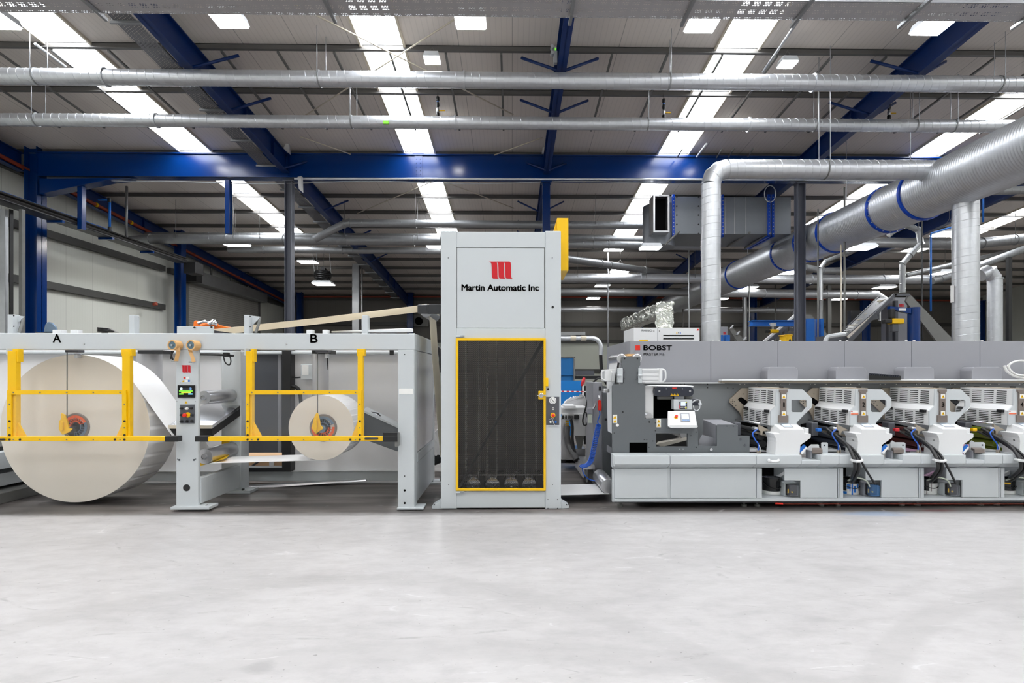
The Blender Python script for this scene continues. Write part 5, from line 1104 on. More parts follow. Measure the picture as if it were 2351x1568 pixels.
rgl = thing('air_regulator', 'small grey air regulator on the end cabinet left of the press', 'regulator', P(1355, 950, 5.7)); mb = MB(); mb.pb(1349, 937, 1361, 951, 5.68, 5.75); mb.build('body', 'mid_grey_paint', rgl, .006); mb = MB(); mb.pb(1351, 951, 1360, 972, 5.68, 5.75); mb.build('bowl', 'hose_clear', rgl, .006); mb = MB(); mb.pt([(1360, 940, 5.7), (1366, 932, 5.7), (1367, 924, 5.7)], .01); mb.build('fitting', 'brushed_alu', rgl)
mb = MB(); mb.pt([(1392, 878, 5.9), (1380, 868, 6.0), (1368, 872, 6.1), (1356, 887, 6.1), (1352, 905, 6.1)], .011); solo(mb, 'hose', 'hose_black', 'black hose arching from the press end to the extraction unit', 'hose')
# wrapped bundle between stand and cabinet
mb = MB(); mb.pl([(990, 1000), (1012, 985), (1018, 1020), (1018, 1040), (998, 1044), (990, 1030)], 6.2, [(992, 1002), (1010, 990), (1016, 1020), (1016, 1038), (998, 1040), (992, 1028)], 6.8); tag(mb.build('wrapped_bundle', 'clear_sheet', None, crumple=(4, .03, 9.)), 'white plastic-wrapped bundle seen between the unwind stand and the tall cabinet', 'bundle')
mb = MB(); mb.pl([(992, 1042), (1016, 1036), (1018, 1060), (996, 1070)], 6.2, [(992, 1042), (1016, 1036), (1018, 1058), (996, 1066)], 6.8); solo(mb, 'black_bag', 'black_gloss', 'black plastic bag under the wrapped bundle beside the tall cabinet', 'bag', bevel=.02)
mb = MB()
for k in range(4): mb.pt([(999+2*k, 796, 6.2), (1006+2*k, 806, 6.2), (1010+k, 826, 6.2), (1006+k, 850, 6.2)], .012)
solo(mb, 'cable_loop', 'hose_black', 'black cable loops hanging left of the tall cabinet', 'cable')
# ================================================================ PRINTING PRESS
pz = thing('printing_press', 'long grey and white printing press filling the right side of the hall', 'machine', P(1800, 1165, T))
XE = 2440
def deck_piece(x0, x1, ytop=1046.):
    a, b = P(x0, 1046, 4.68), P(x1, 1046, 4.68); z0 = P(x0, ytop, 4.68).z; z1 = P(x0, 1066, 4.68).z; z2 = P(x0, 1074, 4.76).z
    prof = [(4.68, z0), (4.68, z1), (4.76, z2), (5.2, z2), (5.2, z0)]
    mb = MB(); mb.loft([Vector((a.x, y, z)) for y, z in prof], [Vector((b.x, y, z)) for y, z in prof]); return mb
PITCH = .72
def at_unit(i):
    SH.x = PITCH*i
notch = []
for i in range(4):
    at_unit(i); notch.append((P(1841, 1046, 4.68).x, P(1884, 1046, 4.68).x))
at_unit(0)
x0 = P(1410, 1046, 4.68).x; cuts = [x0]+[v for n in notch for v in n]; xend = P(XE, 1046, 4.68).x
zt_, z1, z2, zn = P(1500, 1046, 4.68).z, P(1500, 1066, 4.68).z, P(1500, 1074, 4.76).z, P(1500, 1058, 4.68).z
def deck(xa, xb, top):
    prof = [(4.68, top), (4.68, z1), (4.76, z2), (4.85, z2), (4.85, top)]; mb = MB(); mb.loft([Vector((xa, y, z)) for y, z in prof], [Vector((xb, y, z)) for y, z in prof]); mb.build('deck', G, pz, .003)
seams = [P(x, 1050, 4.68).x for x in (1538.6, 1737)]
for i in range(1, 4): at_unit(i); seams.append(P(1737, 1050, 4.68).x)
at_unit(0)
solid = []; cur = x0
for a, b in notch:
    if a > xend: break
    solid.append((cur, a)); deck(a, min(b, xend), zn); cur = b
if cur < xend: solid.append((cur, xend))
for a, b in solid:
    k = [a]+[s for s in seams if a < s < b]+[b]
    for p, q in zip(k, k[1:]): deck(p+.0015, q-.0015, zt_)
mb = MB(); mb.pl([(1407, 1044), (1411, 1046), (1411, 1073), (1407, 1063)], 4.69, [(1404, 1040), (1408, 1040), (1408, 1066), (1404, 1058)], 4.84); mb.build('deck_end', G, pz)
# cabinets below
def cab(x0, x1, name='cabinet_panel'): mb = MB(); mb.pb(x0, 1075.5, x1, 1143.5, T, T+.015); return mb.build(name, G, pz, .002)
mb = MB(); mb.pb(1411, 1074.5, 1737, 1150, T+.012, T+.05); mb.build('cabinet_body', G, pz); mb = MB(); mb.pb(1462, 1074.5, 1737, 1150, T+.05, 5.6); mb.build('cabinet_body', 'mid_grey_paint', pz)
mb = MB(); mb.pb(1406, 1078, 1411, 1153, T+.01, T+.05); mb.build('end_plate', G, pz, .004)
cab(1411, 1533); cab(1540, 1736)
mb = MB(); mb.pb(1410, 1144, XE, 1150.5, T, T+.05); mb.build('plinth', G, pz, .002)
mb = MB(); mb.pl([(1410, 1150.5), (XE, 1150.5), (XE, 1151), (1410, 1151)], T, [(1410, 1150), (XE, 1150), (XE, 1154), (1410, 1154)], T+.06); mb.build('plinth_skirt', 'mid_grey_paint', pz)
mb = MB(); mb.pb(1462, 1149, XE, 1152, T+.06, 5.6); mb.build('base_frame', 'dark_grey_paint', pz)
for x in (1424, 1708, 1738, 1885, 1923, 2070, 2106, 2250, 2288): mb = MB(); c = P(x, 1153, 4.85); mb.cyl((c.x, c.y, 0), (c.x, c.y, .02), .026, n=14); mb.cyl((c.x, c.y, .02), (c.x, c.y, .07), .011, n=10); mb.build('levelling_foot', 'zinc_dark', pz)
mb = MB(); a = P(1795, 1157, T-.01); b = P(XE, 1157, T-.01); mb.cyl(a, b, .002, n=6); mb.build('pull_cord', 'dark_red_pipe', pz)
mb = MB(); a = P(1780, 1156, T-.01); b = P(1797, 1156.5, T-.01); mb.cyl(a, b, .008, n=8); mb.build('cord_end', 'signal_red', pz)
# frame plates
def rect(x0, y0, x1, y1): return [(x0, y0), (x1, y0), (x1, y1), (x0, y1)]
PL = lambda pts, d: [P(x, y, d) for x, y in pts]
mb = MB(); O = [(1428, 821), (1430, 819), (1468, 819), (1470, 821), (1470, 838), (1466, 845), (1466, 879), (1469, 882), (1478, 882), (1481.5, 886), (1481.5, 962), (1530, 962), (1532, 984), (1598, 984), (1603, 989), (1603, 1041), (1406, 1041), (1406, 886), (1409, 882), (1429, 882), (1432, 879), (1433, 850), (1428, 840)]
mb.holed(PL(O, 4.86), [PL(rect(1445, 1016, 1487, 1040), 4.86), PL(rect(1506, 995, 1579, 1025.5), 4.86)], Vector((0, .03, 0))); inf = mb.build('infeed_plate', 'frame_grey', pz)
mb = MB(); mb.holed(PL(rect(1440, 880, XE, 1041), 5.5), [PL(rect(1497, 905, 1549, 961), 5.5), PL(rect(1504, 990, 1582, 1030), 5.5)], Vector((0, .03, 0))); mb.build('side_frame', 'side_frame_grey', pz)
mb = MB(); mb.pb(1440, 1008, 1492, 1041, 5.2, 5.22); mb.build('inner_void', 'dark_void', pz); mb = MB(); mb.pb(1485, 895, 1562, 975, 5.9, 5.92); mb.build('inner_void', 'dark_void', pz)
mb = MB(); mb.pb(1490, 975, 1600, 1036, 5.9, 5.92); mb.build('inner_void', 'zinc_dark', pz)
mb = MB(); mb.pl([(1506, 1020), (1579, 1003), (1579, 1010), (1520, 1026)], 5.05, [(1510, 1014), (1577, 1001), (1577, 1008), (1520, 1020)], 5.5); mb.build('inner_web', 'paper_face', pz)
c = P(1573, 997, 5.1); mb = MB(); mb.cyl(c, c+Vector((0, .45, 0)), .045, n=24); mb.build('inner_roller', 'galvanised_dull', pz)
mb = MB(); mb.pb(1481, 878, 1664, 880.5, 5.46, 5.54); mb.build('top_edge', 'white_paint', pz)
for x, y, r in ((1562, 881.5, 1), (1572, 881.5, 1), (1624.5, 882, 1.4), (1624.5, 890, 1.4), (1671, 890.5, 1.2), (1683.5, 892, 1.2)): m = MB(); m.pc(x, y, r, 5.494, 5.5, 10); m.build('screw_hole', 'black_plastic', pz)
for k in range(5):
    at_unit(k)
    for x in (1699, 1710, 1736, 1782, 1792, 1812):
        m = MB(); m.pc(x, 882.5, 1.2, 5.492, 5.5, 8); m.build('screw', 'label_white', pz)
at_unit(0)
bolts(inf, ((1430, 946), (1434, 823), (1463.5, 823), (1491, 969)), 1.9, 4.86, 'black_plastic', .004); bolts(inf, ((1504.5, 971), (1504.5, 989), (1499, 1012.5), (1586.5, 1000), (1479, 1009), (1485, 1009), (1410, 994), (1490, 1027), (1599, 992), (1599, 1027)), 1.1, 4.86, 'black_plastic', .003, 'screw_hole')
bolts(inf, ((1434, 854), (1463, 854), (1434, 869), (1463, 869)), 1.1, 4.86, 'dark_grey_paint', .004); bolts(inf, ((1561, 1031), (1568.5, 1031)), 1.1, 4.86, 'label_white', .003, 'screw'); m = MB(); m.pc(1417.5, 976, 3.6, 4.858, 4.86, 20); m.build('cover_disc', 'label_white', inf)
for x, y in ((1412, 957.5), (1512.5, 967)):
    m = MB(); m.pb(x-5, y-5.5, x+5, y+14, 4.857, 4.86); q = m.build('label_plate', 'label_white', inf); tri_sign(x, y, 7.5, 4.857, inf); tri_sign(x, y+9.3, 7.5, 4.857, inf)
# chute block right of the infeed
mb = MB(); mb.pl(rect(1646, 976, 1694, 1024), 4.88, rect(1614, 963, 1656, 1006), 5.2); mb.build('chute', 'mid_grey_paint', pz, .003)
mb = MB(); mb.pl([(1604, 1012), (1612, 998), (1646, 1008), (1646, 1024), (1606, 1024)], 4.95, [(1604, 1011), (1612, 998), (1646, 1006), (1646, 1022), (1606, 1022)], 5.02); mb.build('chute_floor', 'mid_grey_paint', pz)
mb = MB(); mb.pp([(1646, 979), (1650, 975), (1691, 975), (1694, 978), (1694, 1001), (1721, 1001), (1721, 1041), (1603, 1041), (1603, 1024), (1646, 1024)], 4.86, 4.89); q = mb.build('side_cover', 'frame_grey', pz)
bolts(q, ((1669, 978.5), (1684, 978.5)), 1.1, 4.86, 'bar_blue_black', .003, 'screw'); bolts(q, ((1701, 1008.5), (1711, 1022)), 2.6, 4.86, 'dark_grey_paint', .004); m = MB(); m.pc(1633, 1032, 3.4, 4.85, 4.86, 20); m.build('plug', 'brushed_alu', q)
# infeed rollers, web and white guards
for x, y in ((1430, 823), (1466, 823)): 
    c = P(x-3, y, 4.9); mb = MB(); mb.rev(c, (0, 1, 0), [(0, .001), (0, .036), (.005, .042), (.45, .042), (.45, .001)], 28); mb.build('guide_roller', 'brushed_alu', pz)
mb = MB(); A = [P(1426, 960, 4.95), P(1424, 826, 4.95), P(1427, 818, 4.95), P(1466, 817, 4.95)]; A[0].x = A[1].x-.004; strip(mb, A, .42); mb.build('web', 'paper_white', pz)
mb = MB(); A = [P(1413, 1000, 4.98), P(1410, 880, 4.98), P(1420, 820, 4.98)]; strip(mb, A, .4); mb.build('web', 'paper_white', pz)
mb = MB(); mb.pb(1440, 812.5, 1458, 818, 4.98, 5.2); mb.build('web_tail', 'tape_kraft', pz)
for pts, nm in ((rect(1466, 846, 1474, 879), 'guard_end'), (rect(1419, 845, 1430, 878), 'guard_end')): mb = MB(); mb.pp(pts, 4.84, 4.9); mb.build(nm, G, pz, .003)
mb = MB(); mb.pb(1474, 846.5, 1515, 878, 4.86, 4.95); gd = mb.build('light_guard', 'white_paint', pz, .003)
for y in (851, 854, 863, 872.5): m = MB(); m.pb(1474, y, 1512, y+.7, 4.858, 4.86); m.build('groove', 'mid_grey_paint', gd)
mb = MB(); mb.pb(1514, 846, 1521, 878, 4.85, 4.95); mb.build('end_cap', 'white_paint', gd, .004); m = MB(); m.pt([(1520, 848, 4.9), (1526, 850, 4.9), (1528, 856, 4.9), (1528, 868, 4.9), (1525, 874, 4.9), (1520, 877, 4.9)], .008); m.build('pull_handle', 'white_paint', gd)
mb = MB(); mb.pb(1388, 848, 1412, 876, 4.92, 5.1); gd = mb.build('light_guard', 'white_paint', pz, .008); m = MB(); m.pt([(1389, 850, 4.92), (1382, 853, 4.92), (1381, 862, 4.92), (1382, 869, 4.92), (1389, 873, 4.92)], .007); m.build('pull_handle', 'white_paint', gd); m = MB(); m.pt([(1404, 850, 4.91), (1405, 856, 4.89), (1404, 871, 4.89), (1403, 876, 4.91)], .004); m.build('pull_handle', 'brushed_alu', gd)
for x in (1422, 1471): m = MB(); m.pb(x-4, 860, x+6, 863.5, 4.8, 4.85); m.build('lever', 'lamp_body', pz, .004)
m = MB(); m.pb(1386, 892, 1400, 902, 5.0, 5.1); m.build('valve', 'brushed_alu', pz, .01)
# web guide
mb = MB(); mb.pl([(1481, 886), (1592, 886), (1592, 889), (1481, 889)], 4.93, [(1492, 884), (1572, 884), (1572, 887), (1492, 887)], 5.3); mb.build('web', 'paper_white', pz)
mb = MB(); mb.pb(1481.5, 886, 1500, 960, 4.95, 4.955); mb.build('web', 'paper_white', pz); c = P(1490, 957, 4.9); mb = MB(); mb.rev(c, (0, 1, 0), [(0, .001), (0, .03), (.02, .036), (.12, .036)], 24); mb.build('guide_roller', 'brushed_alu', pz)
def rbar(x0, y0, x1, y1, r, n=6): return [(cx+r*math.cos(math.radians(t)), cy+r*math.sin(math.radians(t))) for cx, cy, s in ((x1-r, y0+r, -90), (x1-r, y1-r, 0), (x0+r, y1-r, 90), (x0+r, y0+r, 180)) for t in [s+90*i/n for i in range(n+1)]]
mb = MB(); mb.pp(rbar(1503.5, 888, 1593, 910.5, 10.5), 4.88, 5.0); wg = mb.build('web_guide', 'bar_blue_black', pz, .003)
for x in (1542.5, 1549, 1555.5): tri_sign(x, 906, 6, 4.88, wg)
for x, y, r in ((1514, 898, 2.3), (1584.5, 898, 2.3), (1530, 892.5, 1.2), (1567, 892.5, 1.2)): m = MB(); m.pc(x, y, r, 4.874, 4.88, 14); m.build('screw', 'brushed_alu', wg)
m = MB(); m.pb(1543.5, 889.8, 1553.5, 891.8, 4.878, 4.88); m.build('red_mark', 'signal_red', wg)
mb = MB(); mb.pb(1512, 911, 1545, 917, 4.95, 5.0); mb.pb(1575, 909, 1590, 917, 4.97, 5.02); mb.build('guide_bracket', 'zinc_dark', pz)
# small controller and white operator panel
mb = MB(); mb.pb(1547, 917.5, 1589.5, 940.5, 4.86, 4.94); sc = mb.build('controller', 'light_grey_paint', pz, .003)
mb = MB(); mb.pb(1560, 922, 1577.5, 938.5, 4.857, 4.86); mb.build('keypad', 'bar_blue_black', sc); mb = MB(); mb.pb(1563, 923, 1574, 932, 4.855, 4.857); mb.build('display', 'screen_light', sc)
for x, y, m in ((1575.5, 923.5, 'led_yellow'), (1575, 928, 'screen_blue'), (1575, 934, 'label_white'), (1564, 935, 'label_white'), (1568, 935, 'label_white'), (1572, 935, 'label_white'), (1575, 936.5, 'led_yellow')): k = MB(); k.pb(x-1.2, y-1, x+1.2, y+1, 4.854, 4.857); k.build('key', m, sc)
m = MB(); m.pb(1560, 929, 1562, 938, 4.854, 4.857); m.build('red_stripe', 'logo_red', sc); m = MB(); m.pt([(1590, 924, 4.87), (1596, 919, 4.86), (1606, 919, 4.87), (1608, 928, 4.86)], .005); m.pt([(1592, 931, 4.86), (1594, 940, 4.85), (1600, 943, 4.85), (1606, 938, 4.85), (1607, 930, 4.85)], .0035); m.build('cable', 'lamp_body', sc)
mb = MB(); mb.pb(1589, 923, 1610, 931.5, 4.88, 4.96); mb.pb(1585, 916, 1605, 921, 4.9, 4.96); q = mb.build('sensor_block', 'bar_blue_black', sc, .003); m = MB(); m.pc(1608, 927.5, 3.6, 4.86, 4.89, 16); m.build('sensor_lens', 'lamp_body', q)
mb = MB(); mb.pl([(1538, 976), (1599, 976), (1602, 980), (1600, 982.5), (1540, 982.5), (1533, 979)], 4.76, [(1533, 943), (1595, 943), (1600, 972), (1598, 978), (1538, 978), (1532, 974)], 4.86); hp = mb.build('operator_panel', 'white_paint', pz, .004)
def onpanel(u, v, off=.003):
    a, b, c, d_ = P(1538, 976, 4.76), P(1599, 976, 4.76), P(1595, 943, 4.86), P(1533, 943, 4.86); p = (a*(1-u)+b*u)*(1-v)+(d_*(1-u)+c*u)*v; n_ = (b-a).cross(d_-a).normalized(); return p+n_*off
def pquad(u0, v0, u1, v1, o0, o1):
    q = [(u0, v0), (u1, v0), (u1, v1), (u0, v1)]; return MB().loft([onpanel(*k, o0) for k in q], [onpanel(*k, o1) for k in q])
pquad(.43, .22, .78, .8, 0, .006).build('screen_bezel', 'mid_grey_paint', hp); pquad(.48, .4, .74, .73, .006, .008).build('screen', 'screen_light', hp)
for u in (.5, .57, .64, .71): pquad(u, .27, u+.03, .34, .006, .009).build('key', 'screen_blue', hp)
m = MB(); m.rev(onpanel(.27, .53, 0), onpanel(.27, .53, 1)-onpanel(.27, .53, 0), [(0, .017), (.004, .017), (.004, .001)], 20); m.build('stop_plate', 'yellow_paint', hp); m = MB(); m.rev(onpanel(.27, .53, 0), onpanel(.27, .53, 1)-onpanel(.27, .53, 0), [(0, .008), (.015, .008), (.018, .0125), (.026, .0125), (.03, .001)], 18); m.build('stop_button', 'signal_red', hp)
# hood
mb = MB(); DH = 5.6; hA = [P(1447, 783, DH), P(XE, 783, DH), P(XE, 884, DH), P(1447, 884, DH)]
mb.loft(hA, [p+Vector((0, 1.3, 0)) for p in hA]); mb.loft([P(1447, 783, DH), P(1447, 884, DH), P(1436, 884, DH+.12), P(1436, 785, DH+.12)], [p+Vector((0, 1.1, 0)) for p in (P(1447, 783, DH+.01), P(1447, 884, DH+.01), P(1436, 884, DH+.12), P(1436, 785, DH+.12))]); hd = mb.build('hood', 'mid_grey_paint', pz)
for x in (1632, 1786, 1939, 2093, 2250): m = MB(); m.pb(x-.35, 784, x+.35, 875, DH-.0015, DH); m.build('joint', 'dark_grey_paint', hd)
for x in (1637, 1652, 1775, 1792, 1930, 1946, 2082, 2100, 2240, 2256): m = MB(); m.pb(x-1.5, 781.2, x+1.5, 783, DH+.02, DH+.04); m.build('clip', 'white_paint', hd)
m = MB(); m.pb(1459, 793, 1469.6, 803.7, DH-.003, DH); m.build('logo', 'signal_red', hd)
text('BOBST', 1477.5, 793, 1542.5, 804, DH, 'bar_blue_black', hd, 'lettering', .03); text('MASTER', 1477.5, 810, 1511, 816.3, DH, 'dark_grey_paint', hd, 'lettering', .008); text('M6', 1514, 810, 1525.5, 816.3, DH, 'dark_grey_paint', hd)
for x in (1762, 1919, 2075, 2231):
    mb = MB(); pts = [(x, 876), (x, 851), (x+2.5, 845), (x+8, 842.5), (x+62, 842.5), (x+68, 845.5), (x+70, 851), (x+70, 876)]; mb.pp(pts, 5.46, 5.62); mb.build('shield', 'mid_grey_paint', pz, .004)
mb = MB(); mb.pb(1657, 871, XE, 874.5, 5.38, 5.46); mb.build('top_rail', 'white_paint', pz, .004); mb = MB(); mb.pb(1657, 874.5, XE, 879, 5.41, 5.5); mb.build('rail_holder', 'beige_plate', pz)
mb = MB(); mb.pl([(1995, 858), (2068, 863), (2068, 872), (1995, 872)], 5.3, [(1995, 858), (2068, 863), (2068, 872), (1995, 872)], 5.38); ch = mb.build('cable_chain', 'black_plastic', pz)
for k in range(14): m = MB(); m.pb(1997+5*k, 857+.35*k, 2000+5*k, 861+.35*k, 5.29, 5.3); m.build('chain_link', 'bar_blue_black', ch)
mb = MB(); mb.pt([(2312, 842, 5.4), (2325, 832, 5.4), (2345, 828, 5.4), (2370, 832, 5.4)], .01); mb.pt([(2306, 840, 5.38), (2312, 852, 5.38), (2330, 864, 5.38), (2352, 868, 5.38)], .012); mb.pt([(2316, 836, 5.37), (2318, 848, 5.37), (2334, 860, 5.37), (2356, 862, 5.37)], .01); solo(mb, 'cable_coil', 'label_white', 'loops of white cable on top of the press at the right edge', 'cable')

# ---------------------------------------------------------------- four print units with their consoles, buckets and pumps
colours = ['black', 'blue', 'brown', 'green']
def print_unit(i):
    at_unit(i); nm = '1234'[i]
    o = thing('print_unit', 'print unit with louvred white hood and the number %s on its post' % nm, 'print unit', P(1795, 1040, 4.9), 'print units on the press')
    W = 'white_paint'; D1 = 4.87; D2 = 5.45
    mb = MB(); pr = [(1783, 893), (1781, 931), (1770, 943), (1769.5, 977), (1790, 977), (1790, 893)]; A = [P(x, y, D1) for x, y in pr]; mb.m = 0; mb.loft(A, [p+Vector((0, D2-D1, 0)) for p in A]); mb.m = 1
    for a, b, rows in ((A[0], A[1], 7), (A[2], A[3], 7)):
        for c in range(4):
            y0 = D1+.06+c*.135
            for r in range(rows):
                t = .16+.72*r/(rows-1)-.0; q = a*(1-t)+b*t; h = .0032; q2 = a*(1-t-.03)+b*(t+.03)
                mb.add([Vector((q.x-.0015, y0, q.z-h)), Vector((q.x-.0015, y0+.105, q.z-h)), Vector((q.x-.0015, y0+.105, q.z+h)), Vector((q.x-.0015, y0, q.z+h))], [(0, 1, 2, 3)])
    cv = mb.build('louvred_cover', [W, 'dark_void'], o)
    for y in (D1+.06, D2-.08): m = MB(); c = (A[2]+Vector((-.004, 0, 0))); m.box((c.x-.02, y-.03, c.z-.02), (c.x+.01, y+.03, c.z+.006)); m.build('catch', 'black_plastic', cv, .004)
    mb = MB(); O = [(1783, 893), (1843, 894), (1864, 914), (1865, 929), (1863, 935), (1846, 952.5), (1829, 970), (1829, 977), (1770, 977), (1769.5, 943.5), (1781, 932)]; H = [(1817, 918), (1850, 918), (1853, 921), (1853, 934), (1843, 946.5), (1820, 946.5), (1817, 943)]
    mb.holed(PL(O, 4.85), [PL(H, 4.85)], Vector((0, .015, 0))); ep = mb.build('end_plate', G, o)
    m = MB(); m.add(PL([(x, y) for x, y in H], 4.858), [tuple(range(len(H)))]); m.build('window', 'acrylic', ep)
    m = MB(); m.tube([P(1864, 934, 4.845), P(1846, 952, 4.845)], .003, 6); m.build('hinge_rod', 'brushed_alu', ep)
    mb = MB(); mb.pp([(1790, 894), (1809, 894), (1809, 899), (1806, 902), (1806, 953), (1810.5, 954), (1810.5, 971), (1788, 971), (1788, 954), (1793, 953), (1793, 902), (1790, 899)], 4.835, 4.852); ps = mb.build('number_post', 'post_taupe', o, .002)
    text(nm, 1798.2 if i == 0 else 1796.5, 924, 1801 if i == 0 else 1802.5, 934, 4.835, 'black_plastic', ps, 'numeral', .01)
    for y in (910.5, 949.5): tri_sign(1800, y, 6.5, 4.835, ps, (1795, y-5, 1804.5, y+5))
    if i in (1, 3):
        m = MB(); m.pb(1771, 943, 1788, 952, 4.847, 4.85); st = m.build('type_label', 'label_white', ep); m = MB(); m.pb(1771, 949.5, 1788, 951.5, 4.845, 4.847); m.build('stripe', 'orange_paint', st); m = MB(); m.pb(1771, 944, 1775, 945.5, 4.845, 4.847); m.build('stripe', 'logo_red', st)
    mb = MB(); O = [(1720, 891), (1702, 891), (1676, 917), (1675, 924), (1697.5, 946), (1703.5, 958), (1706, 968), (1720, 968)]; mb.pp(O, 5.465, 5.485); bk = mb.build('back_plate', 'beige_plate', o)
    m = MB(); m.pp([(1694.5, 918), (1697, 913.5), (1702, 912), (1706, 914), (1722, 926), (1722, 940), (1710, 932)], 5.46, 5.465); m.build('slot', 'dark_void', bk); bolts(bk, ((1682.5, 922), (1682.5, 918), (1682.5, 926), (1678.5, 922), (1686.5, 922), (1706.5, 904.5), (1689.5, 931)), 1.1, 5.465, 'black_plastic', .003, 'screw_hole')
    m = MB(); m.pb(1784, 891, 1812, 893, 4.9, 5.44); m.build('top_edge', 'beige_plate', o); 
    for x, dd in ((1747, 5.3), (1797, 4.95)): m = MB(); m.pb(x-1.8, 887, x+1.8, 890.5, dd, dd+.05); m.build('stud', 'black_plastic', o)
    # roller gear below
    k = ['dark_grey_paint', 'bar_blue_black', 'ink_brown', 'ink_green'][i]
    m = MB(); x_ = 1692 if i == 0 else 1676; m.pp([(x_, 974), (1706, 968), (1762, 980), (1762, 1041), (x_, 1041)], 5.4, 5.42); m.build('black_backing', 'dark_void', o)  # thin black sheet backing the rollers
    for x, y, r in ((1747, 1003, 8), (1752, 1019, 8), (1738, 988, 5), (1763, 1032, 4)):
        c = P(x, y, 4.95); m = MB(); m.rev(c, (0, 1, 0), [(0, .001), (0, r*.0039), (.45, r*.0039), (.45, .001)], 20); m.build('ink_roller', k if i else 'rubber', o)
    m = MB(); m.pl([(1735, 990), (1766, 1000), (1766, 1004), (1735, 995)], 4.94, [(1710, 986), (1740, 993), (1740, 998), (1710, 990)], 5.3); m.build('doctor_blade', 'beige_plate', o)
    m = MB(); m.pp([(1742, 975), (1768, 988), (1752, 990), (1750, 998), (1746, 998), (1746, 990), (1742, 988)], 4.9, 4.92); m.build('bracket', 'beige_plate', o)
    m = MB(); m.tube([P(1689, 964, 5.3), P(1745, 973, 4.93)], .009, 8); m.build('guide_rod', 'polished_steel', o)
    m = MB(); m.pb(1686, 970, 1702, 1001, 5.0, 5.1); m.build('motor', 'dark_grey_paint', o, .01); m = MB(); m.pb(1732, 981, 1742, 988, 4.88, 4.95); m.build('fitting', 'brushed_alu', o, .01)
    m = MB(); m.pt([(1739, 986, 4.88), (1730, 992, 4.86), (1728, 998, 4.85), (1734, 1010, 4.84), (1741, 1020, 4.83), (1741, 1036, 4.82)], .006); m.build('air_line', 'hose_blue', o); m = MB(); m.pt([(1741, 1020, 4.83), (1745, 1028, 4.82), (1745, 1037, 4.82)], .005); m.build('air_line', 'lamp_body', o)
    for x in (1740.5, 1745): m = MB(); m.pb(x-1.2, 1034, x+1.2, 1042, 4.8, 4.82); m.build('line_fitting', 'beige_plate', o)
    m = MB(); m.pl([(1721, 1031), (1770, 1035), (1770, 1037), (1721, 1037)], 4.96, [(1721, 1026), (1760, 1030), (1760, 1032), (1721, 1032)], 5.3); m.build('web', 'paper_white' if i != 2 else 'pink_sheet', o)
    m = MB(); m.pl([(1838, 1042), (1862, 1021), (1880, 1021), (1884, 1046)], 4.9, [(1842, 1040), (1862, 1020), (1878, 1020), (1882, 1040)], 5.2); m.build('web', 'paper_white' if i != 2 else 'pink_sheet', o)
    # bracket plates beside the console
    m = MB()
    if i == 0: m.pp([(1886, 1018), (1888, 1016), (1899, 1016), (1901, 1018), (1901, 1041), (1886, 1041)], 4.82, 4.83)
    else: m.pp([(1861, 1018), (1866, 1012), (1872, 1016), (1893, 1016), (1896, 1018), (1896, 1041), (1861, 1041)], 4.82, 4.83)
    bp_ = m.build('bracket_plate', G, o); bolts(bp_, ((1893 if i == 0 else 1890, 1022.5),), 1.8, 4.82, 'bar_blue_black', .003)
    m = MB(); m.pl(rect(1865, 1032, 1888.5, 1041), 4.73, rect(1864, 1028, 1887, 1037), 4.82); m.build('sensor_block', 'post_taupe', o, .002)
    m = MB(); m.pb(1861, 1035, 1864.5, 1056, 4.76, 4.84); m.build('post', 'mid_grey_paint', o)
    # hoses
    if i:
        def hose(pts, r, m_='hose_black'): q = MB(); q.pt(pts, r, 10); q.build('ink_hose', m_, o)
        hose([(1718, 984, 4.95), (1740, 1003, 4.85), (1758, 1022, 4.74), (1766, 1043, 4.66), (1770, 1060, 4.62), (1771, 1080, 4.63), (1770, 1103, 4.85)], .014)
        hose([(1722, 992, 4.95), (1748, 1012, 4.85), (1766, 1032, 4.74), (1777, 1050, 4.66), (1780, 1066, 4.62), (1779, 1085, 4.64), (1774, 1106, 4.85)], .013)
        hose([(1700, 986, 4.97), (1735, 1006, 4.9), (1762, 1022, 4.76), (1779, 1043, 4.66), (1786, 1060, 4.62), (1800, 1083, 4.64), (1815, 1103, 4.7), (1822, 1112, 4.74)], .009)
        hose([(1764, 1104, 4.85), (1775, 1098, 4.76), (1790, 1099, 4.72), (1803, 1106, 4.72), (1810, 1118, 4.74)], .006, 'hose_clear')
        m = MB(); m.pb(1697, 984, 1707, 991, 4.93, 4.97); m.build('coupling', ['black_plastic', 'bright_blue', 'tape_red', 'yellow_paint'][i], o, .006)
    m = MB(); m.tube([P(1765, 1056, 4.68), P(1766, 1058.5, 4.6), P(1772, 1059.5, 4.575), P(1782, 1059.5, 4.575), P(1787, 1058, 4.6), P(1788, 1056, 4.68)], .012, 8); m.build('hose_strap', W, o)
    # low cabinet of this unit, open towards the bucket
    cb = MB(); cb.pp([(1801, 1075.5), (1922, 1075.5), (1922, 1143), (1838, 1143), (1838, 1103), (1801, 1103)], T, T+.015); cb.build('cabinet_panel', G, pz, .002)
    cb = MB(); cb.pb(1737.5, 1075.5, 1749.5, 1144, T, T+.4); cb.build('cabinet_panel', G, pz, .002); cb = MB(); cb.pb(1926, 1074.5, 1927, 1144, T, T+.4); cb.pb(1838, 1075, 1926, 1148, T+.1, T+.75); cb.build('cabinet_body', G, pz)
    cb = MB(); cb.pb(1738, 1070, 1840, 1148, T+.6, T+.62); cb.build('cabinet_back', 'dark_void', pz); cb = MB(); cb.pb(1745, 1143.5, 1842, 1148, T+.02, T+.62); cb.build('cabinet_floor', G, pz)
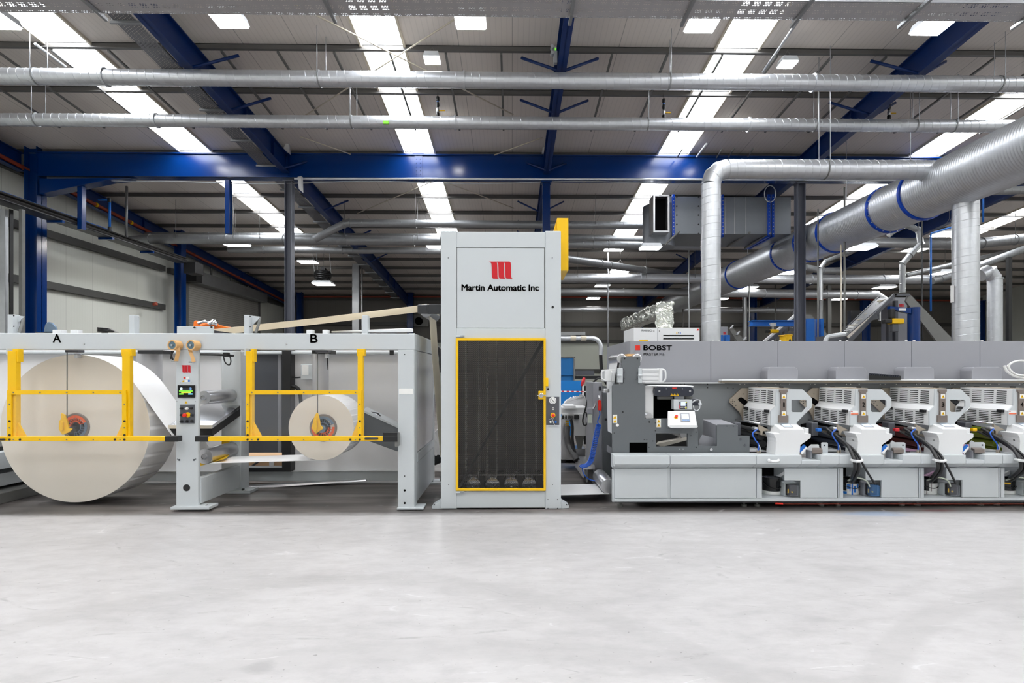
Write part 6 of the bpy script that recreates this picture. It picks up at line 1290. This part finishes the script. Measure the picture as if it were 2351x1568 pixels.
    cb = MB(); cb.pl([(1772, 1100), (1800, 1082), (1800, 1090), (1772, 1106)], T+.35, [(1772, 1098), (1800, 1082), (1800, 1088), (1772, 1104)], T+.55); cb.build('web', 'paper_white' if i != 2 else 'pink_sheet', o)
    # console
    c = thing('control_console', 'white wedge console with a slanted screen in front of print unit %s' % nm, 'console', P(1808, 1043, 4.75), 'consoles on the press deck')
    Fp = [(1791, 985.5), (1846, 985.5), (1847, 994), (1862, 996), (1862, 1005), (1838, 1022), (1836, 1044.5), (1779.5, 1044.5), (1782.5, 1016), (1781, 1007), (1775, 995.5), (1789.5, 995)]
    A = PL(Fp, 4.72); B = [p+Vector((0, .17, 0)) for p in A]; B[0] = P(1773, 971, 4.89); B[1] = P(1827, 971, 4.89)
    m = MB(); m.loft(A, B); m.build('body', W, c, .004, 3)
    up = (B[0]-A[0]).cross(A[1]-A[0]).normalized(); up = up if up.z > 0 else -up
    q = lambda u, v, h: (A[0]*(1-u)+A[1]*u)*(1-v)+(B[0]*(1-u)+B[1]*u)*v+up*h
    for u0, v0, u1, v1, mm, h, n_ in ((.26, .28, .66, .88, 'mid_grey_paint', .002, 'screen_bezel'), (.3, .36, .62, .8, 'screen_light', .004, 'screen'), (.06, .82, .12, .92, 'yellow_paint', .002, 'sticker')):
        m = MB(); m.loft([q(u0, v0, -.002), q(u1, v0, -.002), q(u1, v1, -.002), q(u0, v1, -.002)], [q(u0, v0, h), q(u1, v0, h), q(u1, v1, h), q(u0, v1, h)]); m.build(n_, mm, c)
    m = MB(); m.pb(1848, 983, 1857, 995, 4.76, 4.86); m.build('connector_box', W, c, .003)
    if i:
        m = MB()
        for k_ in range(5): m.pl([(1771.5+2.2*k_, 1009.5+.2*k_), (1772.5+2.2*k_, 1009.5+.2*k_), (1773.5+2.2*k_, 1013+.2*k_), (1772.5+2.2*k_, 1013+.2*k_)], 4.77, [(1771.5+2.2*k_, 1009.5+.2*k_), (1772.5+2.2*k_, 1009.5+.2*k_), (1773.5+2.2*k_, 1013+.2*k_), (1772.5+2.2*k_, 1013+.2*k_)], 4.772)
        m.build('vent', 'dark_void', c)
    m = MB(); m.pp([(1834, 1031), (1846, 1020), (1851, 1025), (1838, 1039)], 4.735, 4.738); tg = m.build('blue_tag', 'bright_blue', c); m = MB(); m.pp([(1838, 1039), (1851, 1025), (1853, 1028), (1842, 1043)], 4.734, 4.737); m.build('tag_edge', 'label_white', tg)
    # bucket
    bl = ['closed black bucket on a white base under print unit 1', 'open black bucket with a blue ink splashed label, under print unit 2', 'open black bucket with a white label and brown drips, under print unit 3', 'open black bucket with green yellow ink splashes, cut by the right edge'][i]
    bc = P(1771, 1143, 4.96); bc.z = P(1760, 1143.5, T+.02).z; bk = thing('ink_bucket', bl, 'bucket', bc, 'ink buckets'); r = .083; z0 = bc.z+.002; H_ = .112
    m = MB(); m.rev((bc.x, bc.y, z0+.026), (0, 0, 1), [(0, .001), (0, r*.95), (H_-.02, r), (H_-.02, r+.004), (H_, r+.004), (H_, r-.004), (H_-.03, r-.006), (H_-.03, .001)], 40); m.build('pail', 'black_gloss', bk)
    m = MB(); m.rev((bc.x, bc.y, z0), (0, 0, 1), [(0, .001), (0, r+.002), (.03, r+.002), (.03, .001)], 40); m.build('base_ring', 'label_white', bk)
    m = MB(); m.tube([Vector((bc.x+(r+.005)*math.cos(t), bc.y+(r+.005)*math.sin(t), z0+H_+.005-.06*math.sin(-t)*1.0)) for t in [R_(180+180*k_/14) for k_ in range(15)]], .0035, 6); m.build('handle', 'black_plastic', bk)
    if i == 0: m = MB(); m.rev((bc.x, bc.y, z0+.026+H_), (0, 0, 1), [(0, r+.006), (.008, r+.006), (.01, r-.01), (.006, r-.012), (.006, .001)], 40); m.build('lid', 'black_gloss', bk)
    else:
        m = MB(); m.rev((bc.x, bc.y, z0+.026+H_-.035), (0, 0, 1), [(0, r-.007), (.004, .001)], 32); m.build('ink', ['', 'ink_blue', 'ink_brown', 'ink_green'][i], bk)
        def patch(t0, t1, za, zb, mm, off, name):
            m = MB(); A = [R_(t0+(t1-t0)*k_/10) for k_ in range(11)]; lo = [Vector((bc.x+(r+off)*math.cos(t), bc.y+(r+off)*math.sin(t), za)) for t in A]; hi = [Vector((v.x, v.y, zb)) for v in lo]
            m.add(lo+hi, [(k_, k_+1, k_+12, k_+11) for k_ in range(10)], True); return m.build(name, mm, bk)
        if i in (1, 2):
            lb = patch(*((224, 298) if i == 1 else (246, 306)), z0+.03, z0+.1, 'label_white', .0015, 'paper_label')
            if i == 1:
                for a0, a1, zz0, zz1 in ((226, 246, .05, .095), (250, 259, .0, .1), (264, 277, .02, .08), (240, 245, .03, .09), (282, 294, .06, .098)): patch(a0, a1, z0+zz0, z0+zz1, 'ink_blue', .0026, 'ink_drip')
                patch(190, 226, z0+.004, z0+.026, 'ink_blue', .0035, 'ink_drip')
            else:
                for a0, zz0, zz1 in ((256, .03, .1), (232, .0, .03), (214, .0, .03)): patch(a0, a0+2.5, z0+zz0, z0+zz1, 'ink_brown', .0036, 'ink_drip')
        else: patch(225, 262, z0+.09, z0+.105, 'yellow_paint', .0016, 'ink_drip')
    # pump
    pl = ['grey ink pump with a clear cover beside the closed bucket', 'ink pump with a blue-stained cover beside the blue-splashed bucket', 'grey ink pump with a milky cover beside the brown-dripped bucket', 'grey ink pump at the far right edge beside the green-splashed bucket'][i]
    pu = thing('ink_pump', pl, 'pump', P(1815, 1143, 4.82), 'ink pumps')
    m = MB(); m.pb(1801, 1109, 1834, 1139.5, 4.83, 4.93); m.build('housing', 'light_grey_paint' if i != 1 else 'mid_grey_paint', pu, .004)
    m = MB(); m.pb(1807, 1112, 1830, 1138, 4.8, 4.83); m.build('pump_head', 'black_plastic', pu, .006)
    m = MB(); m.pp(rbar(1812, 1114, 1835, 1140.5, 5), 4.765, 4.81); m.build('cover', 'smoked_cover' if i != 1 else 'blue_cover', pu, .003)
    m = MB(); m.pb(1808.5, 1123, 1811, 1132, 4.796, 4.8); m.build('warning_label', 'yellow_paint', pu); m = MB(); m.pc(1819, 1130, 1.8, 4.79, 4.8, 12); m.build('rotor_hub', 'yellow_paint', pu)
for i in range(4): print_unit(i)
at_unit(0)
# ================================================================ BEHIND THE PRESS
rh = thing('compressor_cabinet', 'white compressor cabinet with black louvres standing behind the press hood', 'cabinet', P(1530, 858, 7.2)+Vector((0, 0, -P(1530, 858, 7.2).z)))
DC = 7.2
A = [P(1455, 752.5, DC), P(1606, 753.5, DC)]; zc = A[0].z; B = [P(1432, 759, DC+.45), P(1590, 759, DC+.45)]
mb = MB(); pl_ = [Vector((A[0].x, DC, 0)), Vector((A[1].x, DC, 0)), Vector((A[1].x, DC+.6, 0)), Vector((P(1432, 759, DC+.6).x, DC+.6, 0))]; mb.loft(pl_, [Vector((p.x, p.y, zc)) for p in pl_]); mb.build('casing', 'white_paint', rh)
mb = MB(); mb.pb(1509, 753.5, 1509.6, 800, DC-.002, DC); mb.build('joint', 'mid_grey_paint', rh)
for y in (769, 776.5): mb = MB(); mb.pb(1523, y, 1593, y+2.4, DC-.004, DC); mb.build('louvre', 'dark_void', rh)
text('RHINO', 1473, 756.5, 1497, 761, DC, 'dark_grey_paint', rh)
mb = MB(); mb.pb(1468, 780, 1488, 790, DC-.003, DC); mb.build('sticker', 'yellow_paint', rh)
for x, m in ((1554, 'yellow_paint'), (1562, 'bright_blue')): k = MB(); k.pc(x, 764.5, 1.5, DC-.003, DC, 10); k.build('sticker', m, rh)
bolts(rh, ((1501.5, 760), (1514, 760), (1558, 764)), 1.3, DC, 'zinc_dark', .006, 'lock'); k = MB(); k.pp([(1600, 759.5), (1600.5, 755), (1604.5, 755), (1604.5, 759), (1603.2, 759), (1603.2, 757.5), (1601, 759.8)], DC-.003, DC); k.build('red_mark', 'signal_red', rh)
fd = thing('foil_duct', 'duct wrapped in shiny crumpled foil leading to the white compressor cabinet', 'duct', P(1520, 752, 7.6))
mb = MB(); mb.pl([(1508, 697), (1542, 697), (1542, 722), (1508, 722)], 7.6, [(1425, 736), (1445, 736), (1445, 758), (1425, 758)], 12); mb.build('level_run', 'foil', fd, crumple=(5, .05, 4.5))
mb = MB(); mb.pl([(1508, 700), (1514, 696), (1537, 696), (1542.5, 702), (1542.5, 753), (1508, 753)], 7.58, [(1509, 700), (1514, 697), (1536, 697), (1541, 702), (1541, 753), (1509, 753)], 7.9); mb.build('drop', 'foil', fd, crumple=(4, .035, 9.))
# conveyors
def conveyor(pts, thick, d, w, label, side='dark_grey_paint', belt='paper_face'):
    Q = [P(x, y, d) for x, y in pts]; o = thing('inclined_conveyor', label, 'conveyor', (Q[0].x, d, 0)); n = (Q[1]-Q[0]).normalized(); up = Vector((-n.z, 0, n.x)); up = up if up.z > 0 else -up
    for y in (0, w):
        mb = MB(); A = [Q[0]+up*thick*.5, Q[1]+up*thick*.5, Q[1]-up*thick*.5, Q[0]-up*thick*.5]; A = [a+Vector((0, y, 0)) for a in A]; mb.loft(A, [a+Vector((0, .05, 0)) for a in A]); mb.build('side_frame', side, o)
    mb = MB(); A = [Q[0]+up*thick*.3, Q[1]+up*thick*.3, Q[1]+up*thick*.25, Q[0]+up*thick*.25]; mb.loft([a+Vector((0, .05, 0)) for a in A], [a+Vector((0, w, 0)) for a in A]); mb.build('belt', belt, o)
    k = Q[0]*.55+Q[1]*.45; mb = MB(); mb.box((k.x-.06, d+.05, 0), (k.x+.06, d+.15, k.z)); mb.build('leg', side, o); return o, Q, up
def tilted(pts, d, m, name, o): mb = MB(); mb.pp(pts, d, d+.05); return mb.build(name, m, o)
cv = thing('inclined_conveyor', 'big dark framed conveyor carrying paper trim', 'conveyor', P(2000, 790, 12.4))
cv['label'] = 'big dark framed conveyor carrying paper trim, peaking left of the large riser duct'
tilted([(1945, 783), (2053, 674), (2060, 676), (1951, 790)], 12.4, 'dark_grey_paint', 'side_frame', cv)
mb = MB(); mb.pl([(1944, 770), (2044, 683), (2047, 684), (1948, 772)], 12.5, [(1925, 770), (2014, 684), (2017, 684), (1928, 772)], 13.6); mb.build('side_frame', 'dark_grey_paint', cv)
mb = MB(); mb.pl([(1946, 772), (2048, 683), (2050, 686), (1948, 777)], 12.44, [(1932, 770), (2022, 690), (2024, 692), (1934, 774)], 13.4); mb.build('belt', 'paper_face', cv)
tilted([(1930, 764), (2018, 681), (2022, 681), (1934, 767)], 13.5, 'dark_grey_paint', 'side_frame', cv)
for k in range(26):
    t = random.random(); m = MB(); x = 1944+100*t+random.uniform(-8, 4); y = 768-86*t+random.uniform(0, 5); m.pb(x, y, x+4, y+2.4, 12.6+random.random()*.4, 13.0); m.build('paper_scrap', random.choice(['kraft_web', 'paper_white', 'paper_face']), cv, .005)
tilted([(2053, 674), (2088, 674), (2091, 679), (2057, 680)], 12.4, 'dark_grey_paint', 'head_frame', cv)
tilted([(2086, 674), (2092, 678), (2192, 783), (2150, 783), (2080, 692)], 12.45, 'zinc_dark', 'down_chute', cv)
for x0, x1, y in ((2056, 2062, 690), (2040, 2048, 740)): mb = MB(); a = P(x0, y, 12.6); b = P(x1, y, 12.6); mb.box((a.x, 12.6, 0), (b.x, 12.7, a.z)); mb.build('leg', 'dark_grey_paint', cv)
gm = thing('grey_machine_column', 'tall grey machine column with a red emblem under the conveyor peak', 'machine', P(2068, 790, 12.9)); a = P(2055, 683, 12.9); b = P(2083, 790, 12.9); mb = MB(); mb.box((a.x, 12.9, 0), (b.x, 13.4, a.z)); mb.build('body', 'mid_grey_paint', gm, .01); logo(2063.5, 697.5, 2075.5, 704.5, 12.9, gm)
mb = MB(); a = P(2024, 700, 13.1); b = P(2052, 790, 13.1); mb.box((a.x, 14.3, 0), (b.x, 14.45, a.z)); solo(mb, 'machine_cabinet', 'black_plastic', 'dark upright machine cabinet below the conveyor peak', 'cabinet')
sg = thing('number_sign', 'dark sign with white numerals half hidden behind the conveyor', 'sign', P(2008, 735, 14)); mb = MB(); mb.pp([(1993, 714), (2020, 707), (2020, 732), (1993, 736)], 14, 14.05); mb.build('board', 'dark_grey_paint', sg); text('G2', 2000, 714.5, 2016, 724.5, 14, 'label_white', sg, 'lettering', .01); mb = MB(); mb.pb(2020, 700, 2022.5, 736, 13.98, 14.05); mb.build('frame', 'label_white', sg)
jb = thing('jib_crane', 'dark blue jib crane with a short arm and yellow hoist, under the conveyor peak', 'crane', P(2100, 790, 12)); a = P(2093, 705, 12); b = P(2118, 790, 12); mb = MB(); mb.cyl(((a.x+b.x)/2, 12.1, 0), ((a.x+b.x)/2, 12.1, a.z), (b.x-a.x)/2, n=20); mb.build('mast', 'steel_blue', jb)
mb = MB(); mb.pp([(2044, 703), (2092, 708), (2092, 720), (2044, 709)], 12, 12.1); mb.build('arm', 'steel_blue', jb); mb = MB(); mb.pb(2064, 708, 2080, 713, 11.99, 12); mb.build('label_plate', 'label_white', jb)
hs = thing('hoist', 'yellow and black chain hoist hanging from the dark blue jib arm', 'hoist', P(2063, 744, 12)); mb = MB(); mb.pb(2050, 731, 2077, 743, 11.95, 12.15); mb.build('body', 'yellow_paint', hs, .02); mb = MB(); mb.pb(2032, 732, 2050, 742, 11.97, 12.1); mb.pb(2045, 708, 2056, 731, 11.98, 12.08); mb.build('motor', 'black_plastic', hs, .02); mb = MB(); mb.pb(2050, 743, 2064, 762, 11.98, 12.1); mb.build('chain_bag', 'dark_grey_paint', hs, .02)
# left group: bright blue gantry
gc = thing('gantry_crane', 'bright blue beam crane on a post, just left of the right grey column', 'crane', P(1860, 790, 15)); mb = MB(); mb.pb(1728, 736, 1868, 747, 15, 15.2); mb.pb(1728, 735, 1868, 737, 14.95, 15.25); mb.pb(1728, 746, 1868, 748, 14.95, 15.25); mb.build('beam', 'bright_blue', gc)
for x0, x1 in ((1848, 1867), (1881, 1888)): mb = MB(); a = P(x0, 732, 15); b = P(x1, 790, 15); mb.box((a.x, 14.92, 0), (b.x, 15.2, a.z)); mb.build('post', 'bright_blue', gc)
hs = thing('hoist', 'small yellow hoist on the bright blue beam crane', 'hoist', P(1780, 765, 15)); mb = MB(); mb.pb(1770, 756, 1789, 764, 14.95, 15.15); mb.build('body', 'yellow_paint', hs, .02); mb = MB(); mb.pb(1760, 757, 1770, 764, 14.97, 15.1); mb.build('motor', 'black_plastic', hs, .02); mb = MB(); mb.pb(1769, 741, 1782, 749, 14.93, 15.0); mb.pb(1773, 749, 1777, 756, 14.98, 15.02); mb.build('trolley', 'lamp_body', hs)
c2 = thing('inclined_conveyor', 'smaller conveyor with a white belt rising behind the bright blue beam crane', 'conveyor', P(1790, 790, 16)); mb = MB(); mb.pl([(1745, 790), (1826, 722), (1829, 724), (1750, 792)], 16, [(1747, 786), (1822, 722), (1825, 724), (1752, 788)], 16.7); mb.build('belt', 'paper_white', c2); tilted([(1752, 792), (1832, 724), (1838, 726), (1762, 794)], 15.95, 'dark_grey_paint', 'side_frame', c2); tilted([(1838, 722), (1862, 722), (1912, 783), (1880, 783), (1840, 728)], 16.1, 'zinc_dark', 'down_chute', c2); mb = MB(); a = P(1800, 752, 16.2); mb.box((a.x, 16.2, 0), (a.x+.1, 16.3, a.z)); mb.build('leg', 'dark_grey_paint', c2)
sg = thing('letter_sign', 'small dark sign with a white G left of the right grey column', 'sign', P(1818, 760, 16.4)); mb = MB(); mb.pb(1812, 745, 1826, 760, 16.4, 16.45); mb.build('board', 'dark_grey_paint', sg); text('G', 1815, 748, 1820, 754, 16.4, 'label_white', sg)
yb2 = thing('yellow_bin', 'small yellow bin with a dark pictogram behind the press hood', 'bin', P(1812, 790, 12.5)); mb = MB(); a = P(1804, 769, 12.5); b = P(1819, 800, 12.5); mb.box((a.x, 12.5, 0), (b.x, 12.8, a.z)); mb.build('body', 'yellow_paint', yb2, .01); mb = MB(); mb.pb(1802.5, 768, 1820.5, 770.5, 12.48, 12.82); mb.build('lid', 'yellow_paint', yb2, .01); mb = MB(); mb.pp([(1811, 783), (1814, 777), (1817, 783)], 12.49, 12.5); mb.build('pictogram', 'black_plastic', yb2)
g2_ = thing('grey_machine_column', 'small grey machine head with a red emblem just right of the silver riser duct', 'machine', P(1664, 790, 14)); a = P(1655, 750, 14); b = P(1671, 790, 14); mb = MB(); mb.box((a.x, 14, 0), (b.x, 14.4, a.z)); mb.build('body', 'mid_grey_paint', g2_, .01); logo(1660, 762, 1667.5, 768, 14, g2_)
for x0, x1 in ((1651, 1660), (1666, 1676)): mb = MB(); a = P(x0, 769, 13.8); b = P(x1, 790, 13.8); mb.box((a.x, 13.8, 0), (b.x, 13.95, a.z)); mb.build('blue_guard', 'bright_blue', g2_)
c3 = thing('inclined_conveyor', 'short grey chute sloping down to the right beside the silver riser duct', 'conveyor', P(1690, 790, 14.3)); tilted([(1672, 753), (1680, 751), (1716, 786), (1694, 786)], 14.3, 'zinc_dark', 'chute', c3)
for x, y in ((1680, 750), (1695, 764), (1710, 777)): mb = MB(); mb.pp([(x-4, y+4), (x+3, y-4), (x+5, y-3), (x-1, y+5)], 14.25, 14.3); mb.build('flight', 'lamp_body', c3)
mb = MB(); a = P(1690, 770, 14.4); mb.box((a.x, 14.4, 0), (a.x+.1, 14.5, a.z)); mb.build('leg', 'zinc_dark', c3)
lp_ = MB(); lp_.pt([(1895, 785, 12.2), (1900, 774, 12.2), (1918, 770, 12.2), (1940, 767, 12.2)], .05); solo(lp_, 'ribbed_hose', 'lamp_body', 'pale hose bending over at the foot of the cream pole behind the press', 'hose')
mb = MB(); mb.pb(1890, 772, 1946, 790, 12.6, 12.9); solo(mb, 'machine_bed', 'dark_grey_paint', 'dark machine bed at the foot of the big conveyor, behind the press hood', 'machine')
mb = MB(); mb.tube([P(1845, 762, 15.3), P(1862, 778, 15.3)], .05, 8); solo(mb, 'striped_bar', 'yellow_paint', 'yellow and black bar beside the foot of the bright blue crane post', 'bar')
# left background over the unwind stand
of = thing('orange_arm', 'orange machine arm sticking up behind the unwind stand before the shutter', 'machine', P(470, 765, 7.5)); mb = MB(); mb.pp([(443, 752), (444, 738), (448, 735), (452, 736), (460, 748), (472, 743), (495, 745), (525, 751), (520, 756), (445, 756)], 7.5, 7.8); mb.build('arm', 'bright_orange', of, .01); mb = MB(); mb.pt([(455, 742, 7.45), (470, 738, 7.45), (486, 742, 7.45), (500, 746, 7.45)], .02); mb.pt([(480, 744, 7.45), (490, 738, 7.45), (493, 743, 7.45)], .03); mb.build('hose', 'polished_steel', of); a = P(450, 756, 7.6); mb = MB(); mb.box((a.x, 7.55, 0), (a.x+.4, 7.8, a.z)); mb.build('base', 'dark_grey_paint', of)
sl = thing('machine_dome', 'dark glossy rounded machine top just right of the big blue left column', 'machine', P(118, 765, 8)); mb = MB(); mb.pl([(100, 764), (104, 745), (110, 738), (122, 741), (130, 750), (136, 764)], 8, [(100, 764), (104, 747), (110, 741), (120, 744), (128, 752), (133, 764)], 8.8); mb.build('cover', 'core_steel', sl, .02); a = P(118, 764, 8.2); mb = MB(); mb.box((a.x-.15, 8.1, 0), (a.x+.15, 8.6, a.z)); mb.build('base', 'dark_grey_paint', sl)
gr = thing('grille', 'dark slatted grille leaning behind the unwind stand beam', 'grille', P(245, 765, 8)); mb = MB(); mb.pp([(222, 751), (250, 754), (268, 763), (222, 763)], 8, 8.05); mb.build('panel', 'zinc_dark', gr); 
for k in range(3): m = MB(); m.tube([P(225, 753+3*k, 7.98), P(248+6*k, 755+3*k, 7.98)], .012, 6); m.build('slat', 'black_plastic', gr)
a = P(240, 763, 8.02); mb = MB(); mb.box((a.x-.03, 8.0, 0), (a.x+.03, 8.05, a.z)); mb.build('post', 'zinc_dark', gr)
mb = MB(); mb.pb(945, 722, 984, 749, 30.7, 30.9); vt = thing('wall_fan', 'square grey vent with a round black opening, on the back wall', 'vent', P(964, 749, 30.8)); mb.build('plate', 'zinc_dark', vt); m = MB(); m.pc(961, 737, 9, 30.6, 30.7, 24); m.build('opening', 'dark_void', vt)
cb = thing('cardboard_box', 'brown cardboard box low behind the unwind stand opening', 'box', P(600, 1076, 6.3)+Vector((0, 0, 0))); mb = MB(); mb.pb(545, 1048, 660, 1076, 6.25, 6.7); mb.build('carton', 'cardboard', cb); m = MB(); m.pb(618, 1048, 629, 1074, 6.245, 6.25); m.build('label_plate', 'label_white', cb)
mb = MB(); mb.pt([(548, 1080, 6.05), (560, 1060, 6.1), (570, 1074, 6.1), (590, 1062, 6.1), (604, 1054, 6.1), (640, 1058, 6.1)], .012); solo(mb, 'cable', 'hose_black', 'black cable tangled in front of the cardboard box', 'cable')

# ================================================================ CAMERA AND COLOUR
cam = bpy.data.cameras.new('camera'); co = bpy.data.objects.new('camera', cam); COL.objects.link(co)
co.location = (0, 0, CAMH); co.rotation_euler = (R_(90), 0, -PSI)
cam.sensor_fit = 'HORIZONTAL'; cam.sensor_width = 36; cam.lens = 36*F/2351
cam.shift_x = -(CX-1175.5)/2351; cam.shift_y = (HY-784)/2351; cam.clip_start = .05; cam.clip_end = 200
sc = bpy.context.scene; sc.camera = co
w = bpy.data.worlds.new('World'); sc.world = w; w.use_nodes = True; w.node_tree.nodes['Background'].inputs[0].default_value = (.6, .65, .7, 1); w.node_tree.nodes['Background'].inputs[1].default_value = .3
vs = sc.view_settings; vs.view_transform = 'Standard'; vs.look = 'None'; vs.gamma = 1; vs.use_curve_mapping = False; vs.exposure = EXPOSURE
cy = sc.cycles; cy.max_bounces = 8; cy.diffuse_bounces = 4; cy.glossy_bounces = 4; cy.transparent_max_bounces = 16; cy.caustics_reflective = False; cy.caustics_refractive = False; cy.sample_clamp_indirect = 6; cy.use_denoising = True; cy.adaptive_threshold = .015
